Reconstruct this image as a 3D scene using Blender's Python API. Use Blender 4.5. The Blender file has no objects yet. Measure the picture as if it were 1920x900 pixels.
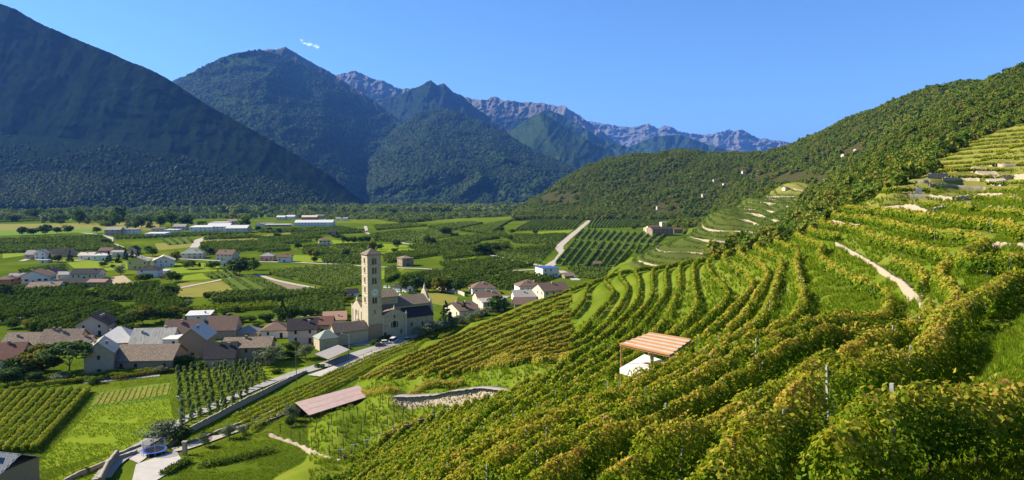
import bpy, math, random
import numpy as np
from mathutils import Vector, Matrix
R = math.radians
rng = np.random.default_rng(7)
random.seed(7)
scene = bpy.context.scene
COL = scene.collection

# ---------------------------------------------------------------- camera
F, CX, CY, CAMZ = 1300.0, 960.0, 450.0, 60.0
PITCH = math.atan(95.0 / 1300.0)
cd = bpy.data.cameras.new('camera')
cam = bpy.data.objects.new('camera', cd)
COL.objects.link(cam)
cam.location = (0, 0, CAMZ)
cam.rotation_euler = (math.pi / 2 - PITCH, 0, 0)
cd.sensor_width = 36.0
cd.lens = 36.0 * F / 1920.0
cd.clip_start = 0.3
cd.clip_end = 90000
scene.camera = cam
CP, SP = math.cos(PITCH), math.sin(PITCH)

# ---------------------------------------------------------------- light
SUN_EL, SUN_AZ = R(36), R(-78)          # azimuth measured from +Y towards +X
sdir = Vector((math.sin(SUN_AZ) * math.cos(SUN_EL), math.cos(SUN_AZ) * math.cos(SUN_EL), math.sin(SUN_EL)))
sl = bpy.data.lights.new('sun', 'SUN')
sl.energy = 5.0
sl.angle = R(0.53)
sl.color = (1.0, 0.93, 0.80)
sun = bpy.data.objects.new('sun', sl)
COL.objects.link(sun)
sun.rotation_euler = sdir.to_track_quat('Z', 'Y').to_euler()
sun.location = (-200, 100, 400)
w = bpy.data.worlds.new('World')
scene.world = w
w.use_nodes = True
nt = w.node_tree
bgn = nt.nodes['Background']
sky = nt.nodes.new('ShaderNodeTexSky')
sky.sky_type = 'NISHITA'
sky.sun_disc = False
sky.sun_elevation = SUN_EL
sky.sun_rotation = SUN_AZ
sky.altitude = 400
sky.air_density = 1.0
sky.dust_density = 0.0
sky.ozone_density = 10.0
nt.links.new(sky.outputs[0], bgn.inputs[0])
bgn.inputs[1].default_value = 0.088
scene.view_settings.view_transform = 'Standard'
scene.view_settings.look = 'None'
scene.view_settings.exposure = 1.12
scene.view_settings.gamma = 1.0
scene.cycles.max_bounces = 6
scene.cycles.diffuse_bounces = 2
scene.cycles.glossy_bounces = 2
scene.cycles.transmission_bounces = 3
scene.cycles.transparent_max_bounces = 24
scene.cycles.volume_bounces = 0
scene.cycles.use_denoising = True

# ---------------------------------------------------------------- helpers
def tag(o, label=None, cat=None, group=None, kind=None):
    if label: o['label'] = label
    if cat: o['category'] = cat
    if group: o['group'] = group
    if kind: o['kind'] = kind
    return o

def link(o, parent=None):
    COL.objects.link(o)
    if parent is not None: o.parent = parent
    return o

def empty(name, loc, rz=0.0):
    o = bpy.data.objects.new(name, None)
    o.empty_display_size = 0.3
    COL.objects.link(o)
    o.location = loc
    o.rotation_euler = (0, 0, rz)
    return o

def np_mesh(name, verts, faces, mats, fmat=None, attrs=None, smooth=False):
    """verts (n,3), faces (m,k) with one k for all -> mesh data"""
    me = bpy.data.meshes.new(name)
    verts = np.asarray(verts, np.float32); faces = np.asarray(faces, np.int32)
    n, (m, k) = len(verts), faces.shape
    me.vertices.add(n); me.vertices.foreach_set('co', verts.ravel())
    me.loops.add(m * k); me.loops.foreach_set('vertex_index', faces.ravel())
    me.polygons.add(m)
    me.polygons.foreach_set('loop_start', np.arange(0, m * k, k, dtype=np.int32))
    if fmat is not None: me.polygons.foreach_set('material_index', np.asarray(fmat, np.int32))
    if smooth: me.polygons.foreach_set('use_smooth', np.ones(m, bool))
    for mt in (mats if isinstance(mats, (list, tuple)) else [mats]): me.materials.append(mt)
    for an, (dom, arr) in (attrs or {}).items():
        a = me.attributes.new(an, 'FLOAT', dom)
        a.data.foreach_set('value', np.asarray(arr, np.float32).ravel())
    me.update(calc_edges=True)
    return me

def np_obj(name, verts, faces, mats, parent=None, **kw):
    return link(bpy.data.objects.new(name, np_mesh(name, verts, faces, mats, **kw)), parent)

class MB:
    """collects boxes, prisms and tubes, then links them as ONE mesh object"""
    def __init__(s): s.v, s.f, s.m = [], [], []
    def poly(s, pts, mi=0):
        b = len(s.v); s.v += [tuple(p) for p in pts]; s.f.append(list(range(b, b + len(pts)))); s.m.append(mi)
    def hull(s, bot, top, mi=0):
        b = len(s.v); n = len(bot)
        s.v += [tuple(p) for p in bot] + [tuple(p) for p in top]
        s.f.append([b + i for i in reversed(range(n))]); s.f.append([b + n + i for i in range(n)])
        for i in range(n):
            j = (i + 1) % n
            s.f.append([b + i, b + j, b + n + j, b + n + i])
        s.m += [mi] * (n + 2)
    def box(s, c, d, mi=0, rz=0.0):
        hx, hy, hz = d[0] / 2, d[1] / 2, d[2] / 2
        ca, sa = math.cos(rz), math.sin(rz)
        q = [(-hx, -hy), (hx, -hy), (hx, hy), (-hx, hy)]
        q = [(c[0] + x * ca - y * sa, c[1] + x * sa + y * ca) for x, y in q]
        s.hull([(x, y, c[2] - hz) for x, y in q], [(x, y, c[2] + hz) for x, y in q], mi)
    def tube(s, a, b, r0, r1=None, n=8, mi=0):
        r1 = r0 if r1 is None else r1
        a, b = Vector(a), Vector(b); d = (b - a).normalized()
        u = d.orthogonal().normalized(); v = d.cross(u)
        A = [a + (u * math.cos(t) + v * math.sin(t)) * r0 for t in [2 * math.pi * i / n for i in range(n)]]
        B = [b + (u * math.cos(t) + v * math.sin(t)) * r1 for t in [2 * math.pi * i / n for i in range(n)]]
        s.hull(A, B, mi)
    def mesh(s, name, mats):
        me = bpy.data.meshes.new(name)
        me.from_pydata(s.v, [], s.f)
        for mt in (mats if isinstance(mats, (list, tuple)) else [mats]): me.materials.append(mt)
        me.polygons.foreach_set('material_index', s.m)
        me.update()
        return me
    def build(s, name, mats, parent=None):
        return link(bpy.data.objects.new(name, s.mesh(name, mats)), parent)

# ---------------------------------------------------------------- noise
_perm = np.random.default_rng(3).random((256, 256)).astype(np.float32)
def vnoise(x, y):
    xi = np.floor(x).astype(int); yi = np.floor(y).astype(int)
    fx = x - xi; fy = y - yi
    fx = fx * fx * fx * (fx * (fx * 6 - 15) + 10); fy = fy * fy * fy * (fy * (fy * 6 - 15) + 10)
    g = lambda a, b: _perm[a & 255, b & 255]
    return (g(xi, yi) * (1 - fx) + g(xi + 1, yi) * fx) * (1 - fy) + (g(xi, yi + 1) * (1 - fx) + g(xi + 1, yi + 1) * fx) * fy
def fbm(x, y, o=5, ridged=False):
    s = 0; a = 1; t = 0
    for i in range(o):
        n = vnoise(x * 2 ** i + 17.3 * i, y * 2 ** i + 5.7 * i)
        if ridged: n = 1 - np.abs(2 * n - 1)
        s = s + a * n; t += a; a *= 0.5
    return s / t

# ---------------------------------------------------------------- photo geometry
def ray(px, py):
    a = (np.asarray(px, float) - CX) / F; b = (CY - np.asarray(py, float)) / F
    yy = CP + b * SP; zz = -SP + b * CP
    return a / yy, zz / yy                       # x and z per metre of y
def at_D(px, py, D):
    u, t = ray(px, py)
    return np.stack([u * D, np.broadcast_to(D, np.shape(u)) * 1.0, CAMZ + t * D], -1)
def to_px(x, y, z):
    zz = z - CAMZ
    d = y * CP - zz * SP
    return CX + F * x / d, CY - F * (y * SP + zz * CP) / d

# ---------------------------------------------------------------- valley floor height
def valley(x, y):
    y = np.asarray(y, float)
    d = np.maximum(0, 235 - y)
    z = 0.07 * d * d / (d + 25) - 0.0135 * np.maximum(0, y - 900) * np.clip((y - 900) / 600, 0, 1)
    return z + 0 * np.asarray(x, float)

# ---------------------------------------------------------------- vineyard spur and wooded hillside
HP = [  # px, py, distance: read off the photograph, plus hidden ground behind the crests
 (720,682,216),(800,640,244),(882,607,268),(1000,565,292),(1080,545,294),(1160,518,287),(1200,512,268),(1290,498,240),
 (1369,482,205),(1420,470,185),(1452,466,175),(1500,458,168),(1550,442,160),(1590,418,163),(1620,392,170),(1680,360,182),(1740,330,205),
 (1800,322,222),(1860,300,240),(1920,268,262),(2000,235,290),(2150,190,320),(2300,150,330),
 # contour rows
 (1391,527,154),(1409,549,136),(1387,580,117),(1324,649,89),(1240,700,76),(1160,740,69),(1060,800,59),(960,850,52),(840,900,52),
 (1160,549,241),(1135,591,198),(1107,620,177),(1062,656,155),(1000,690,138),(930,765,122),(820,815,124),(730,870,116),(700,895,107),(760,900,90),(880,860,75),(900,800,95),
 (882,630,236),(882,660,200),(882,685,173),(882,705,159),(882,738,149),(800,665,212),(800,690,182),(800,710,163),(800,745,156),(730,700,192),(730,715,177),(740,742,161),(760,752,162),(950,585,277),(950,610,237),(950,640,196),(950,665,168),(950,690,145),(955,730,137),(1000,620,206),(1080,600,200),
 (700,835,138),(780,790,146),(650,870,128),(630,800,148),(690,765,166),(630,765,172),
 (1300,560,155),(1240,560,185),(1240,620,130),(1200,600,160),(1150,660,125),
 (1100,900,28.6),(960,900,36),(1315,890,23),(1445,815,26.8),(1580,735,33),(1480,880,19.3),(1700,750,25.7),(1560,800,22),
 (1565,458,151),(1650,510,100),(1720,560,76),(1730,640,55),(1480,560,97),(1480,640,65),(1400,690,52),(1550,650,52),(1600,560,84),(1500,500,128),
 (1640,480,110),(1560,425,166),(1700,470,104),(1790,520,64),(1850,580,47),(1756,662,33),(1900,700,24),(1820,700,28),(1900,600,38),
 (1600,402,168),(1740,435,112),(1850,478,82),(1920,510,66),(1920,455,78),(1900,390,118),(1800,398,138),(1700,400,150),
 (1700,385,172),(1800,362,188),(1900,345,200),(1800,338,212),(1900,312,226),(2050,330,180),(2050,430,90),(2100,560,50),(2200,420,80),(2300,300,190),
 # nearest ground
 (1800,1000,10.5),(1650,1100,8.5),(1300,1100,12),(1100,1100,15),(900,1100,19),(1960,900,14),(2100,800,17),(2300,700,20),(700,1100,27),(500,1100,55),(400,1000,85),
 (1500,1700,3.2),(960,1900,3.2),(2200,1400,3.4),(640,1900,3.4),(400,1900,3.4),(400,1300,20),(2300,950,8),
 # hidden ground behind the spur
 (800,668,272),(882,640,300),(1000,590,345),(1080,572,360),(1160,560,370),(1250,530,350),(1369,512,300),(1452,492,260),(1550,466,250),(1620,418,250),(1680,382,260),
 (1740,345,270),(1800,333,280),(1860,310,300),(1920,285,310),(650,715,222),(600,745,205),
 (600,700,236),(700,690,240),(560,660,270),(700,620,320),(850,590,360),(1000,560,410),(1080,545,440),(600,560,420),(800,540,480),(600,470,700),(850,470,720),(1000,480,680),(1100,480,660),
 (600,430,1100),(850,430,1100),(1000,430,1100),(1150,430,1100),(600,410,1600),(800,408,1700),(900,407,1800),(1200,432,1080),(600,402,2500),(800,402,2500),(900,402,2600),
 # terraced hill
 (1187,492,503),(1233,463,560),(1300,437,640),(1340,408,720),(1390,385,790),(1440,363,850),(1500,346,905),(1556,337,950),
 (1175,492,600),(1233,472,660),(1300,449,780),(1340,420,860),(1390,397,960),(1440,374,1010),
 (1290,475,510),(1350,482,472),(1300,456,560),(1360,436,590),(1420,456,522),(1400,418,640),(1450,412,580),(1470,385,690),(1500,370,760),(1260,503,450),(1330,503,420),(1400,488,380),(1400,472,440),
 # near wood
 (1430,470,345),(1490,440,330),(1540,405,335),(1600,372,330),(1650,345,350),(1700,312,395),(1560,350,560),(1510,392,500),(1640,300,600),(1700,262,660),(1760,232,690),(1850,240,470),(1920,205,520),(1920,165,720),(1800,275,400),(1870,270,360),
 (2050,150,620),(2200,110,640),(1780,200,1000),
 # far wooded hill
 (1340,430,1250),(1400,395,1250),(1460,372,1200),(1520,350,1150),
 (1920,137,1050),(1800,166,1280),(1704,188,1420),(1624,220,1600),(1560,244,1700),(1496,276,1900),(1447,287,2100),(1366,293,2300),(1272,290,2400),(1204,297,2450),(1110,313,2400),(1063,341,2350),(997,382,2250),(950,403,2200),
 (990,402,1850),(1100,403,1680),(1200,403,1640),(1330,402,1560),(1240,440,960),(1290,420,1150),
 (1200,350,2000),(1300,350,1850),(1400,340,1560),(1450,320,1650),(1300,380,1650),(1500,312,1420),(1550,300,1320),(1600,280,1200),(1100,370,2000),(1650,250,1250),(1050,385,2000),
 (1920,165,1500),(1704,215,1950),(1560,270,2350),(1447,305,2800),(1272,310,3200),(1110,340,3200),(997,400,3000),(2050,70,1100),(2300,20,1100),(2300,40,1700),
]
for _px, _py in ((400,790),(470,760),(400,860),(500,800),(560,770),(480,860),(480,900),(560,850),(400,900),(590,735),(520,720),(400,720)):
    _u0, _t0 = ray(_px, _py)
    _D0 = np.linspace(20, 600, 4000)
    _D0 = float(_D0[np.argmax(CAMZ + _t0 * _D0 < valley(0, _D0))])
    HP.append((_px, _py + 9, _D0))
HP += [(600,880,122),(560,900,113),(600,980,92),(480,1000,82),(420,1150,55)]
for _x, _y, _z in ((15,5,57.3),(32,11,57.8),(52,22,58.3),(85,40,60),(125,66,64),(200,105,72),(320,170,86),(6.5,3,56.9)):
    _px, _py = CX + F * (_x / _y) / (CP - (_z - CAMZ) / _y * SP), CY - F * (SP + (_z - CAMZ) / _y * CP) / (CP - (_z - CAMZ) / _y * SP)
    HP.append((_px, _py, _y))
HPA = np.array(HP, float)
_u, _t = ray(HPA[:, 0], HPA[:, 1])
_v = np.log(HPA[:, 2])
_P = np.stack([_u * 3.0, _v], -1)
def _k(r2): return 0.5 * r2 * np.log(np.maximum(r2, 1e-12))
_n = len(_P)
_A = np.zeros((_n + 3, _n + 3))
_A[:_n, :_n] = _k(((_P[:, None] - _P[None]) ** 2).sum(-1)) + np.eye(_n) * 4e-4
_A[:_n, _n] = 1; _A[:_n, _n + 1:] = _P; _A[_n, :_n] = 1; _A[_n + 1:, :_n] = _P.T
_w = np.linalg.solve(_A, np.concatenate([_t, np.zeros(3)]))
def hill_t(u, v):
    q = np.stack([u * 3.0, v], -1)
    out = np.empty(len(q))
    for i in range(0, len(q), 20000):
        s = q[i:i + 20000]
        out[i:i + 20000] = _k(((s[:, None] - _P[None]) ** 2).sum(-1)) @ _w[:_n] + _w[_n] + s @ _w[_n + 1:]
    return out
NU, NV = 800, 500
UG = np.linspace(-0.46, 2.40, NU)
VG = np.linspace(math.log(3.0), math.log(3400.0), NV)
_uu, _vv = np.meshgrid(UG, VG, indexing='ij')
HT = hill_t(_uu.ravel(), _vv.ravel()).reshape(NU, NV)
HD = np.exp(_vv)
HX = _uu * HD
HZ = CAMZ + HT * HD
def grid_lookup(G, x, y):
    x = np.asarray(x, float); y = np.maximum(np.asarray(y, float), 3.01)
    fu = np.clip((x / y - UG[0]) / (UG[1] - UG[0]), 0, NU - 1.001); fv = np.clip((np.log(y) - VG[0]) / (VG[1] - VG[0]), 0, NV - 1.001)
    i = fu.astype(int); j = fv.astype(int); a = fu - i; b = fv - j
    return (G[i, j] * (1 - a) + G[i + 1, j] * a) * (1 - b) + (G[i, j + 1] * (1 - a) + G[i + 1, j + 1] * a) * b
def hill0(x, y): return grid_lookup(HZ, x, y)
def hit(px, py, fn, d0=4.0, d1=3300.0, n=2500, skip=0.0):
    """distance at which the sight line through a pixel first meets the ground fn"""
    u, t = ray(px, py)
    D = np.exp(np.linspace(math.log(max(d0, skip)), math.log(d1), n))
    g = CAMZ + t * D - fn(u * D, D)
    k = np.argmax(g < 0)
    if g[k] >= 0: return d1
    if k == 0: return D[0]
    f = g[k - 1] / (g[k - 1] - g[k])
    return D[k - 1] + f * (D[k] - D[k - 1])
def ground0(x, y): return np.maximum(hill0(x, y), valley(x, y))
# ---------------------------------------------------------------- materials
def new_mat(name):
    m = bpy.data.materials.new(name); m.use_nodes = True
    nt = m.node_tree
    return m, nt, nt.nodes['Principled BSDF'], nt.nodes['Material Output']
def ramp(nt, stops, fac):
    r = nt.nodes.new('ShaderNodeValToRGB')
    e = r.color_ramp.elements
    while len(e) < len(stops): e.new(0.5)
    for q, (p, c) in zip(e, stops): q.position = p; q.color = (*c, 1)
    nt.links.new(fac, r.inputs[0])
    return r.outputs[0]
def noise(nt, scale, vec=None, detail=5, rough=0.6, dist=0.0):
    n = nt.nodes.new('ShaderNodeTexNoise')
    n.inputs['Scale'].default_value = scale; n.inputs['Detail'].default_value = detail
    n.inputs['Roughness'].default_value = rough; n.inputs['Distortion'].default_value = dist
    if vec is not None: nt.links.new(vec, n.inputs['Vector'])
    return n.outputs['Fac']
def mix(nt, fac, a, b, mode='MIX'):
    x = nt.nodes.new('ShaderNodeMix'); x.data_type = 'RGBA'; x.blend_type = mode
    for s, v in ((x.inputs[0], fac), (x.inputs[6], a), (x.inputs[7], b)):
        if hasattr(v, 'is_linked'): nt.links.new(v, s)
        elif isinstance(v, (int, float)): s.default_value = v
        else: s.default_value = (*v, 1)
    return x.outputs[2]
def math_n(nt, op, a, b=0.5, clamp=False):
    x = nt.nodes.new('ShaderNodeMath'); x.operation = op; x.use_clamp = clamp
    for s, v in zip(x.inputs, (a, b)):
        if hasattr(v, 'is_linked'): nt.links.new(v, s)
        else: s.default_value = v
    return x.outputs[0]
def bump(nt, bsdf, h, strength, dist):
    b = nt.nodes.new('ShaderNodeBump'); b.inputs['Strength'].default_value = strength; b.inputs['Distance'].default_value = dist
    nt.links.new(h, b.inputs['Height']); nt.links.new(b.outputs[0], bsdf.inputs['Normal'])
def coords(nt, world=False, scale=None):
    if world: v = nt.nodes.new('ShaderNodeNewGeometry').outputs['Position']
    else: v = nt.nodes.new('ShaderNodeTexCoord').outputs['Object']
    if scale:
        mp = nt.nodes.new('ShaderNodeMapping'); mp.inputs['Scale'].default_value = scale
        nt.links.new(v, mp.inputs[0]); v = mp.outputs[0]
    return v
def attr(nt, name):
    a = nt.nodes.new('ShaderNodeAttribute'); a.attribute_name = name
    return a.outputs['Fac']
def surf(name, stops, scale, rough=0.9, bscale=None, bstr=0.3, bdist=0.02, world=False, stretch=None, rnd=0.0, detail=6, spec=0.06, metal=0.0):
    """a surface whose colour wanders through stops by noise, with fine relief"""
    m, nt, b, out = new_mat(name)
    v = coords(nt, world, stretch)
    f = noise(nt, scale, v, detail, 0.62)
    f = math_n(nt, 'MULTIPLY_ADD', f, 1.7); nt.nodes[-1].inputs[2].default_value = -0.35
    if rnd:
        oi = nt.nodes.new('ShaderNodeObjectInfo').outputs['Random']
        f = math_n(nt, 'ADD', f, math_n(nt, 'MULTIPLY', math_n(nt, 'SUBTRACT', oi, 0.5), rnd))
    n = len(stops)
    c = ramp(nt, [(i / max(1, n - 1), s) for i, s in enumerate(stops)], f)
    nt.links.new(c, b.inputs['Base Color'])
    b.inputs['Roughness'].default_value = rough; b.inputs['Specular IOR Level'].default_value = spec; b.inputs['Metallic'].default_value = metal
    if bscale: bump(nt, b, noise(nt, bscale, v, 4), bstr, bdist)
    return m
def leaf_mat(name, stops, transl=0.35, rnd=0.25, tcol=None):
    """leaves: colour by each leaf's own tint; thin, so some light comes through"""
    m, nt, b, out = new_mat(name)
    f = attr(nt, 'tint')
    if rnd:
        oi = nt.nodes.new('ShaderNodeObjectInfo').outputs['Random']
        f = math_n(nt, 'ADD', f, math_n(nt, 'MULTIPLY', math_n(nt, 'SUBTRACT', oi, 0.5), rnd), True)
    n = len(stops)
    c = ramp(nt, [(i / (n - 1), s) for i, s in enumerate(stops)], f)
    nt.links.new(c, b.inputs['Base Color']); b.inputs['Roughness'].default_value = 0.8; b.inputs['Specular IOR Level'].default_value = 0.06
    t = nt.nodes.new('ShaderNodeBsdfTranslucent'); nt.links.new(mix(nt, 1.0, c, (1.0, 1.0, 0.45), 'MULTIPLY'), t.inputs[0])
    ms = nt.nodes.new('ShaderNodeMixShader'); ms.inputs[0].default_value = transl
    nt.links.new(b.outputs[0], ms.inputs[1]); nt.links.new(t.outputs[0], ms.inputs[2]); nt.links.new(ms.outputs[0], out.inputs[0])
    return m

M = {}
M['bark'] = surf('bark', [(0.05, 0.035, 0.025), (0.13, 0.10, 0.07)], 6, bscale=20)
M['leaf_green'] = leaf_mat('leaf_green', [(0.035, 0.065, 0.010), (0.070, 0.120, 0.014), (0.125, 0.175, 0.020)])
M['leaf_dark'] = leaf_mat('leaf_dark', [(0.024, 0.052, 0.012), (0.046, 0.085, 0.016), (0.080, 0.125, 0.022)], 0.2)
M['leaf_yellow'] = leaf_mat('leaf_yellow', [(0.06, 0.080, 0.012), (0.14, 0.145, 0.018), (0.23, 0.20, 0.025)])
M['leaf_olive'] = leaf_mat('leaf_olive', [(0.09, 0.12, 0.05), (0.17, 0.20, 0.10), (0.27, 0.30, 0.17)], 0.2)
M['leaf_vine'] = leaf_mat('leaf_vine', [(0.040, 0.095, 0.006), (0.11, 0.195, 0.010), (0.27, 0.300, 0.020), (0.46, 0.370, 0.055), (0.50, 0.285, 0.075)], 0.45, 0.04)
M['leaf_wood'] = leaf_mat('leaf_wood', [(0.050, 0.090, 0.012), (0.105, 0.165, 0.018), (0.17, 0.215, 0.026), (0.25, 0.20, 0.038)], 0.3, 0.6)
M['leaf_wood_far'] = leaf_mat('leaf_wood_far', [(0.018, 0.034, 0.008), (0.034, 0.058, 0.011), (0.062, 0.088, 0.016)], 0.25, 0.6)
M['leaf_spindle'] = leaf_mat('leaf_spindle', [(0.11, 0.17, 0.045), (0.20, 0.27, 0.08), (0.31, 0.36, 0.14)], 0.35, 0.2)
M['leaf_grove'] = leaf_mat('leaf_grove', [(0.10, 0.145, 0.03), (0.17, 0.22, 0.045), (0.24, 0.27, 0.07)], 0.3, 0.5)
M['leaf_orchard'] = leaf_mat('leaf_orchard', [(0.072, 0.110, 0.018), (0.120, 0.175, 0.028), (0.19, 0.235, 0.042)], 0.35, 0.1)
M['leaf_vineyard_pale'] = leaf_mat('leaf_vineyard_pale', [(0.09, 0.15, 0.012), (0.19, 0.25, 0.016), (0.32, 0.32, 0.03)], 0.4, 0.1)

# ---------------------------------------------------------------- mountains
def interp_line(L, px):
    L = np.array(sorted(L), float)
    return np.interp(px, L[:, 0], L[:, 1]), np.interp(px, L[:, 0], L[:, 2])
def mountain(name, lines, ncol, nrow, mat, rad=0.05, fu=60.0, fv=5.0, shear=0.5, fine=0.5, jag=1.0, seed=0.0, stuff=None):
    """a hillside lofted from its foot to its ridge; ravines run down it; behind the ridge it falls away"""
    p0 = min(min(q[0] for q in L) for L in lines); p1 = max(max(q[0] for q in L) for L in lines)
    px = np.linspace(p0, p1, ncol)
    PY, DD = zip(*[interp_line(L, px) for L in lines])
    PY = np.array(PY); DD = np.array(DD); k = len(lines)
    s = np.linspace(0, k - 1, nrow)
    i = np.minimum(s.astype(int), k - 2); f = (s - i)[:, None]
    py = PY[i] * (1 - f) + PY[i + 1] * f; D = DD[i] * (1 - f) + DD[i + 1] * f
    e = (s / (k - 1))[:, None] + 0 * py                       # 0 foot .. 1 ridge
    U = px[None] / F + 0 * py
    V = (CY - py) / F
    q1 = fbm(fu * (U + shear * V) * 0.25 + seed, fv * V * 2 + seed, 3)
    q2 = fbm(fu * U * 0.4 + 50 + seed, fv * V * 3 + seed, 3)
    rv = fbm(fu * (U + shear * V) + 2.0 * q1 + seed, 1.3 * fv * V + 2.0 * q2 + seed, 5, True)
    rv = 0.6 * rv + 0.4 * fbm(fu * 1.3 * (U - 0.7 * shear * V) + q1 + seed + 9, fv * V + seed, 5, True)
    rv2 = fbm(fu * 3.1 * (U - 0.6 * shear * V) + 1.5 * q2 + seed, fv * 5 * V + 1.5 * q1 + 2 * seed, 4, True)
    fn = fbm(170 * U + seed, 170 * V, 3)
    env = np.minimum(1, 6 * e) * 0.9 + 0.1
    D = D * (1 - rad * 0.8 * env * (rv - 0.5) - rad * 0.22 * env * (rv2 - 0.5) - rad * 0.10 * fine * env * (fn - 0.5))
    jg = (fbm(px * 0.055 + seed, px * 0 + seed, 4) - 0.5) * 2.4 + (fbm(px * 0.32 + seed, px * 0 + 9, 3) - 0.5) * 2.0
    py = py + jag * jg[None] * np.clip((e - 0.6) / 0.4, 0, 1)
    u, t = ray(np.broadcast_to(px[None], py.shape), py)
    P = np.stack([u * D, D, CAMZ + t * D], -1)
    # the far side
    b1 = P[-1] * [1.10, 1.10, 1]; b1[:, 2] = P[-1, :, 2] * 0.75
    b2 = P[-1] * [1.30, 1.30, 1]; b2[:, 2] = -60
    P = np.concatenate([P, b1[None], b2[None]])
    nr = len(P)
    idx = np.arange(nr * ncol).reshape(nr, ncol)
    faces = np.stack([idx[:-1, :-1], idx[:-1, 1:], idx[1:, 1:], idx[1:, :-1]], -1).reshape(-1, 4)
    el = np.concatenate([e, np.ones((2, ncol))])
    o = np_obj(name, P.reshape(-1, 3), faces, mat, attrs={'height': ('POINT', el.ravel())}, smooth=True)
    tag(o, kind='structure')
    return o, P[:-2]

def mountain_mat(name, forest, meadow, rock=None, rock_from=2.0, s=1.0, rock2=(0.30, 0.22, 0.16), bs=1.0):
    m, nt, b, out = new_mat(name)
    v = coords(nt, True)
    fine = noise(nt, 0.022 * s, v, 6, 0.75)
    big = noise(nt, 0.0022 * s, v, 5, 0.6)
    c = ramp(nt, [(0.30, forest[0]), (0.52, forest[1]), (0.70, forest[2])], fine)
    c = mix(nt, math_n(nt, 'MULTIPLY', math_n(nt, 'SUBTRACT', big, 0.42, True), 2.6, True), c, meadow)
    if rock:
        h = attr(nt, 'height')
        h = math_n(nt, 'ADD', h, math_n(nt, 'MULTIPLY', math_n(nt, 'SUBTRACT', noise(nt, 0.006 * s, v, 6, 0.7), 0.5), 0.9))
        g = math_n(nt, 'MULTIPLY', math_n(nt, 'SUBTRACT', h, rock_from), 5.0, True)
        rc = mix(nt, noise(nt, 0.012 * s, v, 8, 0.75), rock, rock2)
        c = mix(nt, g, c, rc)
    nt.links.new(c, b.inputs['Base Color']); b.inputs['Roughness'].default_value = 1.0; b.inputs['Specular IOR Level'].default_value = 0.0
    bump(nt, b, fine, bs, 26.0 / s)
    return m
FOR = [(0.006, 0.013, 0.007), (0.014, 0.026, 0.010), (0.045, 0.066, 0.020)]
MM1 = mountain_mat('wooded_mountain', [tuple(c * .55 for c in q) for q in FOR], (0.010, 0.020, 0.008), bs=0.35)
FOR2 = [(0.008, 0.018, 0.007), (0.024, 0.046, 0.011), (0.075, 0.105, 0.020)]
MM2 = mountain_mat('wooded_mountain_far', FOR2, (0.045, 0.072, 0.018), (0.13, 0.075, 0.045), 1.10, 0.7)
MM3 = mountain_mat('rocky_mountain', FOR, (0.035, 0.05, 0.02), (0.10, 0.092, 0.085), 0.62, 0.55, (0.170, 0.158, 0.135))
MM4 = mountain_mat('bare_rock_mountain', FOR, (0.05, 0.06, 0.03), (0.12, 0.112, 0.105), 0.22, 0.4, (0.205, 0.192, 0.165))

FOOT = 387
m1_ridge = [(-420, -60, 5035), (-150, -20, 4684), (0, 7, 4489), (27, 16, 4454), (71, 42, 4397), (133, 69, 4316), (204, 98, 4224), (249, 118, 4166), (284, 131, 4120), (320, 151, 4073), (382, 193, 3993), (444, 227, 3912), (507, 262, 3830), (569, 298, 3750), (622, 331, 3681), (684, 382, 3600), (700, 392, 3579)]
m1_mid = [(-420, 230, 4278), (0, 250, 3921), (150, 262, 3794), (300, 280, 3666), (450, 312, 3539), (569, 350, 3438), (640, 374, 3377), (700, 394, 3326)]
m1_low = [(-420, 345, 2926), (0, 350, 2863), (200, 352, 2833), (400, 362, 2962), (569, 376, 3139), (640, 386, 3214), (700, 397, 3258)]
m1_foot = [(-420,392,2450),(0,391,2450),(300,390,2500),(500,391,2650),(640,393,3000),(700,399,3230)]
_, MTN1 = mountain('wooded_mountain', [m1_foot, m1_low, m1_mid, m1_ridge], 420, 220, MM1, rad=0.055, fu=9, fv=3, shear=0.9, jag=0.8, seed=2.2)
m2_ridge = [(250,200,7800),(320,166,7800),(347,143,7900),(378,127,7900),(413,109,7900),(444,99,8000),(471,95,8100),(493,94,8300),(520,103,8500),(556,118,8600),(604,140,8700),(640,163,8700),(700,199,8600),(740,224,8400),(790,262,7600),(850,320,6900),(900,398,6300)]
m2_mid = [(250,290,5900),(380,230,6000),(500,215,6100),(600,240,6300),(690,290,6600),(740,300,6900),(800,330,6500),(900,399,6200)]
m2_low = [(250,380,4700),(450,340,4700),(560,330,4800),(650,345,5200),(700,360,5600),(760,370,5900),(900,400,6100)]
m2_foot = [(250,400,4300),(450,398,4300),(650,396,4700),(760,396,5500),(900,401,6000)]
_, MTN2 = mountain('wooded_peak', [m2_foot, m2_low, m2_mid, m2_ridge], 420, 230, MM2, rad=0.10, fu=10, fv=8, shear=0.5, jag=0.7, seed=5.1)
m2b_ridge = [(440,120,10500),(480,100,10300),(493,95,10200),(504,92,10100),(518,93,10100),(528,90,10000),(536,88,10000),(545,94,10000),(556,100,10000),(573,111,10000),(604,127,10000),(631,142,9900),(667,167,9800),(700,187,9700),(740,218,9500),(800,260,9200)]
m2b_foot = [(440,200,9000),(540,180,9000),(640,200,9000),(740,250,8900),(800,300,8800)]
mountain('summit_ridge', [m2b_foot, m2b_ridge], 260, 60, mountain_mat('summit_ridge', FOR, (0.03, 0.045, 0.018), (0.13, 0.08, 0.05), 0.85, 0.5, (0.20, 0.13, 0.08)), rad=0.05, fu=40, fv=10, shear=0.8, jag=0.9, seed=1.3)
m0_ridge = [(300,170,11500),(325,151,11500),(340,144,11500),(365,142,11500),(400,160,11500)]
mountain('back_ridge', [[(300,230,10500),(400,230,10500)], m0_ridge], 60, 20, MM2, rad=0.04, fu=30, fv=6, jag=0.5)
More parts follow.
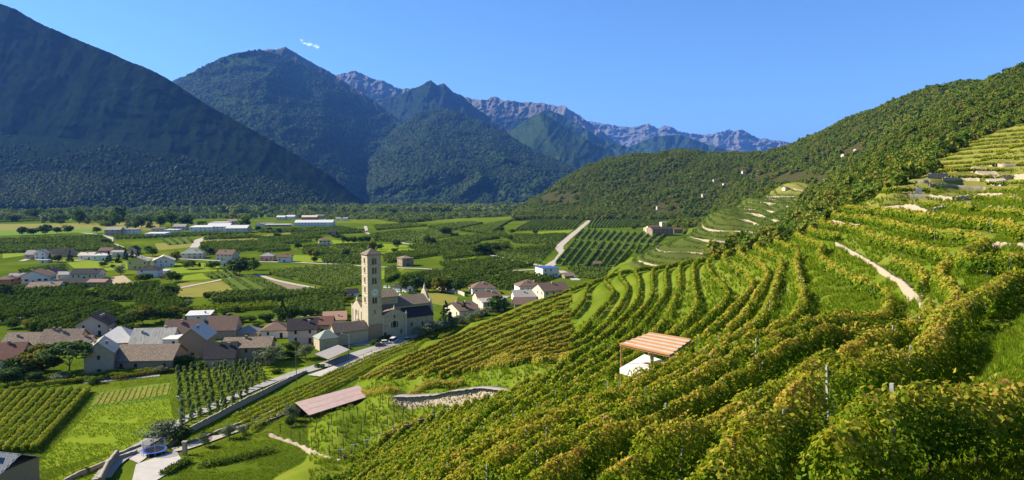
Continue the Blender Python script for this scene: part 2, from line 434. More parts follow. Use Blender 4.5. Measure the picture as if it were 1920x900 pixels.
# front lobe of the third mountain, with the long diagonal shoulders
m3_ridge = [(690,300,6500),(720,262,7300),(750,236,7800),(780,214,8200),(816,203,8500),(844,206,8500),(884,220,8300),(932,240,8000),(972,264,7700),(1004,284,7400),(1060,308,7000),(1120,330,6700),(1180,360,6400),(1250,390,6200)]
m3_mid = [(690,330,5900),(740,285,6300),(800,265,6500),(870,268,6500),(940,290,6300),(1010,318,6100),(1080,335,6000),(1180,372,5800),(1250,394,5800)]
m3_low = [(690,362,5400),(760,330,5400),(850,325,5400),(950,338,5300),(1050,352,5300),(1180,385,5400),(1250,397,5400)]
m3_foot = [(690,396,5000),(800,394,4700),(950,394,4700),(1100,396,4900),(1250,400,5200)]
_, MTN3 = mountain('wooded_shoulder', [m3_foot, m3_low, m3_mid, m3_ridge], 400, 200, MM2, rad=0.11, fu=10, fv=9, shear=0.6, jag=0.7, seed=8.4)
m3b_ridge = [(640,250,12000),(690,215,11800),(710,192,11600),(732,182,11500),(752,176,11400),(770,168,11300),(790,160,11200),(800,154,11200),(808,151,11200),(820,160,11200),(832,156,11200),(842,165,11200),(852,174,11200),(866,178,11100),(884,196,11000),(912,216,10900),(940,236,10800),(960,246,10700),(1000,275,10500)]
m3b_foot = [(640,330,9300),(720,290,9300),(800,250,9300),(880,262,9300),(1000,330,9300)]
mountain('dark_twin_peak', [m3b_foot, m3b_ridge], 300, 100, mountain_mat('dark_twin_peak', FOR, (0.03, 0.045, 0.018), (0.10, 0.085, 0.07), 0.98, 0.5, (0.22, 0.16, 0.11)), rad=0.08, fu=26, fv=7, shear=0.7, jag=1.1, seed=3.7)
m4_ridge = [(590,160,14500),(630,140,14500),(645,137,14400),(666,133,14300),(680,138,14300),(692,144,14200),(706,150,14100),(716,149,14000),(724,154,14000),(740,163,14000),(756,168,14000),(775,165,13900),(790,170,13900),(810,180,13900)]
mountain('rocky_range', [[(590,240,12300),(700,235,12300),(810,240,12300)], m4_ridge], 240, 90, MM3, rad=0.06, fu=34, fv=26, shear=0.3, jag=1.7, seed=6.6)
m5_ridge = [(830,200,14500),(860,182,14500),(874,181,14500),(886,186,14400),(900,187,14300),(915,185,14200),(930,180,14200),(937,184,14200),(944,190,14100),(952,188,14100),(960,189,14100),(978,192,14000),(996,191,14000),(1008,194,14000),(1020,200,13900),(1060,222,13700),(1100,245,13500),(1140,270,13300)]
mountain('rocky_crest', [[(830,300,12000),(960,280,12000),(1140,310,12000)], m5_ridge], 300, 110, MM3, rad=0.07, fu=30, fv=24, shear=0.5, jag=1.4, seed=9.2)
m5b_ridge = [(990,205,16500),(1006,194,16500),(1016,192,16500),(1026,196,16400),(1036,196,16400),(1046,199,16300),(1056,197,16200),(1066,205,16100),(1076,211,16000),(1088,217,16000),(1096,224,15900),(1120,240,15800),(1160,270,15500)]
mountain('blue_peak', [[(990,280,14800),(1160,310,14800)], m5b_ridge], 200, 60, MM4, rad=0.05, fu=45, fv=9, shear=0.4, jag=1.4, seed=4.4)
m6_ridge = [(900,300,10300),(940,260,10300),(954,248,10300),(985,226,10200),(1013,211,10200),(1029,218,10100),(1055,235,10000),(1085,254,9900),(1110,267,9800),(1135,279,9700),(1163,299,9500),(1210,330,9200),(1260,380,8800)]
m6_mid = [(900,340,8300),(1000,290,8300),(1060,300,8200),(1130,325,8100),(1260,390,8000)]
mountain('wooded_cone', [[(900,398,6900),(1100,398,6900),(1260,402,6900)], m6_mid, m6_ridge], 280, 120, MM2, rad=0.07, fu=20, fv=5, shear=0.7, jag=0.6, seed=7.7)
m6b_ridge = [(1010,225,13000),(1029,214,12900),(1044,211,12900),(1065,222,12800),(1091,238,12700),(1122,257,12600),(1150,267,12500),(1179,276,12400),(1219,294,12200),(1270,320,12000)]
mountain('dark_spur', [[(1010,330,11000),(1270,380,10800)], m6b_ridge], 200, 60, MM2, rad=0.06, fu=24, fv=6, shear=0.7, jag=0.8, seed=2.9)
m7_ridge = [(1070,232,22000),(1097,226,22000),(1115,229,22000),(1132,232,22000),(1146,234,22000),(1160,237,22000),(1179,238,21900),(1191,238,21800),(1204,234,21800),(1216,231,21800),(1225,236,21800),(1232,241,21800),(1251,236,21700),(1262,240,21700),(1272,245,21700),(1291,249,21700),(1306,250,21700),(1322,253,21600),(1338,252,21600),(1352,248,21500),(1366,244,21500),(1373,246,21500),(1379,247,21500),(1386,244,21500),(1393,243,21500),(1407,252,21500),(1418,257,21500),(1429,260,21400),(1438,259,21400),(1447,263,21300),(1460,264,21200),(1472,265,21200),(1482,270,21200),(1491,275,21200),(1540,300,21000),(1650,330,21000)]
mountain('pale_rock_range', [[(1070,330,18500),(1650,360,18500)], m7_ridge], 420, 110, MM4, rad=0.06, fu=32, fv=28, shear=0.3, jag=1.6, seed=1.9)
m8_ridge = [(1090,300,15500),(1130,288,15500),(1179,276,15300),(1205,264,15200),(1229,256,15100),(1255,254,15100),(1279,254,15000),(1297,260,15000),(1335,274,14900),(1391,287,14700),(1450,300,14500),(1520,330,14500)]
mountain('blue_wooded_ridge', [[(1090,370,12800),(1520,380,12800)], m8_ridge], 240, 60, MM2, rad=0.06, fu=26, fv=7, shear=0.6, jag=0.6, seed=6.1)

# ---------------------------------------------------------------- valley floor
gx = np.concatenate([-np.geomspace(9000, 60, 60), np.linspace(-50, 50, 21), np.geomspace(60, 9000, 60)])
gy = np.concatenate([[-3000, -800, -200, -60, 0], np.linspace(20, 260, 49), np.geomspace(270, 40000, 90)])
vx, vy = np.meshgrid(gx, gy, indexing='ij')
vz = valley(vx, vy)
vz = np.where(vy > 5200, valley(0, 5200), vz)
vidx = np.arange(vx.size).reshape(vx.shape)
vf = np.stack([vidx[:-1, :-1], vidx[1:, :-1], vidx[1:, 1:], vidx[:-1, 1:]], -1).reshape(-1, 4)
def ground_mat(name, sc=1.0):
    m, nt, b, out = new_mat(name)
    v = coords(nt, True)
    big = noise(nt, 0.016 * sc, v, 4, 0.6)
    med = noise(nt, 0.12 * sc, v, 6, 0.65)
    fine = noise(nt, 1.6 * sc, v, 6, 0.7)
    c = ramp(nt, [(0.35, (0.050, 0.082, 0.008)), (0.5, (0.075, 0.112, 0.009)), (0.66, (0.13, 0.15, 0.012))], big)
    c = mix(nt, math_n(nt, 'MULTIPLY', math_n(nt, 'SUBTRACT', med, 0.50, True), 3.0, True), c, (0.050, 0.095, 0.006))
    c = mix(nt, math_n(nt, 'MULTIPLY', math_n(nt, 'SUBTRACT', fine, 0.5, True), 2.2, True), c, (0.15, 0.18, 0.015))
    nt.links.new(c, b.inputs['Base Color']); b.inputs['Roughness'].default_value = 1.0; b.inputs['Specular IOR Level'].default_value = 0.0
    bump(nt, b, fine, 0.8, 0.25)
    return m
M['meadow'] = ground_mat('meadow')
tag(np_obj('valley_floor', np.stack([vx, vy, vz], -1).reshape(-1, 3), vf, M['meadow'], smooth=True), kind='structure')

# ---------------------------------------------------------------- hillside, with one step per vine terrace
LV = [7.6, 8.7, 9.8, 10.9, 12.0, 13.2, 14.4, 15.6, 16.8, 18.1, 19.7, 21.5, 23.3, 25.1, 27.1, 29.2, 31.3, 33.4, 35.5, 37.6, 39.7, 41.6, 43.4, 45.2, 46.8, 48.4, 50.3, 52.15, 53.85, 55.6, 57.2, 59.0, 61.0, 63.0, 65.2, 67.4, 69.8, 72.3, 75.0, 77.6, 80.2, 82.8, 85.5, 88.3, 91.2, 94.2]
lv = np.array(LV)
def terrace(z, y):
    k = np.clip(np.searchsorted(lv, z) - 1, 0, len(lv) - 2)
    f = np.clip((z - lv[k]) / (lv[k + 1] - lv[k]), 0, 1)
    st = np.clip((f - 0.22) / 0.56, 0, 1); st = st * st * (3 - 2 * st)
    zz = lv[k] + (lv[k + 1] - lv[k]) * (0.75 * st + 0.25 * f)
    wt = np.clip((330 - y) / 60, 0, 1) * ((z > lv[0]) & (z < lv[-1]))
    return z + (zz - z) * wt
HZ0 = HZ.copy()
HZ = terrace(HZ0, HD)
nz = (fbm(HX * 0.35, HD * 0.35, 3) - 0.5) * 0.25 + (fbm(HX * 0.02, HD * 0.02, 4) - 0.5) * np.clip((HD - 320) / 400, 0, 1) * np.clip((HZ0 - valley(HX, HD) - 4) / 30, 0, 1) * 26
HZ = HZ + nz
def hill(x, y): return grid_lookup(HZ, x, y)
def ground(x, y): return np.maximum(hill(x, y), valley(x, y))
HPX, HPY = to_px(HX, HD, HZ)
def in_poly(x, y, poly):
    x = np.asarray(x, float); y = np.asarray(y, float); r = np.zeros(np.broadcast(x, y).shape, bool)
    for (x0, y0), (x1, y1) in zip(poly, poly[1:] + poly[:1]):
        c = ((y0 > y) != (y1 > y)) & (x < (x1 - x0) * (y - y0) / (y1 - y0 + 1e-12) + x0)
        r ^= c
    return r
def world_poly(pix, fn): 
    out = []
    for p in pix:
        D = hit(p[0], p[1], fn); u, t = ray(*p); out.append((float(u * D), float(D)))
    return out
# the wood starts beyond the crest of the vineyard spur; the terraced hill is a clearing in it
crestL = [(1330,492),(1400,477),(1440,468),(1480,456),(1530,440),(1560,412),(1600,402),(1650,376),(1700,352),(1735,330),(1745,318),(1790,298),(1850,262),(1920,238)]
t2poly = [(84,440),(84,507),(114,566),(163,648),(206,728),(310,862),(430,962),(425,900),(351,780),(249,600),(196,520),(162,470),(130,380)]
def is_terr2(x, y): return in_poly(x, y, t2poly)
_crD = np.array([hit(p[0], p[1] + 3, hill0) for p in crestL])
_cru = np.array([ray(*p)[0] for p in crestL])
def is_wood(x, y):
    u = x / np.maximum(y, 1)
    cd = np.interp(u, _cru, _crD)
    return (u > _cru[0]) & (y > cd * 1.05 + 6) & ~is_terr2(x, y) | ((y > 1010) & (u > 0.0) & ~is_terr2(x, y))
wood = is_wood(HX, HD).astype(float)
terr2 = is_terr2(HX, HD).astype(float)
hidx = np.arange(NU * NV).reshape(NU, NV)
hf = np.stack([hidx[:-1, :-1], hidx[1:, :-1], hidx[1:, 1:], hidx[:-1, 1:]], -1).reshape(-1, 4)
def hill_mat():
    m, nt, b, out = new_mat('hillside')
    v = coords(nt, True)
    big = noise(nt, 0.05, v, 4, 0.6); med = noise(nt, 0.6, v, 6, 0.65); fine = noise(nt, 5.0, v, 5, 0.7)
    c = ramp(nt, [(0.30, (0.075, 0.122, 0.006)), (0.5, (0.11, 0.152, 0.010)), (0.70, (0.17, 0.18, 0.020))], big)
    c = mix(nt, math_n(nt, 'MULTIPLY', math_n(nt, 'SUBTRACT', med, 0.48, True), 3.0, True), c, (0.15, 0.15, 0.03))
    c = mix(nt, math_n(nt, 'MULTIPLY', math_n(nt, 'SUBTRACT', fine, 0.52, True), 3.0, True), c, (0.040, 0.095, 0.003))
    sep = nt.nodes.new('ShaderNodeSeparateXYZ'); nt.links.new(nt.nodes.new('ShaderNodeNewGeometry').outputs['Normal'], sep.inputs[0])
    steep = math_n(nt, 'MULTIPLY', math_n(nt, 'SUBTRACT', 0.80, sep.outputs[2], True), 5.0, True)
    c = mix(nt, math_n(nt, 'MULTIPLY', steep, math_n(nt, 'MULTIPLY', math_n(nt, 'SUBTRACT', med, 0.40, True), 3.0, True)), c, (0.20, 0.15, 0.085))
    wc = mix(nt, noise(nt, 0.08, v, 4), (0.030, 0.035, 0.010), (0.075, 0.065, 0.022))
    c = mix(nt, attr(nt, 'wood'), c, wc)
    tc = mix(nt, noise(nt, 0.12, v, 5), (0.06, 0.085, 0.014), (0.11, 0.125, 0.025))
    c = mix(nt, attr(nt, 'terraced'), c, tc)
    dc = mix(nt, med, (0.15, 0.16, 0.02), (0.30, 0.255, 0.07))
    c = mix(nt, attr(nt, 'dry'), c, dc)
    nt.links.new(c, b.inputs['Base Color']); b.inputs['Roughness'].default_value = 1.0; b.inputs['Specular IOR Level'].default_value = 0.0
    bump(nt, b, fine, 0.7, 0.08)
    return m
M['hill'] = hill_mat()
tag(np_obj('hillside', np.stack([HX, HD, HZ], -1).reshape(-1, 3), hf, M['hill'], smooth=True,
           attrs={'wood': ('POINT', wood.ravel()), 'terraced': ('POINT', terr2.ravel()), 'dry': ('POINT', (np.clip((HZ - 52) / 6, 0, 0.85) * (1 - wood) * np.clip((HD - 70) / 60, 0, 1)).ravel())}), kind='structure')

# ---------------------------------------------------------------- air
hz, nt, b, out = new_mat('haze')
nt.nodes.remove(b)
pv = nt.nodes.new('ShaderNodeVolumePrincipled')
pv.inputs['Color'].default_value = (0.12, 0.35, 1.0, 1)
pv.inputs['Density'].default_value = 2.6e-5
pv.inputs['Anisotropy'].default_value = 0.2
nt.links.new(pv.outputs[0], out.inputs['Volume'])
b = MB(); b.box((5000, 19000, 1340), (40000, 46000, 2820))
tag(b.build('haze', hz), kind='stuff')
# ---------------------------------------------------------------- foliage
def unit(v): return v / np.maximum(np.linalg.norm(v, axis=-1, keepdims=True), 1e-9)
def leaf_quads(P, size, N=None, spread=1.0, rg=rng, aspect=0.8):
    """a kite-shaped blade at every point of P; N = outward direction it leans to"""
    n = len(P); size = np.broadcast_to(size, (n,))
    d = rg.normal(size=(n, 3))
    nn = unit(d * spread + (0 if N is None else N * 1.0))
    t = unit(np.cross(nn, rg.normal(size=(n, 3)))); b = np.cross(nn, t)
    s = size[:, None]
    bend = nn * s * rg.uniform(-0.15, 0.25, (n, 1))
    V = np.stack([P - t * s * 0.5, P + b * s * 0.5 * aspect + bend, P + t * s * 0.5, P - b * s * 0.5 * aspect + bend], 1)
    F_ = np.arange(n * 4).reshape(n, 4)
    return V.reshape(-1, 3), F_
def leaves_obj(name, P, size, tint, mat, parent=None, N=None, spread=1.0):
    V, F_ = leaf_quads(P, size, N, spread)
    return np_obj(name, V, F_, mat, parent, attrs={'tint': ('FACE', tint)})
def crown_mesh(name, mat, nblob, nleaf, size, shape='round', seed=0):
    """crown of unit height, radius about 0.5: leaf clumps spread through a ragged volume"""
    rg = np.random.default_rng(seed)
    C = []
    while len(C) < nblob:
        p = rg.uniform(-1, 1, 3)
        if np.linalg.norm(p) > 1: continue
        if shape == 'round': q = p * [0.40, 0.40, 0.38] + [0, 0, 0.5]
        elif shape == 'cone':
            h = rg.random() ** 1.5; a = rg.uniform(0, 6.28); r = (1 - h) * 0.40 * rg.uniform(0.5, 1)
            q = np.array([r * math.cos(a), r * math.sin(a), h * 0.94 + 0.03])
        elif shape == 'umbrella':
            a = rg.uniform(0, 6.28); r = math.sqrt(rg.random()) * 0.42
            q = np.array([r * math.cos(a), r * math.sin(a), 0.80 - 1.1 * r * r + rg.normal() * 0.04])
        elif shape == 'tall': q = p * [0.30, 0.30, 0.42] + [0, 0, 0.5]
        elif shape == 'spindle':
            h = rg.random(); a = rg.uniform(0, 6.28); r = (0.30 - 0.20 * h) * rg.uniform(0.3, 1)
            q = np.array([r * math.cos(a), r * math.sin(a), h * 0.95])
        C.append(q)
    C = np.array(C)
    br = {'round': 0.19, 'cone': 0.08, 'umbrella': 0.09, 'tall': 0.15, 'spindle': 0.10}[shape]
    rad = br * rg.uniform(0.7, 1.35, nblob)
    if shape == 'cone': rad = rad * (1.25 - C[:, 2])
    per = rg.integers(0, nblob, nleaf)
    d = unit(rg.normal(size=(nleaf, 3)))
    P = C[per] + d * (rad[per] * rg.uniform(0.55, 1.0, nleaf) ** 0.5)[:, None] * [1, 1, 0.8]
    ax = P - [0, 0, 0.45]
    N = unit(d + unit(ax) * 0.8 + [0, 0, 0.25])
    bt = rg.random(nblob)
    tint = np.clip(0.5 * bt[per] + 0.5 * rg.random(nleaf), 0, 1)
    V, F_ = leaf_quads(P, size * rg.uniform(0.7, 1.3, nleaf), N, 0.6, rg)
    me = np_mesh(name, V, F_, mat, attrs={'tint': ('FACE', tint)})
    return me
def trunk_mesh(name, h, r, limbs=5, seed=0, lean=0.05):
    rg = random.Random(seed); m = MB()
    p = Vector((0, 0, -0.03)); k = 4; pts = [p]
    for i in range(k):
        p = p + Vector((rg.uniform(-lean, lean) * h, rg.uniform(-lean, lean) * h, h / k)); pts.append(p)
    for i in range(k): m.tube(pts[i], pts[i + 1], r * (1 - 0.16 * i), r * (1 - 0.16 * (i + 1)), 7)
    for i in range(limbs):
        a = rg.uniform(0, 6.28); b = pts[rg.choice([k - 2, k - 1, k])]
        e = b + Vector((math.cos(a) * 0.26, math.sin(a) * 0.26, rg.uniform(0.12, 0.36)))
        md = b.lerp(e, 0.5) + Vector((0, 0, 0.03))
        m.tube(b, md, r * 0.5, r * 0.34, 5); m.tube(md, e, r * 0.34, r * 0.12, 5)
    return m.mesh(name, M['bark'])
CROWN, TRUNK = {}, {}
for kind, mt, sh, nb, sz in (('broad', 'leaf_green', 'round', 26, 0.075), ('dark', 'leaf_dark', 'round', 24, 0.075), ('autumn', 'leaf_yellow', 'round', 22, 0.08), ('olive', 'leaf_olive', 'round', 20, 0.055),
                             ('conifer', 'leaf_dark', 'cone', 60, 0.06), ('pine', 'leaf_dark', 'umbrella', 70, 0.07), ('poplar', 'leaf_green', 'tall', 24, 0.07), ('bush', 'leaf_green', 'round', 14, 0.10)):
    for v in range(3 if kind in ('broad', 'dark') else 2):
        CROWN[kind, v, 'near'] = crown_mesh('crown', M[mt], nb, 2600 if kind != 'bush' else 1200, sz, sh, 10 + v + 7 * len(CROWN))
        CROWN[kind, v, 'far'] = crown_mesh('crown', M[mt], nb + 6, 700, sz * 1.7, sh, 90 + v + 7 * len(CROWN))
for v in range(3):
    TRUNK['broad', v] = trunk_mesh('trunk', 0.34, 0.030, 6, v)
TRUNK['pine', 0] = trunk_mesh('trunk', 0.60, 0.026, 7, 11)
TRUNK['conifer', 0] = trunk_mesh('trunk', 0.30, 0.022, 0, 12, 0.01)
KINDCAT = dict(broad='tree', dark='tree', autumn='tree', olive='olive tree', conifer='conifer', pine='pine tree', poplar='poplar', bush='shrub')
NAMES = dict(broad='broadleaf_tree', dark='dark_tree', autumn='autumn_tree', olive='olive_tree', conifer='conifer_tree', pine='umbrella_pine', poplar='poplar_tree', bush='shrub')
def tree(kind, x, y, z, h, w, label, group=None, far=None, v=None, z0=0.09):
    """one tree: an Empty at its foot > trunk, crown"""
    far = (y > 330) if far is None else far
    v = random.randrange(3 if kind in ('broad', 'dark') else 2) if v is None else v
    root = empty(NAMES[kind], (x, y, z), random.uniform(0, 6.28))
    tag(root, label, KINDCAT[kind], group)
    if kind == 'bush': z0 = 0.0
    c = link(bpy.data.objects.new('crown', CROWN[kind, v, 'far' if far else 'near']), root)
    if kind == 'pine': z0 = 0.12
    if kind == 'conifer': z0 = 0.06
    c.scale = (w, w, h * (1 - z0) * 1.02); c.location = (0, 0, h * z0 - 0.06 * h if kind == 'bush' else h * z0)
    if kind != 'bush':
        tk = 'pine' if kind == 'pine' else ('conifer' if kind == 'conifer' else 'broad')
        t = link(bpy.data.objects.new('trunk', TRUNK[tk, v if tk == 'broad' else 0]), root)
        t.scale = (h * 0.9, h * 0.9, h)
    return root

# --- woods: points carrying scale, one of several crowns on each
def scatter(name, P, scale, protos, kind='stuff', tilt=None, zs=None):
    me = bpy.data.meshes.new(name)
    n = len(P); me.vertices.add(n); me.vertices.foreach_set('co', np.asarray(P, np.float32).ravel())
    for an, arr in (('sc', scale), ('rz', rng.uniform(0, 6.28, n)), ('zs', np.ones(n) if zs is None else zs)):
        a = me.attributes.new(an, 'FLOAT', 'POINT'); a.data.foreach_set('value', np.asarray(arr, np.float32))
    a = me.attributes.new('pick', 'INT', 'POINT'); a.data.foreach_set('value', rng.integers(0, len(protos), n).astype(np.int32))
    me.update()
    o = link(bpy.data.objects.new(name, me)); tag(o, kind=kind)
    g = bpy.data.node_groups.new(name, 'GeometryNodeTree')
    g.interface.new_socket('Geometry', in_out='INPUT', socket_type='NodeSocketGeometry')
    g.interface.new_socket('Geometry', in_out='OUTPUT', socket_type='NodeSocketGeometry')
    N = g.nodes.new; L = g.links.new
    gi, go = N('NodeGroupInput'), N('NodeGroupOutput')
    iop = N('GeometryNodeInstanceOnPoints'); gti = N('GeometryNodeGeometryToInstance')
    for p in reversed(protos):
        oi = N('GeometryNodeObjectInfo'); oi.inputs['Object'].default_value = p; oi.inputs['As Instance'].default_value = True
        L(oi.outputs['Geometry'], gti.inputs[0])
    L(gi.outputs[0], iop.inputs['Points']); L(gti.outputs[0], iop.inputs['Instance'])
    iop.inputs['Pick Instance'].default_value = True
    def na(an, typ):
        q = N('GeometryNodeInputNamedAttribute'); q.data_type = typ; q.inputs[0].default_value = an; return q.outputs[0]
    L(na('pick', 'INT'), iop.inputs['Instance Index'])
    cr = N('ShaderNodeCombineXYZ'); L(na('rz', 'FLOAT'), cr.inputs[2])
    L(cr.outputs[0], iop.inputs['Rotation'])
    cs = N('ShaderNodeCombineXYZ'); s_ = na('sc', 'FLOAT'); L(s_, cs.inputs[0]); L(s_, cs.inputs[1])
    mz = N('ShaderNodeMath'); mz.operation = 'MULTIPLY'; L(s_, mz.inputs[0]); L(na('zs', 'FLOAT'), mz.inputs[1]); L(mz.outputs[0], cs.inputs[2])
    L(cs.outputs[0], iop.inputs['Scale'])
    L(iop.outputs[0], go.inputs[0])
    md = o.modifiers.new('scatter', 'NODES'); md.node_group = g
    return o
def proto(name, me):
    """a first tree of the wood, standing in the wood itself"""
    return bpy.data.objects.new(name, me)
WOODP = [proto('wood_crown', crown_mesh('wood_crown', M['leaf_wood'], 12, 220, 0.17, 'round', 200 + i)) for i in range(5)]
import bmesh
def blob_crown(seed, cone):
    rg = random.Random(seed); bm = bmesh.new()
    bmesh.ops.create_icosphere(bm, subdivisions=2, radius=0.5)
    for v in bm.verts:
        f = rg.uniform(0.72, 1.18); v.co *= f
        if cone: v.co.x *= (0.5 - v.co.z) * 0.85; v.co.y *= (0.5 - v.co.z) * 0.85
        v.co.z = v.co.z * (1.25 if cone else 0.9) + 0.5
    me = bpy.data.meshes.new('far_crown'); bm.to_mesh(me); bm.free(); me.materials.append(M['leaf_wood_far'])
    a = me.attributes.new('tint', 'FLOAT', 'FACE'); a.data.foreach_set('value', [rg.uniform(0.3, 0.7) for _ in me.polygons])
    me.polygons.foreach_set('use_smooth', [True] * len(me.polygons))
    return me
FARP = [proto('far_crown', blob_crown(300 + i, i > 2)) for i in range(6)]
VALP = [proto('grove_crown', crown_mesh('grove_crown', M['leaf_grove'], 10, 140, 0.20, 'round', 320 + i)) for i in range(3)] + [proto('grove_crown', crown_mesh('grove_crown', M['leaf_olive'], 10, 120, 0.20, 'tall', 330)), proto('grove_crown', crown_mesh('grove_crown', M['leaf_green'], 10, 140, 0.20, 'round', 340))]

# wood on the right-hand hillside: sampled evenly over the hill mesh
A_ = np.hypot(np.diff(HX, axis=0)[:, :-1], np.diff(HD, axis=0)[:, :-1]) * np.diff(HD, axis=1)[:-1]
Wm = (wood[:-1, :-1] > 0.5) & (HD[:-1, :-1] < 2700) & (HZ[:-1, :-1] > valley(HX[:-1, :-1], HD[:-1, :-1]) + 0.5)
clear = [(1000,362,1085,384),(1225,385,1270,405),(1380,315,1440,345),(1335,335,1372,352),(1440,330,1500,352),(1575,278,1632,300),(1500,330,1560,350)]
for (a0, b0, a1, b1) in clear: Wm &= ~((HPX[:-1, :-1] > a0) & (HPX[:-1, :-1] < a1) & (HPY[:-1, :-1] > b0) & (HPY[:-1, :-1] < b1) & (fbm(HX[:-1, :-1] * .03, HD[:-1, :-1] * .03) > 0.42))
dens = np.where(HD[:-1, :-1] < 900, 1 / 26.0, 1 / 62.0) * A_ * Wm
cnt = rng.poisson(np.maximum(dens, 0))
ii, jj = np.nonzero(cnt); rep = cnt[ii, jj]; ii = np.repeat(ii, rep); jj = np.repeat(jj, rep)
a = rng.random(len(ii)); b_ = rng.random(len(ii))
def gi_(G): return (G[ii, jj] * (1 - a) + G[ii + 1, jj] * a) * (1 - b_) + (G[ii, jj + 1] * (1 - a) + G[ii + 1, jj + 1] * a) * b_
wx, wy, wz_ = gi_(HX), gi_(HD), gi_(HZ)
patch = fbm(wx * 0.012, wy * 0.012, 4)
wsz = np.where(wy < 900, rng.uniform(4.5, 9.5, len(wx)), rng.uniform(8, 14, len(wx))) * (0.65 + 0.9 * np.clip(patch - 0.15, 0, 0.8))
scatter('wood', np.stack([wx, wy, wz_ - 0.18 * wsz], -1), wsz, WOODP, zs=rng.uniform(0.8, 1.25, len(wx)))

# trees on the near mountain
def on_mesh(P, n, lo=0.02, hi=1.0):
    r, c = P.shape[:2]
    ar = np.linalg.norm(np.cross(P[1:, :-1] - P[:-1, :-1], P[:-1, 1:] - P[:-1, :-1]), axis=-1)
    ar[:max(1, int(lo * r))] = 0
    ar *= (np.clip((hi * r - np.arange(r - 1)) / (0.45 * r), 0, 1) ** 1.5)[:, None] * (0.06 + 1.5 * 2.2 * np.clip(fbm(P[:-1, :-1, 0] * .0030, P[:-1, :-1, 2] * .012, 4) - 0.42, 0, 1))
    px_, _ = to_px(P[:-1, :-1, 0], P[:-1, :-1, 1], P[:-1, :-1, 2]); ar = ar * ((px_ > -150) & (px_ < 2000))
    k = rng.choice(ar.size, n, p=(ar / ar.sum()).ravel()); i, j = np.unravel_index(k, ar.shape)
    a = rng.random((n, 1)); b = rng.random((n, 1))
    return (P[i, j] * (1 - a) + P[i + 1, j] * a) * (1 - b) + (P[i, j + 1] * (1 - a) + P[i + 1, j + 1] * a) * b
Q = on_mesh(MTN1, 30000, 0.01, 0.66)
sz = rng.uniform(9, 19, len(Q)) * (0.6 + 0.8 * fbm(Q[:, 0] * .004, Q[:, 1] * .004))
Q[:, 2] -= sz * 0.25
scatter('mountain_wood', Q, sz, FARP, zs=rng.uniform(0.9, 1.5, len(Q)))

for P_, n_ in ((MTN2, 32000), (MTN3, 32000)):
    Q = on_mesh(P_, n_, 0.01, 1.25)
    sz = rng.uniform(15, 34, len(Q)); Q[:, 2] -= sz * 0.4
    scatter('mountain_wood', Q, sz, FARP, zs=rng.uniform(0.8, 1.2, len(Q)))

# river-side wood across the far valley floor
fw = []
def belt(n, poly, s0, s1, thr=0.0):
    """poly in photo pixels on the valley floor"""
    xs = [p[0] for p in poly]; ys = [p[1] for p in poly]
    px = rng.uniform(min(xs), max(xs), n * 3); py = rng.uniform(min(ys), max(ys), n * 3)
    k = in_poly(px, py, poly); px, py = px[k][:n], py[k][:n]
    u, t = ray(px, py)
    D = np.linspace(150, 6000, 6000); zv = valley(0, D)
    tt = (zv - CAMZ) / D                                    # monotone enough: angle of the floor
    Dp = np.interp(t, tt, D)
    x = u * Dp
    keep = fbm(x * 0.006 + 3, Dp * 0.003, 3) > thr
    x, Dp = x[keep], Dp[keep]
    fw.append(np.stack([x, Dp, valley(x, Dp), rng.uniform(s0, s1, len(x))], -1))
belt(5200, [(-60,388),(1010,388),(1010,401),(700,402),(470,400),(-60,397)], 16, 32)
belt(520, [(-60,399),(490,399),(490,418),(230,424),(-60,412)], 13, 26, 0.47)
belt(160, [(120,412),(470,410),(470,432),(240,432)], 10, 18, 0.50)
belt(1500, [(470,398),(900,398),(1000,404),(760,414),(640,414),(470,406)], 9, 16, 0.30)
belt(900, [(-60,393),(330,393),(330,404),(-60,406)], 14, 24, 0.42)
belt(500, [(150,404),(420,402),(470,412),(240,420)], 9, 17, 0.50)
belt(300, [(0,404),(90,403),(95,414),(0,416)], 9, 16, 0.40)
belt(1600, [(690,412),(860,405),(1110,397),(1340,397),(1340,404),(1120,404),(960,407),(860,411),(760,419)], 8, 13)
fw = np.concatenate(fw)
scatter('riverside_wood', np.stack([fw[:, 0], fw[:, 1], fw[:, 2] - 0.12 * fw[:, 3]], -1), fw[:, 3], VALP, zs=rng.uniform(0.8, 1.2, len(fw)))
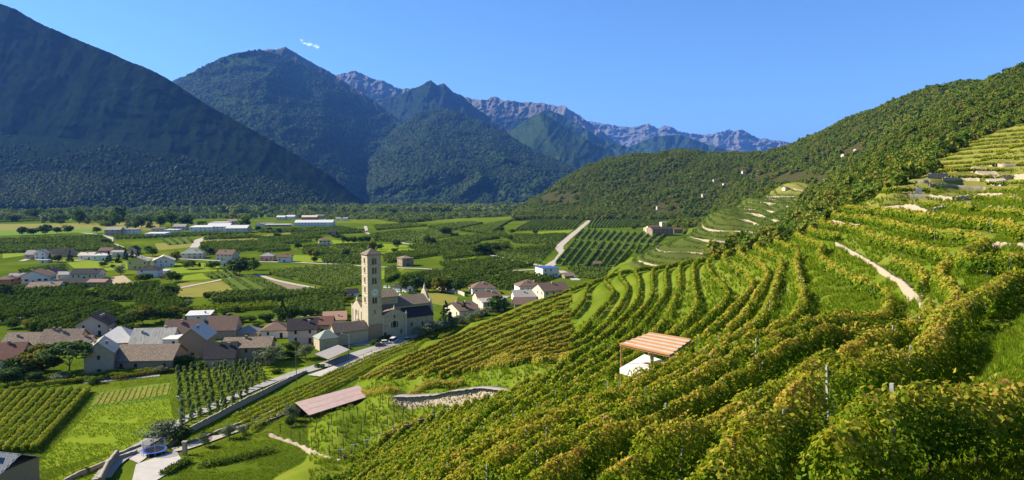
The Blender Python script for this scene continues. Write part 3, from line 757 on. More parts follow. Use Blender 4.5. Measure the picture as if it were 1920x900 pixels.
# ---------------------------------------------------------------- vine rows along the terraces
def contour(level):
    """marching squares over the hill grid: list of world polylines at this height"""
    Z = HZ0
    segs = {}
    def add(p, q): segs.setdefault(p, []).append(q); segs.setdefault(q, []).append(p)
    s = Z > level
    c = s[:-1, :-1].astype(int) + 2 * s[1:, :-1] + 4 * s[1:, 1:] + 8 * s[:-1, 1:]
    for i, j in zip(*np.nonzero((c > 0) & (c < 15))):
        k = c[i, j]
        e = {0: ('u', i, j), 1: ('v', i + 1, j), 2: ('u', i, j + 1), 3: ('v', i, j)}
        T = {1: [(3, 0)], 2: [(0, 1)], 3: [(3, 1)], 4: [(1, 2)], 5: [(3, 2), (0, 1)], 6: [(0, 2)], 7: [(3, 2)], 8: [(2, 3)], 9: [(0, 2)], 10: [(0, 3), (1, 2)], 11: [(1, 2)], 12: [(1, 3)], 13: [(0, 1)], 14: [(0, 3)]}
        for a, b in T[k]: add(e[a], e[b])
    def pos(n):
        d, i, j = n
        i2, j2 = (i + 1, j) if d == 'u' else (i, j + 1)
        f = (level - Z[i, j]) / (Z[i2, j2] - Z[i, j])
        u = UG[i] + f * (UG[i2] - UG[i]); v = VG[j] + f * (VG[j2] - VG[j])
        D = math.exp(v); return (u * D, D)
    out = []; seen = set()
    ends = [n for n in segs if len(segs[n]) == 1] + list(segs)
    for n in ends:
        if n in seen: continue
        line = [n]; seen.add(n)
        while True:
            nx = [q for q in segs[line[-1]] if q not in seen]
            if not nx: break
            seen.add(nx[0]); line.append(nx[0])
        if len(line) > 6: out.append(np.array([pos(q) for q in line]))
    return out
def resample(P, step):
    d = np.concatenate([[0], np.cumsum(np.linalg.norm(np.diff(P, axis=0), axis=1))])
    if d[-1] < step * 3: return None
    t = np.arange(0, d[-1], step)
    return np.stack([np.interp(t, d, P[:, 0]), np.interp(t, d, P[:, 1])], -1)
def smooth(P, k=5):
    if len(P) < 3 * k: return P
    Q = P.copy(); w_ = np.ones(2 * k + 1) / (2 * k + 1)
    for a in range(2): Q[k:-k, a] = np.convolve(P[:, a], w_, 'valid')
    return Q
# places the vines leave free
PERG_C = (15.6, 76.0)
path_line = None
NOVINE_PX = [
    [(640,735),(676,694),(760,655),(1070,536),(1070,668),(1034,692),(960,702),(905,714),(700,727)],   # the even rows of the lower left block are planted one by one below
    [(655,905),(655,860),(700,838),(745,812),(790,792),(860,770),(905,758),(965,737),(1010,716),(1045,700),(1000,706),(960,716),(900,720),(810,722),(700,716),(665,716),(560,716),(460,905)],   # field with posts, wall and path
    [(1555,470),(1640,520),(1700,565),(1718,650),(1732,650),(1738,590),(1722,548),(1660,500),(1575,452)],  # stone wall with its path
]
def hits_px(x, y):
    z = hill0(x, y); return to_px(x, y, z)
def vine_ok(x, y, z):
    px, py = hits_px(x, y)
    u = x / y
    cd = np.interp(u, _cru, _crD, left=400, right=250)
    ok = (px > 600) & (px < 2750) & (py < np.where(px < 2010, 1000, 1080)) & (y > 10) & (y < np.where(px > 1700, 400, cd * 1.04 + 6)) & (z > valley(x, y) + 0.6) & (y < np.where(px > 1700, 420, 300)) & ~((px < 1330) & (y > 296))
    for pl in NOVINE_PX: ok &= ~in_poly(px, py, pl)
    ok &= ~((np.abs(x - 15.8) < 5.2) & (np.abs(y - 76.5) < 6.0))
    ok &= ~((px > 1480) & (z > 54.5) & (fbm(x * 0.05, y * 0.05, 3) < 0.42) & (px < 1850))
    return ok
BOXP = MB(); BOXP.box((0, 0, 1.0), (0.075, 0.075, 2.25))
M['post'] = surf('post', [(0.28, 0.26, 0.22), (0.45, 0.42, 0.37)], 8, bscale=30)
M['stake'] = surf('stake', [(0.11, 0.08, 0.055), (0.22, 0.17, 0.12)], 8, bscale=30)
POST = BOXP.mesh('post', M['post'])
def vtrunk(seed):
    r = random.Random(seed); m = MB(); p = Vector((0, 0, -0.05))
    for k in range(4):
        q = p + Vector((r.uniform(-.08, .08), r.uniform(-.08, .08), 0.25)); m.tube(p, q, 0.035 - 0.004 * k, 0.032 - 0.004 * k, 6); p = q
    for sx in (-1, 1): m.tube(p, p + Vector((sx * 0.4, 0.03, 0.12)), 0.018, 0.01, 5)
    return m.mesh('trunk', M['bark'])
VTR = [vtrunk(i) for i in range(4)]
gb, nt_, bs_, _o = new_mat('grape'); bs_.inputs['Base Color'].default_value = (0.018, 0.012, 0.030, 1); bs_.inputs['Roughness'].default_value = 0.45; M['grape'] = gb
def grapes(seed):
    r = random.Random(seed); m = bpy.data.meshes.new('grape_bunch')
    import bmesh
    bm = bmesh.new()
    for k in range(26):
        t = k / 26; rr = 0.055 * (1 - t) + 0.012
        a = r.uniform(0, 6.28)
        bmesh.ops.create_icosphere(bm, subdivisions=1, radius=0.016, matrix=Matrix.Translation((rr * math.cos(a), rr * math.sin(a), -t * 0.19)))
    bm.to_mesh(m); bm.free(); m.materials.append(M['grape']); return m
GRP = [grapes(i) for i in range(3)]
ORD = ['first','second','third','fourth','fifth','sixth','seventh','eighth','ninth','tenth','eleventh','twelfth','thirteenth','fourteenth','fifteenth','sixteenth','seventeenth','eighteenth','nineteenth','twentieth',
       'twenty-first','twenty-second','twenty-third','twenty-fourth','twenty-fifth','twenty-sixth','twenty-seventh','twenty-eighth','twenty-ninth','thirtieth','thirty-first','thirty-second','thirty-third','thirty-fourth','thirty-fifth','thirty-sixth','thirty-seventh','thirty-eighth','thirty-ninth','fortieth'] + ['forty-' + q for q in ('first','second','third','fourth','fifth','sixth','seventh','eighth','ninth')]
def vine_cloud(L, hgt, wid, lmin, dens=1.0, gold=0.0):
    """leaf points for one row line L (n,2), 0.5 m apart"""
    Ps, Ss, Ts, Ns = [], [], [], []
    D = L[:, 1]
    s = np.clip(0.135 * (D / 24) ** 0.85, 0.135, 0.60)
    per = 0.5 * 3.4 * np.where(D < 60, 1.9, 1.55) / (0.42 * s * s) * dens
    n = rng.poisson(per)
    i = np.repeat(np.arange(len(L)), n); m = len(i)
    if m == 0: return None
    T = np.gradient(L, axis=0); T = T / np.maximum(np.linalg.norm(T, axis=1, keepdims=True), 1e-6)
    al = rng.uniform(-0.5, 0.5, m)
    arc = np.arange(len(L)) * 0.5
    ph = rng.uniform(0, 100)
    hv = hgt * (0.68 + 0.46 * fbm(arc * 0.7 + ph, arc * 0 + ph, 2) + 0.16 * np.abs(np.sin(arc * 2.4 + ph))); wv = wid * (0.6 + 0.8 * fbm(arc * 0.8 + ph + 40, arc * 0 + ph, 2))
    gap = fbm(arc * 0.16 + ph, arc * 0 + 7 + ph, 2) < 0.31
    keep = ~(gap[i] & (rng.random(m) < 0.8)); i = i[keep]; al = al[keep]; m = len(i)
    h = rng.beta(1.5, 1.15, m)
    zt = 0.42 + (hv[i] - 0.42) * h
    side = rng.choice([-1, 1], m) * rng.uniform(0.35, 1.0, m) ** 0.6
    prof = np.sin(np.clip(h * 0.9 + 0.12, 0, 1) * math.pi) ** 0.6
    off = side * wv[i] * prof
    shoots = rng.random(m) < 0.05
    zt = zt + shoots * rng.uniform(0, 0.35, m)
    nx, ny = -T[i, 1], T[i, 0]
    x = L[i, 0] + T[i, 0] * al + nx * off; y = L[i, 1] + T[i, 1] * al + ny * off
    z = hill(x, y) * 0.35 + hill(L[i, 0], L[i, 1]) * 0.65 + zt
    N = np.stack([nx * np.sign(off), ny * np.sign(off), 0.2 + h], -1)
    clump = fbm(arc[i] * 1.3 + ph, zt * 1.5, 2)
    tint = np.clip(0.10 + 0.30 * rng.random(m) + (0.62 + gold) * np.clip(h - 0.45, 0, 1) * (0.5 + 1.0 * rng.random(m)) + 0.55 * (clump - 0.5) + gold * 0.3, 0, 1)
    return np.stack([x, y, z], -1), s[i] * rng.uniform(0.75, 1.25, m), tint, N
nrow = 0; nleaf = 0
VINE_LEVELS = [z for z in LV if z > 8]
ROWLINES = []
for li, lev in enumerate(VINE_LEVELS):
    segs = []
    for P in contour(lev):
        P = resample(P, 0.5)
        if P is None: continue
        P = smooth(P, 4)
        ok = vine_ok(P[:, 0], P[:, 1], np.full(len(P), lev))
        k = np.flatnonzero(np.diff(np.concatenate([[0], ok.astype(int), [0]])))
        for a_, b2 in zip(k[::2], k[1::2]):
            if b2 - a_ >= 12: segs.append(P[a_:b2])
    segs.sort(key=lambda q: -q[:, 1].mean())
    for si, L in enumerate(segs):
        far = L[:, 1].mean() > 150
        top = lev > 54.5
        res = vine_cloud(L, (2.05 if L[:, 1].mean() > 24 else 1.8) if not top else 1.3, 0.38 if L[:, 1].mean() < 60 else (0.54 if lev < 33 else 0.66), 0.13, gold=0.13 if lev > 46 else 0.09 if lev > 38 else (-0.04 if lev > 20 else -0.05))
        if res is None: continue
        P3, S, Tn, N = res
        mid = L[len(L) // 2]
        root = empty('vine_row', (mid[0], mid[1], float(hill(*mid))))
        where = ''
        if len(segs) > 1: where = (', far stretch', ', near stretch', ', middle stretch')[0 if si == 0 else (1 if si == len(segs) - 1 else 2)]
        if len(segs) > 3 and 0 < si < len(segs) - 1: where = f', {ORD[si]} stretch from far'
        tag(root, f'{"gold and green" if lev > 27 else "dense green"} vine row, {ORD[li]} terrace up from the road{where}', 'vine row', 'vine rows on the terraced spur')
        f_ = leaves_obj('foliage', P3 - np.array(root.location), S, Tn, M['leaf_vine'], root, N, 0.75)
        nrow += 1; nleaf += len(P3)
        ROWLINES.append(L)
        k = 4 + int(rng.integers(0, 6))
        while k < len(L):
            x, y = L[k]
            if y < 135:
                p = link(bpy.data.objects.new('post', POST), root)
                p.location = (x - mid[0], y - mid[1], float(hill(x, y)) - root.location.z - 0.05)
                p.rotation_euler = (random.uniform(-.07, .07), random.uniform(-.07, .07), random.uniform(0, 3)); p.scale = (1, 1, random.uniform(0.9, 1.06))
            k += 11
        k = 1
        while k < len(L):
            x, y = L[k]
            if y < 42:
                p = link(bpy.data.objects.new('trunk', VTR[k % 4]), root)
                p.location = (x - mid[0], y - mid[1], float(hill(x, y)) - root.location.z); p.rotation_euler = (0, 0, random.uniform(0, 6))
                if y < 36:
                    for q in range(2):
                        g = link(bpy.data.objects.new('grape_bunch', GRP[(k + q) % 3]), root)
                        g.location = p.location + Vector((random.uniform(-.4, .4), random.uniform(-.4, .4), random.uniform(0.6, 0.95))); g.scale = (1.3,) * 3
            k += 3
print('rows', nrow, 'leaves', nleaf)

# grass between the rows, tall near the camera
def tuft(seed):
    rg = np.random.default_rng(seed); V = []; T = []
    for k in range(22):
        a = rg.uniform(0, 6.28); r0 = rg.uniform(0, 0.22); h = rg.uniform(0.5, 1.0); ln = rg.uniform(0.15, 0.6)
        c, s = math.cos(a), math.sin(a); b = np.array([c * r0, s * r0, 0]); w_ = 0.035
        t = b + [c * ln * h, s * ln * h, h]; m_ = b + [c * ln * h * 0.35, s * ln * h * 0.35, h * 0.6]; p = np.array([-s, c, 0]) * w_
        V += [b - p, b + p, m_ + p * 0.8, m_ - p * 0.8, m_ - p * 0.8, m_ + p * 0.8, t + p * 0.1, t - p * 0.1]
        T += [rg.random()] * 2
    V = np.array(V); return np_mesh('grass_tuft', V, np.arange(len(V)).reshape(-1, 4), M['blade'], attrs={'tint': ('FACE', np.array(T))})
M['blade'] = leaf_mat('blade', [(0.11, 0.20, 0.006), (0.18, 0.265, 0.008), (0.28, 0.285, 0.03)], 0.35, 0.5)
TUF = [bpy.data.objects.new('grass_tuft', tuft(i)) for i in range(4)]
n = 140000
gD = np.exp(rng.uniform(math.log(7), math.log(190), n)); gu = rng.uniform(-0.30, 1.25, n)
gx_, gy_ = gu * gD, gD
k = (hill(gx_, gy_) > valley(gx_, gy_)) & (fbm(gx_ * 0.25, gy_ * 0.25, 3) > np.where(gy_ < 60, 0.26, 0.38))
gpx, gpy = hits_px(gx_, gy_)
k &= (gpy < 1050) & (gpx > 560)
gx_, gy_ = gx_[k], gy_[k]
gs = np.clip(0.30 * (gy_ / 25) ** 0.5, 0.24, 0.8) * rng.uniform(0.6, 1.4, len(gx_))
scatter('hill_grass', np.stack([gx_, gy_, hill(gx_, gy_) - 0.02], -1), gs, TUF)
# ---------------------------------------------------------------- valley: fields, roads, orchards
_FD = np.linspace(60, 7000, 14000)
_FT = (valley(0, _FD) - CAMZ) / _FD
def fp(px, py):
    """photo pixel -> point on the valley floor"""
    u, t = ray(px, py)
    D = np.interp(t, _FT, _FD)
    return np.stack([u * D, D], -1)
def gp(px, py):
    """photo pixel -> point on whichever ground the sight line meets first"""
    D = hit(px, py, ground); u, _ = ray(px, py); return np.array([float(u * D), float(D)])
M['grass_bright'] = surf('grass_bright', [(0.105, 0.17, 0.003), (0.165, 0.22, 0.004), (0.22, 0.225, 0.010)], 0.35, world=True, bscale=3.0, bstr=0.8, bdist=0.15)
M['grass_dry'] = surf('grass_dry', [(0.12, 0.13, 0.015), (0.21, 0.185, 0.03), (0.15, 0.18, 0.015)], 0.10, world=True, bscale=2.0, bstr=0.8, bdist=0.2)
M['grass_mid'] = surf('grass_mid', [(0.07, 0.14, 0.007), (0.11, 0.19, 0.009), (0.16, 0.20, 0.014)], 0.12, world=True, bscale=2.0, bstr=0.8, bdist=0.2)
M['orchard_floor'] = surf('orchard_floor', [(0.060, 0.095, 0.010), (0.10, 0.145, 0.014)], 0.2, world=True)
M['soil'] = surf('soil', [(0.13, 0.095, 0.055), (0.22, 0.17, 0.10), (0.17, 0.15, 0.07)], 0.25, world=True, bscale=2.5, bstr=0.8, bdist=0.15)
M['straw'] = surf('straw', [(0.30, 0.23, 0.13), (0.42, 0.33, 0.19)], 0.3, world=True, bscale=2.5)
M['road'] = surf('road', [(0.26, 0.24, 0.21), (0.36, 0.335, 0.295)], 0.4, world=True, bscale=6, bdist=0.01)
M['track'] = surf('track', [(0.34, 0.29, 0.22), (0.46, 0.40, 0.31)], 0.3, world=True, bscale=5, bdist=0.02)
M['concrete'] = surf('concrete', [(0.36, 0.32, 0.27), (0.50, 0.45, 0.38)], 0.5, world=True, bscale=6, bdist=0.01)
SHEETZ = [0.02]
def sheet(name, quads, mat, fn=None, n=14, gfn=None):
    """ground cover laid on the ground; every quad given by four photo pixels"""
    gfn = gfn or valley
    SHEETZ[0] += 0.004
    V, Fs = [], []; b = 0
    for q in quads:
        c = [fp(*p) if gfn is valley else gp(*p) for p in q]
        s, t = np.meshgrid(np.linspace(0, 1, n), np.linspace(0, 1, n), indexing='ij')
        s = s[..., None]; t = t[..., None]
        P = (c[0] * (1 - s) + c[1] * s) * (1 - t) + (c[3] * (1 - s) + c[2] * s) * t
        wob = 1.0
        V.append(np.concatenate([P, (gfn(P[..., 0], P[..., 1]) + SHEETZ[0])[..., None]], -1).reshape(-1, 3))
        i = np.arange(n * n).reshape(n, n) + b; b += n * n
        f = np.stack([i[:-1, :-1], i[1:, :-1], i[1:, 1:], i[:-1, 1:]], -1).reshape(-1, 4)
        Fs.append(f)
    V = np.concatenate(V); Fs = np.concatenate(Fs)
    e1 = V[Fs[:, 1]] - V[Fs[:, 0]]; e2 = V[Fs[:, 2]] - V[Fs[:, 0]]
    flip = np.cross(e1, e2)[:, 2] < 0; Fs[flip] = Fs[flip][:, ::-1]
    return tag(np_obj(name, V, Fs, mat), kind='structure')
def strip(name, pix, width, mat, gfn=None, lift=0.09, step=2.5):
    gfn = gfn or valley
    P = np.array([fp(*p) if gfn is valley else gp(*p) for p in pix])
    P = resample(P, step); P = smooth(P, 2) if len(P) > 12 else P
    T = np.gradient(P, axis=0); T /= np.maximum(np.linalg.norm(T, axis=1, keepdims=True), 1e-6)
    Nn = np.stack([-T[:, 1], T[:, 0]], -1)
    wd = width * (1 + 0.15 * (vnoise(np.arange(len(P)) * 0.3, np.zeros(len(P))) - 0.5))[:, None] / 2
    rows = [P + Nn * wd * k for k in (-1, -0.33, 0.33, 1)]
    zc = np.maximum.reduce([gfn(r[:, 0], r[:, 1]) for r in rows])
    SHEETZ[0] += 0.002
    V = np.stack([np.concatenate([r, (zc + lift + SHEETZ[0])[:, None]], -1) for r in rows], 1)
    m, k = V.shape[:2]; i = np.arange(m * k).reshape(m, k)
    f = np.stack([i[:-1, :-1], i[:-1, 1:], i[1:, 1:], i[1:, :-1]], -1).reshape(-1, 4)
    tag(np_obj(name, V.reshape(-1, 3), f, mat), kind='structure')
    return P
# fields
for q in ([(50,888),(172,768),(300,752),(330,795)], [(60,890),(330,795),(268,838),(150,868)]): pass
sheet('lawn', [[(55,886),(172,768),(316,745),(330,800)], [(55,886),(330,800),(270,836),(205,852)]], M['grass_bright'])
sheet('lawn', [[(60,915),(216,850),(200,905),(150,930)]], M['grass_bright'])
sheet('lawn', [[(480,686),(560,674),(582,692),(506,722)]], M['grass_bright'])
sheet('mown_field', [[(165,768),(185,733),(325,716),(316,748)]], M['grass_mid'])
sheet('field', [[(335,530),(425,528),(445,552),(318,560)]], M['grass_dry'])
sheet('field', [[(340,518),(378,512),(400,523),(342,526)]], M['grass_bright'])
sheet('field', [[(380,516),(432,505),(445,519),(398,523)]], M['orchard_floor'])
sheet('ploughed_field', [[(206,520),(232,516),(256,535),(208,538)]], M['straw'])
sheet('ploughed_field', [[(205,540),(290,534),(282,546),(225,550)]], M['straw'])
sheet('ploughed_field', [[(473,521),(545,509),(560,508),(500,516)]], M['soil'])
sheet('ploughed_field', [[(490,524),(520,527),(650,551),(560,552)]], M['soil'])
sheet('ploughed_field', [[(470,521),(489,522),(560,552),(530,552)]], M['grass_bright'])
sheet('meadow_strip', [[(-60,421),(300,417),(300,431),(-60,438)]], M['grass_dry'])
sheet('meadow_strip', [[(-60,433),(190,429),(200,437),(-60,443)]], M['grass_mid'])
sheet('meadow_strip', [[(90,405),(190,404),(215,412),(95,413)]], M['grass_bright'])
sheet('meadow_strip', [[(-60,388),(60,387),(80,390),(-60,393)]], M['grass_dry'])
sheet('meadow_strip', [[(-60,393),(240,388),(280,393),(-60,397)]], M['grass_mid'])
sheet('yellow_field', [[(290,457),(360,452),(362,463),(296,470)]], M['grass_dry'])
sheet('yellow_field', [[(374,450),(500,446),(520,449),(374,455)]], M['grass_dry'])
sheet('yellow_field', [[(468,444),(540,436),(548,438),(470,447)]], M['grass_dry'])
sheet('yellow_field', [[(348,582),(520,570),(522,580),(352,590)]], M['grass_bright'])
sheet('bright_meadow', [[(545,478),(650,482),(640,492),(548,492)]], M['grass_bright'])
sheet('bright_meadow', [[(622,450),(690,456),(720,466),(625,458)]], M['grass_bright'])
sheet('bright_meadow', [[(690,455),(760,460),(800,470),(720,480)]], M['grass_bright'])
sheet('bright_meadow', [[(714,508),(760,503),(740,520),(716,524)]], M['grass_bright'])
sheet('bright_meadow', [[(833,483),(900,478),(880,489),(840,494)]], M['grass_bright'])
sheet('bright_meadow', [[(1010,435),(1075,431),(1062,440),(1005,440)]], M['grass_bright'])
sheet('bright_meadow', [[(1170,476),(1192,459),(1198,459),(1180,478)]], M['grass_bright'])
sheet('bright_meadow', [[(1150,500),(1185,482),(1195,484),(1160,512)]], M['grass_bright'])
sheet('bright_meadow', [[(1270,425),(1308,407),(1314,408),(1284,426)]], M['grass_bright'])
sheet('bright_meadow', [[(800,545),(860,556),(850,578),(795,566)]], M['grass_dry'])
sheet('bright_meadow', [[(5,472),(60,468),(55,478),(5,485)]], M['grass_bright'])
sheet('bright_meadow', [[(120,488),(240,490),(240,505),(150,512)]], M['grass_bright'])
sheet('bright_meadow', [[(300,495),(400,493),(420,508),(320,514)]], M['grass_bright'])
sheet('bright_meadow', [[(0,566),(130,562),(140,575),(0,582)]], M['grass_bright'])
sheet('yard', [[(215,850),(268,836),(300,840),(260,870)], [(255,872),(330,845),(345,870),(240,935)]], M['concrete'])
sheet('parking_place', [[(640,652),(690,640),(790,624),(775,640)]], M['road'])
sheet('village_yard', [[(130,712),(300,690),(300,706),(160,720)]], M['road'])
# soil strips of the young planting
for k in range(13):
    t = k / 12
    x0, y0 = 176 + t * 134, 762 - t * 20; x1, y1 = 192 + t * 124, 736 - t * 17
    a, b = fp(x0, y0), fp(x1, y1); d = (b - a); nrm = np.array([-d[1], d[0]]); nrm = nrm / np.linalg.norm(nrm) * 0.45
    V = [[*(a + nrm), 0], [*(a - nrm), 0], [*(b - nrm), 0], [*(b + nrm), 0]]
    for v in V: v[2] = float(valley(v[0], v[1])) + 0.16
    tag(np_obj('soil_strip', V, [[0, 1, 2, 3]], M['grass_dry']), kind='structure')
# roads
strip('road', [(190,900),(215,865),(268,836),(335,793),(430,749),(515,714),(556,700)], 3.4, M['road'])
strip('road', [(545,704),(570,697),(640,674),(700,654),(760,640),(800,618),(870,592),(908,574),(950,555)], 5.6, M['road'])
strip('road', [(590,706),(650,684),(700,664),(750,648),(790,628)], 5.5, M['concrete'], lift=0.05)
strip('dirt_path', [(325,846),(365,838),(430,812),(500,788),(545,770)], 2.8, M['track'])
strip('lane', [(-40,612),(120,580),(300,548),(395,529),(445,519),(480,514),(492,518),(512,525),(549,533),(587,540),(651,548)], 3.8, M['track'])
strip('lane', [(480,491),(549,492),(608,495),(621,495),(675,499),(715,501),(755,503),(789,504),(837,507)], 4.5, M['track'])
strip('lane', [(556,507),(590,500),(618,496)], 3.0, M['track'])
strip('lane', [(1110,407),(1098,420),(1085,431),(1070,443),(1051,460),(1048,466),(1056,475),(1048,487),(1028,500)], 8.0, M['track'])
strip('lane', [(1050,508),(1065,515),(1082,527)], 6, M['track'])
strip('lane', [(685,424),(688,437),(704,443),(760,457),(800,461),(845,463)], 5, M['track'])
strip('lane', [(918,478),(960,489),(1017,499)], 4.5, M['track'])
strip('lane', [(915,511),(960,508),(1020,505)], 4.5, M['track'])
strip('lane', [(395,443),(373,450),(364,465)], 9, M['track'])
strip('lane', [(220,470),(262,482),(300,486),(345,486),(420,490),(470,492)], 5, M['track'])
strip('lane', [(155,437),(185,440),(208,446),(206,455),(232,466)], 6, M['track'])
strip('lane', [(40,490),(60,484),(90,490),(150,488),(200,484)], 5, M['track'])

# orchards: every block is rows of small trees, far off and past counting
def orchard(name, q, spacing=None, h=2.6, w=0.8, mat='leaf_orchard', smin=0.35, dens=1.0, floor=True):
    c = [fp(*p) for p in q]
    L0 = 0.5 * (np.linalg.norm(c[3] - c[0]) + np.linalg.norm(c[2] - c[1]))
    D = np.mean([p[1] for p in c]); sp = spacing or float(np.clip(D / 85, 4.4, 10.5))
    n = max(2, int(L0 / sp)); s = float(np.clip(D / 430, smin, 2.4))
    PP, NN, TT = [], [], []
    for k in range(n + 1):
        t = k / n; a = c[0] * (1 - t) + c[3] * t; b = c[1] * (1 - t) + c[2] * t
        ln = np.linalg.norm(b - a); m = rng.poisson(ln * (2 * h + w) * 1.35 / (0.42 * s * s) * dens)
        if m < 2: continue
        f = rng.random(m); d = (b - a) / ln; nr = np.array([-d[1], d[0]])
        tr = np.abs(np.sin(f * ln / 3.2 * math.pi + k)) ** 0.6                      # one bulge per tree
        hh = rng.beta(1.3, 1.2, m)
        miss = vnoise(f * ln * 0.11 + 31 * k, np.full(m, k * 3.3)) < 0.16
        off = rng.uniform(-1, 1, m) * w * (1.05 - 0.65 * hh) * (0.55 + 0.6 * tr)
        p = a + (b - a) * f[:, None] + nr * off[:, None]
        z = 0.35 + hh * h * (0.72 + 0.36 * tr)
        k_ = ~miss
        PP.append(np.concatenate([p, (valley(p[:, 0], p[:, 1]) + z)[:, None]], -1)[k_])
        NN.append(np.stack([nr[0] * np.sign(off), nr[1] * np.sign(off), 0.3 + hh], -1)[k_])
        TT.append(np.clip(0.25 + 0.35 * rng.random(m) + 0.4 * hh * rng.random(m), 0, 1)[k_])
    PP = np.concatenate(PP); NN = np.concatenate(NN); TT = np.concatenate(TT)
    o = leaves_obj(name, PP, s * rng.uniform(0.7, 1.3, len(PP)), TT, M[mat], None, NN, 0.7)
    tag(o, kind='stuff')
    if floor: sheet('orchard_floor', [q], M['orchard_floor'], n=4)
    return len(PP)
ob = 0
for q in ([(-60,452),(190,443),(214,457),(-60,460)], [(-60,463),(205,459),(236,470),(-60,477)], [(375,457),(475,453),(535,463),(380,479)], [(383,446),(470,442),(500,446),(381,450)],
          [(212,443),(300,441),(300,446),(214,449)], [(300,441),(370,437),(470,438),(302,446)], [(480,432),(640,427),(684,433),(485,437)], [(545,439),(640,435),(690,436),(550,444)],
          [(482,448),(590,441),(606,446),(484,456)], [(484,458),(560,452),(598,452),(486,463)], [(482,465),(540,461),(546,470),(484,475)], [(570,463),(600,461),(655,479),(566,476)],
          [(622,462),(690,459),(700,478),(645,472)], [(600,483),(690,480),(690,496),(606,493)], [(500,514),(628,541),(690,530),(572,504)], [(578,504),(690,528),(690,512),(645,499)],
          [(530,567),(645,557),(645,590),(565,592)], [(800,426),(880,417),(905,419),(835,436)], [(860,433),(935,418),(962,412),(918,440)], [(967,433),(1003,413),(1096,409),(1074,430)],
          [(956,443),(1066,440),(1042,459),(962,456)], [(905,473),(1044,462),(1012,494),(935,480)], [(822,470),(955,456),(958,472),(832,488)], [(822,496),(935,486),(1010,500),(842,510)],
          [(1102,428),(1112,409),(1220,405),(1200,426)], [(1204,426),(1224,405),(1302,403),(1266,424)], [(1078,448),(1094,431),(1246,441),(1228,457)], [(1042,497),(1079,452),(1130,455),(1095,503)], [(1098,503),(1133,455),(1190,459),(1152,504)],
          [(1062,505),(1145,508),(1120,524),(1084,520)], [(1192,477),(1199,460),(1232,460),(1208,477)], [(1280,440),(1294,424),(1333,407),(1303,428)], [(1168,507),(1192,488),(1222,495),(1152,514)],
          [(716,480),(800,470),(832,477),(722,494)], [(748,521),(830,509),(960,506),(802,542)], [(872,536),(960,513),(1038,521),(962,546)], [(692,441),(758,433),(800,440),(702,452)], [(762,464),(855,449),(900,455),(802,478)],
          [(706,452),(780,455),(862,441),(802,432)], [(25,513),(120,499),(126,507),(62,515)], [(700,424),(770,420),(800,424),(705,432)], [(-60,412),(80,409),(95,414),(-60,419)],
          [(850,448),(945,436),(955,445),(865,456)], [(722,506),(742,504),(745,520),(722,530)]):
    ob += orchard('orchard', q)
ob += orchard('dark_orchard', [(398,557),(640,549),(650,557),(396,571)], 4.0, 3.6, 1.1, smin=0.6)
ob += orchard('young_orchard', [(414,523),(452,553),(512,549),(458,520)], 8.0, 2.2, 0.8)
ob += orchard('hedge_orchard', [(465,523),(530,550),(536,549),(471,522)], 4.0, 2.6, 0.9)
ob += orchard('young_orchard', [(384,517),(398,523),(444,519),(430,506)], 6.0, 1.8, 0.7)
ob += orchard('small_vineyard', [(302,448),(318,460),(360,456),(350,446)], 8.0, 2.2, 0.9)
ob += orchard('pale_vineyard', [(350,582),(520,571),(522,579),(354,589)], 3.0, 2.0, 0.9, 'leaf_vineyard_pale', 0.7)
for q in ([(-30,560),(105,547),(190,558),(-30,582)], [(-30,588),(150,566),(200,575),(-30,612)], [(40,620),(190,575),(268,588),(130,632)], [(180,546),(300,538),(312,562),(190,566)], [(250,566),(320,556),(350,580),(270,600)], [(60,552),(130,540),(185,545),(110,556)]):
    ob += orchard('bushy_orchard', q, 6.5, 3.8, 1.8, 'leaf_green', 0.62, floor=False)
# rows on the far terraced hillside
for lev in np.arange(1.5, 74, 1.9):
    for P in contour(float(lev)):
        P = resample(P, 2.0)
        if P is None: continue
        ok = is_terr2(P[:, 0], P[:, 1]) & (hill0(P[:, 0], P[:, 1]) > valley(P[:, 0], P[:, 1]) + 0.4)
        k = np.flatnonzero(np.diff(np.concatenate([[0], ok.astype(int), [0]])))
        for a_, b2 in zip(k[::2], k[1::2]):
            if b2 - a_ < 12: continue
            L = P[a_:b2]; m = len(L) * 7
            i = rng.integers(0, len(L), m); z = rng.uniform(0.3, 1.9, m)
            q = L[i] + rng.normal(0, 0.8, (m, 2))
            o = leaves_obj('terrace_vines', np.concatenate([q, (hill(q[:, 0], q[:, 1]) + z)[:, None]], -1), rng.uniform(0.7, 1.3, m), rng.uniform(0.1, 0.8, m), M['leaf_orchard'])
            tag(o, kind='stuff'); ob += m
print('orchard leaves', ob)

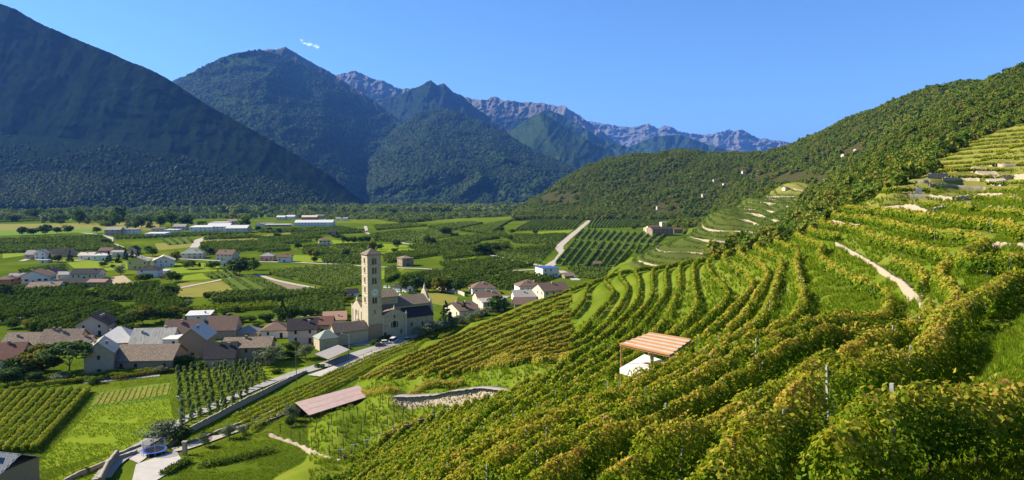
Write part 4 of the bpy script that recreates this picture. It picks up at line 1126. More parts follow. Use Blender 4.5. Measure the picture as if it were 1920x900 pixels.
# near orchard: each small tree stands alone
SPIN = [(crown_mesh('crown', M['leaf_spindle'], 22, 480, 0.15, 'spindle', 500 + i)) for i in range(4)]
SPT = trunk_mesh('trunk', 0.5, 0.02, 2, 77, 0.01)
no = 0
for r_ in range(9):
    for c_ in range(12):
        s, t = c_ / 11, r_ / 8
        if t > 0.55 and s > 1.35 - 0.75 * t * 1.0: continue
        a = np.array([333, 703]) * (1 - s) + np.array([478, 690]) * s; b = np.array([345, 797]) * (1 - s) + np.array([518, 738]) * s
        p = fp(*(a * (1 - t) + b * t)); x, y = p + rng.normal(0, 0.25, 2)
        root = empty('orchard_tree', (x, y, float(valley(x, y)) + 0.05), random.uniform(0, 6))
        h = random.uniform(2.5, 3.2)
        side = 'left' if c_ < 4 else ('middle' if c_ < 8 else 'right')
        tag(root, f'slim fruit tree, {ORD[c_]} from the left in the {ORD[r_]} row behind the lawn', 'fruit tree', 'fruit trees in the small orchard')
        c = link(bpy.data.objects.new('crown', SPIN[no % 4]), root); c.scale = (2.5, 2.5, h); c.location = (0, 0, 0.35)
        tk = link(bpy.data.objects.new('trunk', SPT), root); tk.scale = (2.5, 2.5, h); no += 1

# vine rows down in the valley, each on its own
def valley_row(pix, label, group, mat, h=1.9, wd=0.55, gfn=valley, leaf=0.42, dens=1.0, gold=0.0):
    P = np.array([fp(*p) if gfn is valley else gp(*p) for p in pix]); P = resample(P, 0.5)
    n = rng.poisson((2 * h + wd) * 0.5 * 1.7 / (0.42 * leaf ** 2) * dens, len(P)); i = np.repeat(np.arange(len(P)), n); m = len(i)
    T = np.gradient(P, axis=0); T /= np.linalg.norm(T, axis=1, keepdims=True); nr = np.stack([-T[:, 1], T[:, 0]], -1)
    hh = rng.beta(1.4, 1.1, m); off = rng.uniform(-1, 1, m) * wd
    ar = np.arange(len(P)) * 0.5; ph = rng.uniform(0, 99)
    hv = h * (0.75 + 0.5 * fbm(ar * 0.6 + ph, ar * 0 + ph, 2))
    q = P[i] + nr[i] * off[:, None] + T[i] * rng.uniform(-.3, .3, m)[:, None]
    z = gfn(q[:, 0], q[:, 1]) + 0.3 + hh * (hv[i] - 0.3)
    md = P[len(P) // 2]
    root = empty('vine_row', (md[0], md[1], float(gfn(*md))))
    tag(root, label, 'vine row', group)
    V = np.concatenate([q, z[:, None]], -1) - np.array(root.location)
    N = np.concatenate([nr[i] * np.sign(off)[:, None], (0.3 + hh)[:, None]], -1)
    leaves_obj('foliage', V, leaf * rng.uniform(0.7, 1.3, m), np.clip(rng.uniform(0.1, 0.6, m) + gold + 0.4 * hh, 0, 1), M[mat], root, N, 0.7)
    for k in range(6, len(P), 16):
        if P[k, 1] < 230:
            p = link(bpy.data.objects.new('post', POST), root); p.location = (P[k, 0] - md[0], P[k, 1] - md[1], float(gfn(*P[k])) - root.location.z)
for k in range(11):
    valley_row([(166 - 16.5 * k, 735 + 0.6 * k), (62 - 17 * k, 850 + 0.5 * k)], f'yellowing vine row in the lower left vineyard, {ORD[k]} from the lawn', 'vine rows left of the lawn', 'leaf_vineyard_pale', 1.8, 0.6, leaf=0.34, gold=-0.1 if k % 3 else 0.15)
for k in range(5):
    o_ = 8.5 * k
    valley_row([(440 + 8 * k, 785 + o_ * 0.75), (500, 757 + o_), (560, 731 + o_ * 0.9), (640, 694 + o_ * 0.8), (700, 668 + o_ * 0.6), (770, 642 + o_ * 0.6), (830, 617 + o_ * 0.5), (900, 588 + o_ * 0.4)],
               f'pale young vine row beside the sloping road, {ORD[k]} from the road', 'young vine rows along the road', 'leaf_vineyard_pale', 1.2, 0.5, ground, 0.36, 0.55, 0.15)
for k in range(3):
    valley_row([(20, 735 - 7 * k), (110, 722 - 7 * k), (200, 712 - 7 * k), (290, 698 - 6 * k), (340, 690 - 6 * k)], f'long low hedge-like vine row below the barns, {ORD[k]} from the lawn', 'low vine rows below the barns', 'leaf_vineyard_pale', 1.7, 0.8, leaf=0.4)
valley_row([(652,742),(730,738),(800,730),(870,724)], 'short leafy vine row on the strip above the stone wall', None, 'leaf_vine', 1.8, 0.6, ground, 0.32)
valley_row([(720,832),(760,808),(800,795)], 'overgrown vine at the corner of the bare post field', None, 'leaf_vine', 2.0, 0.6, ground, 0.3)

# even rows of the lower left block of the vineyard hill
LB_S = [(675,717),(691,715),(706,716),(730,716),(764,715),(797,712),(826,711),(848,706),(869,705),(886,701),(912,697),(938,694),(954,690),(1000,686),(1024,682)]
for k, (sx, sy) in enumerate(LB_S):
    ey = 549 + 9.6 * k; ex = 1072 + (k * 37 % 11) - 5
    pts = [(sx + (ex - sx) * t, sy + (ey - sy) * t - 5.0 * math.sin(math.pi * t) * (1 - k / 15)) for t in np.linspace(0, 1, 9)]
    valley_row(pts, f'straight dense vine row above the stone wall, {ORD[k]} from the church side', 'straight vine rows of the lower block', 'leaf_vine', 1.65, 0.32, ground, 0.46, 1.0, 0.0)
# tall grass of the lawns and meadows near the village
n = 42000
px_ = rng.uniform(-20, 640, n); py_ = rng.uniform(676, 905, n)
q = fp(px_, py_); k = (valley(q[:, 0], q[:, 1]) >= hill(q[:, 0], q[:, 1]) - 0.3) & (fbm(q[:, 0] * .12, q[:, 1] * .12, 4) > 0.33)
for pl in ([(205,850),(330,835),(350,880),(230,940)],[(190,905),(215,858),(268,830),(345,785),(515,706),(600,680),(640,690),(520,735),(350,815),(270,850)],[(320,850),(430,806),(545,764),(550,775),(430,822),(330,858)]): k &= ~in_poly(px_, py_, pl)
q = q[k]
scatter('meadow_grass', np.c_[q, valley(q[:, 0], q[:, 1]) + 0.05], rng.uniform(0.16, 0.40, len(q)), TUF)
# ---------------------------------------------------------------- buildings
def wallm(name, c, v=0.75, sc=1.2): return surf(name, [tuple(q * v for q in c), c, tuple(min(1, q * 1.12) for q in c)], sc, bscale=9, bstr=0.35, bdist=0.02)
M['white_wall'] = wallm('white_wall', (0.74, 0.69, 0.60), 0.85)
M['cream_wall'] = wallm('cream_wall', (0.62, 0.54, 0.38), 0.82)
M['pink_wall'] = wallm('pink_wall', (0.62, 0.47, 0.38), 0.85)
M['yellow_wall'] = wallm('yellow_wall', (0.60, 0.50, 0.17), 0.85)
M['red_wall'] = wallm('red_wall', (0.55, 0.20, 0.10), 0.85)
M['rose_wall'] = wallm('rose_wall', (0.50, 0.30, 0.24), 0.85)
M['stone_wall'] = surf('stone_wall', [(0.16, 0.115, 0.072), (0.34, 0.255, 0.165), (0.23, 0.175, 0.115)], 3.0, bscale=4, bstr=0.9, bdist=0.06)
M['grey_wall'] = wallm('grey_wall', (0.44, 0.345, 0.235), 0.7)
M['church_stone'] = surf('church_stone', [(0.20, 0.16, 0.10), (0.52, 0.43, 0.285), (0.38, 0.31, 0.20)], 0.9, bscale=3.0, bstr=0.8, bdist=0.04)
M['church_trim'] = surf('church_trim', [(0.50, 0.42, 0.28), (0.64, 0.55, 0.39)], 2, bscale=8)
M['slab_roof'] = surf('slab_roof', [(0.055, 0.040, 0.028), (0.30, 0.225, 0.155), (0.13, 0.098, 0.068), (0.44, 0.36, 0.26)], 2.4, bscale=2.2, bstr=1.0, bdist=0.12, detail=9)
M['brown_roof'] = surf('brown_roof', [(0.11, 0.07, 0.05), (0.22, 0.145, 0.105)], 1.5, bscale=3, bstr=0.8, bdist=0.06, stretch=(1, 1, 1))
M['dark_roof'] = surf('dark_roof', [(0.030, 0.027, 0.028), (0.065, 0.055, 0.052)], 1.5, bscale=3, bstr=0.8, bdist=0.06)
M['red_roof'] = surf('red_roof', [(0.12, 0.060, 0.042), (0.20, 0.105, 0.075)], 1.5, bscale=3, bstr=0.8, bdist=0.06)
M['tile_roof'] = surf('tile_roof', [(0.22, 0.13, 0.085), (0.34, 0.21, 0.14)], 1.5, bscale=3, bstr=0.8, bdist=0.06)
M['grey_roof'] = surf('grey_roof', [(0.24, 0.215, 0.185), (0.35, 0.315, 0.275)], 1.0, bscale=3, bstr=0.5, bdist=0.05)
M['metal_roof'] = surf('metal_roof', [(0.48, 0.44, 0.38), (0.62, 0.575, 0.50)], 0.8, rough=0.8, bscale=2)
M['streaked_roof'] = surf('streaked_roof', [(0.12, 0.10, 0.075), (0.36, 0.34, 0.28), (0.46, 0.44, 0.38)], 1.1, stretch=(2.2, 0.35, 0.35), bscale=2)
M['cream_roof'] = surf('cream_roof', [(0.42, 0.36, 0.27), (0.56, 0.49, 0.38)], 1.0, bscale=3)
M['green_roof'] = surf('green_roof', [(0.22, 0.25, 0.19), (0.33, 0.35, 0.28)], 1.2, bscale=3)
M['white_roof'] = surf('white_roof', [(0.46, 0.44, 0.40), (0.58, 0.56, 0.52)], 0.4, bscale=1)
M['blue_panel'] = surf('blue_panel', [(0.04, 0.07, 0.20), (0.06, 0.10, 0.26)], 0.6, rough=0.25)
M['wood'] = surf('wood', [(0.16, 0.095, 0.05), (0.28, 0.18, 0.10)], 2.5, stretch=(1, 1, 6), bscale=12)
M['dark_wood'] = surf('dark_wood', [(0.045, 0.032, 0.022), (0.09, 0.065, 0.045)], 2.5, bscale=12)
gm, nt_, b_, o_ = new_mat('window_glass'); b_.inputs['Base Color'].default_value = (0.018, 0.02, 0.024, 1); b_.inputs['Roughness'].default_value = 0.12; M['glass'] = gm
M['frame_white'] = surf('frame_white', [(0.55, 0.53, 0.50), (0.66, 0.64, 0.61)], 5)
M['frame_dark'] = surf('frame_dark', [(0.09, 0.06, 0.04), (0.16, 0.11, 0.075)], 5)
M['shutter'] = surf('shutter', [(0.10, 0.055, 0.035), (0.17, 0.10, 0.06)], 6)

def panel(m, o, ex, W, H, nrm, holes=(), depth=0.22, mi=0):
    """wall face from o along ex (unit) and up, real openings with reveals"""
    o = Vector(o); ex = Vector(ex); ez = Vector((0, 0, 1)); nv = Vector(nrm)
    xs = sorted({0.0, W, *[h[0] for h in holes], *[h[2] for h in holes]}); zs = sorted({0.0, H, *[h[1] for h in holes], *[h[3] for h in holes]})
    flip = ex.cross(ez).dot(nv) < 0
    def q(pts): m.poly(pts[::-1] if flip else pts, mi)
    for x0, x1 in zip(xs, xs[1:]):
        for z0, z1 in zip(zs, zs[1:]):
            cx, cz = (x0 + x1) / 2, (z0 + z1) / 2
            if any(h[0] < cx < h[2] and h[1] < cz < h[3] for h in holes): continue
            q([o + ex * x0 + ez * z0, o + ex * x1 + ez * z0, o + ex * x1 + ez * z1, o + ex * x0 + ez * z1])
    for h in holes:
        c = [o + ex * h[0] + ez * h[1], o + ex * h[2] + ez * h[1], o + ex * h[2] + ez * h[3], o + ex * h[0] + ez * h[3]]
        for a, b in zip(c, c[1:] + c[:1]): q([a, a - nv * depth, b - nv * depth, b])
def _unit_pane():
    m = MB(); m.box((0, 0, 0), (1, 0.04, 1)); return m.mesh('window', M['glass'])
def _unit_frame(mt):
    m = MB(); t = 0.07
    m.box((-0.5 + t / 2, -0.04, 0), (t, 0.08, 1)); m.box((0.5 - t / 2, -0.04, 0), (t, 0.08, 1)); m.box((0, -0.04, 0.5 - t / 2), (1 - 2 * t, 0.08, t)); m.box((0, -0.04, -0.5 + t / 2), (1 - 2 * t, 0.08, t)); m.box((0, -0.035, 0), (0.05, 0.07, 1 - 2 * t))
    return m.mesh('frame', mt)
PANE, FRW, FRD = _unit_pane(), _unit_frame(M['frame_white']), _unit_frame(M['frame_dark'])
_sh = MB(); _sh.box((0, 0, 0), (1, 0.06, 1)); SHUT = _sh.mesh('shutter', M['shutter'])
def window(parent, o, ex, nrm, x0, z0, x1, z1, depth=0.16, frame=FRW, shutters=False, name='window'):
    o, ex, nv = Vector(o), Vector(ex), Vector(nrm)
    w = link(bpy.data.objects.new(name, PANE), parent)
    w.location = o + ex * (x0 + x1) / 2 + Vector((0, 0, (z0 + z1) / 2)) - nv * depth
    w.rotation_euler = (0, 0, math.atan2(nv.y, nv.x) + math.pi / 2); w.scale = (x1 - x0 - 0.004, 1, z1 - z0 - 0.004)
    if frame: link(bpy.data.objects.new('frame', frame), w)
    if shutters:
        for s in (-1, 1):
            q = link(bpy.data.objects.new('shutter', SHUT), w); q.location = (s * 0.78, -depth - 0.035, 0); q.scale = (0.5, 1, 1.0)
    return w
HOUSES = []
def house(px, py, wpx, eave, roofpx, typ, yaw, wall, roof, label, dep=None, win=1, chim=1, over=0.55, cat='house', name='house', frame=FRD, shut=False, gfn=None, trim=None, D=None, winside=True):
    p = fp(px, py) if D is None else np.array([float(ray(px, py)[0] * D), D])
    x, y = p; sc = F / y
    w = wpx / sc / max(0.5, math.cos(R(yaw))) if abs(yaw) < 30 else wpx / sc / 1.15
    d = dep or max(5.0, 0.72 * w); e = eave / sc
    th = max(0.03, (py - 355) / F)
    rise = roofpx / sc - (d / 2 * th if typ in ('gx', 'hip') else (d * th if typ in ('mono', 'flat') else 0.0))
    rise = max(rise, 0.12 * d if typ in ('gx', 'hip') else (0.14 * w if typ == 'gy' else 0.15))
    rise = min(rise, 0.42 * (w if typ == 'gy' else d))
    ya = R(yaw); fx, fy = -math.sin(ya) * -1, 0
    c = Vector((x, y, 0)) + Vector((-math.sin(ya), math.cos(ya), 0)) * (d / 2)
    gz = min(float(ground(c.x, c.y)), float(ground(x, y)))
    root = empty(name, (c.x, c.y, gz), ya); tag(root, label, cat)
    hw, hd = w / 2, d / 2
    far = y > 620
    m = MB(); e_ = e + 0.4; z0 = -0.4
    faces = [((-hw, -hd, z0), (1, 0, 0), w, (0, -1, 0)), ((hw, -hd, z0), (0, 1, 0), d, (1, 0, 0)), ((hw, hd, z0), (-1, 0, 0), w, (0, 1, 0)), ((-hw, hd, z0), (0, -1, 0), d, (-1, 0, 0))]
    wins = []
    storeys = max(1, int(round(e / 3.0))); ww, wh = (0.95, 1.35) if not far else (1.3, 1.5)
    for k, (o, ex, W, nv) in enumerate(faces):
        holes = []
        if win and k != 2 and (k == 0 or winside):
            n = max(1, int(W / (3.1 / win)))
            for s_ in range(storeys):
                zb = 0.4 + s_ * (e / storeys) + 0.38 * (e / storeys)
                for i in range(n):
                    if random.random() < 0.14: continue
                    cx = W * (i + 0.5) / n
                    hgt = min(wh, e / storeys * 0.5)
                    h = (cx - ww / 2, zb, cx + ww / 2, zb + hgt)
                    if s_ == 0 and k == 0 and i == n // 2: h = (cx - 0.6, 0.4, cx + 0.6, 0.4 + min(2.1, e / storeys * 0.8))
                    if h[3] > e_ - 0.15: continue
                    holes.append(h)
        panel(m, o, ex, W, e_, nv, holes)
        wins.append((o, ex, nv, holes))
    if typ in ('gx', 'gy', 'mono'):
        if typ == 'gy': tri = [[(-hw, -hd, e), (hw, -hd, e), (0, -hd, e + rise)], [(hw, hd, e), (-hw, hd, e), (0, hd, e + rise)]]
        elif typ == 'gx': tri = [[(hw, -hd, e), (hw, hd, e), (hw, 0, e + rise)], [(-hw, hd, e), (-hw, -hd, e), (-hw, 0, e + rise)]]
        else: tri = [[(hw, -hd, e), (hw, hd, e), (hw, hd, e + rise)], [(-hw, hd, e), (-hw, -hd, e), (-hw, hd, e + rise)], [(hw, hd, e), (-hw, hd, e), (-hw, hd, e + rise), (hw, hd, e + rise)]]
        for t in tri: m.poly(t)
    m.build('wall', M[wall], root)
    r = MB(); t = 0.22; ov = over
    def slab(a, b, c_, d_): r.hull([Vector(q) for q in (a, b, c_, d_)], [Vector(q) + Vector((0, 0, t)) for q in (a, b, c_, d_)])
    if typ == 'gx':
        s_ = rise / hd
        slab((-hw - ov, -hd - ov, e - ov * s_), (hw + ov, -hd - ov, e - ov * s_), (hw + ov, 0, e + rise), (-hw - ov, 0, e + rise))
        slab((-hw - ov, 0.002, e + rise), (hw + ov, 0.002, e + rise), (hw + ov, hd + ov, e - ov * s_), (-hw - ov, hd + ov, e - ov * s_))
    elif typ == 'gy':
        s_ = rise / hw
        slab((-hw - ov, hd + ov, e - ov * s_), (-hw - ov, -hd - ov, e - ov * s_), (0, -hd - ov, e + rise), (0, hd + ov, e + rise))
        slab((0.002, hd + ov, e + rise), (0.002, -hd - ov, e + rise), (hw + ov, -hd - ov, e - ov * s_), (hw + ov, hd + ov, e - ov * s_))
    elif typ == 'hip':
        q = min(hw, hd) * 0.98; rx, ry = hw - q, hd - q
        b4 = [(-hw - ov, -hd - ov), (hw + ov, -hd - ov), (hw + ov, hd + ov), (-hw - ov, hd + ov)]; t4 = [(-rx - .05, -ry - .05), (rx + .05, -ry - .05), (rx + .05, ry + .05), (-rx - .05, ry + .05)]
        zb = e - ov * rise / q * 0.6
        r.hull([(a, b, zb) for a, b in b4], [(a, b, zb + 0.18) for a, b in b4]); r.hull([(a, b, zb + 0.18) for a, b in b4], [(a, b, e + rise) for a, b in t4])
    elif typ == 'mono':
        s_ = rise / d
        slab((-hw - ov, -hd - ov, e - ov * s_), (hw + ov, -hd - ov, e - ov * s_), (hw + ov, hd + ov, e + rise + ov * s_), (-hw - ov, hd + ov, e + rise + ov * s_))
    else: r.box((0, 0, e + 0.12), (w + 2 * ov, d + 2 * ov, 0.24))
    rf = r.build('roof', M[roof], root)
    if not far:
        for k in range(chim):
            mc = MB(); a_ = random.uniform(-0.6, 0.6) * hw; b_ = random.uniform(-0.45, 0.1) * hd
            zr = e + rise * (1 - abs(b_) / hd) if typ != 'gy' else e + rise * (1 - abs(a_) / hw)
            if typ in ('flat', 'mono'): zr = e + (rise * (b_ + hd) / d if typ == 'mono' else 0)
            if typ == 'hip': zr = e + rise * max(0, 1 - max(abs(a_) / hw, abs(b_) / hd))
            mc.box((a_, b_, zr + 0.35), (0.7, 0.6, 1.5)); mc.box((a_, b_, zr + 1.16), (0.9, 0.8, 0.12)); mc.build('chimney', M['stone_wall'] if wall in ('stone_wall', 'grey_wall') else M['grey_wall'], rf)
    for k, (o, ex, nv, holes) in enumerate(wins):
        for h in holes:
            window(root, o, ex, nv, *h, frame=None if far else frame, name='door' if h[1] < 0.45 else 'window', shutters=shut and h[1] > 0.45 and not far)
    HOUSES.append(root)
    return root

H = house
# village below the vineyard
H(268,697,106,24,31,'gx',4,'stone_wall','slab_roof','long dark stone barn with big brown slab roof beside the umbrella pine',12.5,0.8,0,0.7,'barn','barn')
H(186,703,46,44,20,'gy',20,'grey_wall','cream_roof','tall grey house with slanting cream roof left of the long stone barn',10,0.7,2)
H(172,629,52,21,17,'gy',14,'pink_wall','dark_roof','pinkish white house with dark gable roof among the orchard trees',13,0.8,2,0.9,shut=False)
H(213,660,72,18,32,'hip',10,'grey_wall','metal_roof','low house under a pale grey metal hipped roof in the village',13,0.6,1)
H(282,664,74,20,32,'gx',6,'cream_wall','streaked_roof','house with pale streaked roof behind the long stone barn',11,0.7,2)
H(326,668,40,32,5,'flat',3,'white_wall','metal_roof','white plastered house with flat blue-grey roof right of the barn',9,0.8,0,0.2)
H(361,672,48,38,24,'gy',8,'stone_wall','metal_roof','dark red-brown house with pale gable roof beside the white plastered house',12,0.5,1,0.7)
H(412,690,52,20,36,'gx',10,'grey_wall','dark_roof','low house with steep dark roof and pale walls next to the orchard',10,0.5,2)
H(462,684,86,34,20,'gx',6,'stone_wall','slab_roof','long dark stone house with slab roof and blue door',9,0.6,1,0.6)
H(413,636,54,18,29,'gx',6,'grey_wall','brown_roof','house with large plain brown roof above the village',11,0.6,1)
H(342,640,64,16,27,'gx',12,'stone_wall','brown_roof','old house with long patched brown roof in the upper village',11,0.5,3)
H(372,603,40,12,9,'mono',12,'white_wall','white_roof','small white house with pale roof at the top of the village',8,0.6,1)
H(38,660,72,14,24,'gx',2,'stone_wall','slab_roof','old house with grey stone-slab roof at the left edge of the village',10,0.4,1)
H(108,660,70,15,30,'gx',5,'stone_wall','slab_roof','old house with long slab roof and two skylights left of the village',11,0.4,3)
H(146,662,36,14,20,'gx',12,'grey_wall','slab_roof','small house with slab roof joined to the skylight house',9,0.4,1)
H(4,706,62,36,32,'gx',8,'grey_wall','red_roof','grey house with rust-red roof at the left edge',10,0.6,1)
H(515,634,48,15,18,'hip',8,'white_wall','brown_roof','white cottage with brown hipped roof near the church',11,0.7,2)
H(568,644,50,27,22,'gx',16,'pink_wall','dark_roof','pale house with dark roof and balcony left of the church',11,0.7,3)
H(604,626,36,18,16,'gx',8,'grey_wall','red_roof','old house with dark red roof just left of the church',9,0.5,1)
H(628,616,40,16,17,'mono',14,'white_wall','tile_roof','house with faded terracotta roof behind the church sacristy',10,0.5,1)
H(463,633,38,9,15,'hip',10,'grey_wall','grey_roof','small low shed with grey hipped roof in a garden',8,0.4,0,cat='shed',name='garden_shed')
# village right of the church
H(908,552,44,12,13,'hip',14,'white_wall','brown_roof','white house with brown hipped roof nearest the orchard wall',11,0.9,1)
H(996,550,44,14,12,'hip',16,'white_wall','brown_roof','two-storey white house with brown hipped roof and chimneys',11,0.9,2)
H(988,565,46,9,13,'gx',10,'white_wall','grey_roof','low white house with grey roof behind the vineyard crest',11,0.7,1)
H(1044,566,50,22,16,'gx',28,'cream_wall','brown_roof','cream house with brown gable roof at the vineyard crest',13,0.9,1)
H(919,570,44,11,14,'gx',18,'cream_wall','brown_roof','house with broad brown roof and cream walls in the right village',12,0.7,2)
H(925,584,38,18,8,'mono',16,'cream_wall','grey_roof','cream house with pale-edged roof beside a dark round tree',10,0.7,1)
H(880,595,50,14,17,'gx',34,'cream_wall','brown_roof','cream house with weathered brown gable roof behind the two firs',15,0.8,2)
H(985,580,40,10,13,'gx',4,'grey_wall','brown_roof','roof of a low house showing just above the vineyard crest',9,0.5,0)
H(1033,520,31,17,4,'mono',22,'white_wall','blue_panel','tall white building with blue solar panels on the roof',13,1,0,0.15,cat='building',name='building')
H(1068,522,18,5,6,'gx',20,'stone_wall','slab_roof','small stone shed beside the white building with solar panels',7,0.3,0,cat='shed',name='stone_shed')
H(1121,502,13,8,4,'gx',6,'stone_wall','brown_roof','tiny stone hut standing alone in the dark orchard',5,0.5,0,cat='hut',name='field_hut')
# village at left, middle distance
H(62,532,50,13,11,'gy',18,'white_wall','brown_roof','white house with wide brown gable roof in the left village',15,1,1,shut=True)
H(91,524,28,12,8,'gy',14,'cream_wall','dark_roof','cream house with dark gable roof behind the wide white house',13,0.8,1)
H(119,524,28,9,6,'gx',8,'white_wall','grey_roof','small white house with grey roof left of the long cream house',9,0.8,1)
H(158,524,50,11,10,'gx',4,'cream_wall','dark_roof','long cream house with dark roof in the left village',11,0.9,1)
H(137,538,64,8,8,'gx',2,'stone_wall','dark_roof','long low dark barn in front of the cream house',10,0.3,0,cat='barn',name='barn')
H(180,538,32,9,6,'gx',2,'stone_wall','tile_roof','low barn with brick red roof joined to the dark barn',9,0.2,0,cat='barn',name='barn')
H(80,549,52,11,10,'gx',12,'white_wall','slab_roof','white house with mossy grey roof and terrace in the left village',12,0.8,1)
H(5,541,28,17,8,'hip',10,'red_wall','brown_roof','orange-red house cut by the left edge',12,1,1,shut=True)
H(29,530,24,10,8,'gx',16,'cream_wall','grey_roof','pale beige house behind the orange-red house',10,0.7,1)
H(258,506,32,16,8,'gy',16,'yellow_wall','cream_roof','tall yellow house with pale roof',13,1,1)
H(307,501,32,13,8,'gy',24,'white_wall','cream_roof','white three-storey chalet with pale roof right of the yellow house',13,1,1,1.0)
H(276,520,36,14,9,'hip',10,'white_wall','dark_roof','white house with black hipped roof in front of the yellow house',12,0.7,1)
H(299,514,26,6,3,'flat',6,'white_wall','white_roof','flat white annex beside the black-roofed house',8,0.6,0)
H(360,485,38,10,10,'hip',14,'cream_wall','green_roof','house with greenish hipped roof beside the straight lane',12,0.8,1)
H(420,488,32,11,9,'gx',-8,'cream_wall','brown_roof','cream farmhouse with dark brown roof left of the big round tree',12,0.9,1)
H(421,499,13,10,4,'gy',10,'white_wall','grey_roof','small white house close to the big round tree',7,0.7,0)
H(500,490,24,10,7,'hip',8,'rose_wall','grey_roof','rose pink house with grey roof along the lane',11,1,1)
H(533,492,24,10,5,'gx',6,'white_wall','red_roof','white house with red roof along the lane',9,1,1)
H(609,461,20,10,5,'hip',18,'cream_wall','brown_roof','lone cream villa with red-brown roof in the middle of the orchards',11,1,1)
H(765,499,26,15,5,'hip',30,'stone_wall','slab_roof','square grey stone tower house beside the lane right of the church',11,0.6,0,cat='house')
H(621,440,16,5,3,'gx',10,'grey_wall','dark_roof','dark farm shed behind the lone cream villa',9,0.3,0,cat='shed',name='farm_shed')
# upper left hamlet
H(58,486,22,9,8,'gx',6,'grey_wall','grey_roof','grey house with two roofs at the left of the hamlet',11,0.8,1)
H(75,486,18,11,6,'gy',16,'white_wall','grey_roof','white house joined to the grey house at the left',12,0.8,1)
H(114,482,36,8,8,'gx',10,'grey_wall','dark_roof','house with two dark stepped roofs behind cypress trees',12,0.6,1)
H(80,493,15,5,3,'flat',4,'white_wall','green_roof','small teal-roofed garage by the hamlet road',7,0.3,0,cat='garage',name='garage')
H(160,487,26,8,6,'gx',6,'white_wall','cream_roof','white house with pale roof in the hamlet',12,0.7,1)
H(186,489,28,10,5,'hip',12,'white_wall','white_roof','white flat-looking villa in the middle of the hamlet',12,0.7,1)
H(197,478,22,8,6,'gx',8,'rose_wall','brown_roof','brown house with terracotta walls behind the white villa',11,0.6,1)
H(219,482,22,9,4,'gx',4,'cream_wall','grey_roof','ochre house with grey roof beside the dark firs',11,0.6,1)
H(248,477,16,9,6,'gy',10,'grey_wall','dark_roof','dark gabled house behind the firs',11,0.6,0)
# sheds and halls across the valley
for (px, py, w_, e_, r_, t_, ya, wl, rf, lb, dp) in [
    (211,441,28,10,5,'gx',10,'grey_wall','grey_roof','grey farmhouse at the end of the field road',16),(240,440,30,10,3,'flat',4,'white_wall','grey_roof','white two-storey block right of the grey farmhouse',16),
    (290,445,36,7,3,'mono',6,'white_wall','white_roof','long white-roofed shed in front of the halls',20),(296,434,24,5,3,'gx',4,'cream_wall','brown_roof','cream shed with brown roof behind the white-roofed shed',14),
    (320,439,24,8,3,'flat',6,'white_wall','metal_roof','white workshop with blue doors',18),(336,432,22,7,5,'gx',8,'grey_wall','grey_roof','grey gabled house left of the halls',16),
    (376,435,40,9,4,'mono',8,'white_wall','white_roof','white hall with slanting roof, leftmost of the big halls',28),(408,434,40,9,5,'gx',10,'white_wall','white_roof','largest white hall in the middle of the works',36),
    (443,437,38,9,4,'gx',8,'cream_wall','white_roof','white hall with cream front, right of the largest',30),(410,421,34,4,3,'flat',4,'rose_wall','metal_roof','long low hall with pale red walls at the back',30),
    (436,420,20,6,3,'gx',6,'cream_wall','tile_roof','ochre house behind the halls',16),
    (588,424,70,7,3,'gx',6,'white_wall','white_roof','very long white greenhouse-like hall',30),(495,423,32,4,2,'flat',4,'grey_wall','grey_roof','low grey hall left of the long white hall',20),
    (519,425,46,4,3,'flat',6,'grey_wall','metal_roof','long grey store between the halls',22),(526,412,16,5,3,'gx',4,'cream_wall','white_roof','white block among the far trees, left of two',20),(544,411,16,5,3,'gx',4,'white_wall','white_roof','white block among the far trees, right of two',20),
    (580,414,28,6,3,'gx',10,'red_wall','cream_roof','orange factory with pale roof',30),(600,412,14,7,2,'flat',8,'grey_wall','metal_roof','grey block beside the orange factory',18),
    (634,415,9,4,2,'gx',4,'white_wall','grey_roof','tiny white house right of the long white hall, left of two',12),(647,415,9,4,2,'gx',4,'white_wall','grey_roof','tiny white house right of the long white hall, right of two',12),
    (485,426,12,6,2,'gy',6,'white_wall','grey_roof','small white house left of the long grey store',12),
    (1243,442,42,12,5,'gx',14,'stone_wall','dark_roof','long stone winery with dark roof and row of windows',18),(1228,436,24,9,4,'gx',8,'cream_wall','red_roof','red-roofed rear wing of the winery',14),
    (1248,428,15,10,2,'flat',10,'cream_wall','cream_roof','cream tower block above the winery',10),(1272,437,18,7,3,'gx',14,'stone_wall','red_roof','dark red roofed outbuilding right of the winery',12),
    (1215,433,10,5,2,'gx',6,'grey_wall','grey_roof','small grey shed at the left of the winery',10),(1297,405,7,3,1,'flat',6,'white_wall','white_roof','tiny white hut at the foot of the wooded hill',8)]:
    H(px, py, w_, e_, r_, t_, ya, wl, rf, lb, dp, 0.6, 0, 0.3, cat='building' if dp >= 18 else 'house', name='hall' if dp >= 18 else 'house')
for (px, py, w_, e_, r_, lb, D) in [(1396,326,7,4,3,'white hut in a clearing on the wooded hill, left of a pair',None),(1426,325,7,4,3,'white hut in a clearing on the wooded hill, right of a pair',None),(1343,343,10,5,3,'pale stone house in the hamlet halfway up the wooded hill',None),(1362,350,11,5,3,'brown-roofed house in the hamlet halfway up the wooded hill',None),
     (1235,393,6,5,2,'small white chapel in a clearing at the wooded foot',None),(1322,370,10,5,2,'lone white house low on the wooded hill',None),(1476,357,8,5,2,'stone hut on top of the far terraces',None),(1556,342,9,7,2,'roofless stone ruin at the upper end of the far terraces',None),
     (1586,294,9,4,2,'small pale house high on the wooded hill, left of two',None),(1612,284,14,4,2,'long pale house high on the wooded hill, right of two',None)]:
    Dh = hit(px, py, ground, 300)
    H(px, py, w_, e_, r_, 'gx', 8, 'cream_wall', 'brown_roof', lb, 8, 0.5, 0, 0.3, name='hut' if w_ < 9 else 'house', D=Dh)
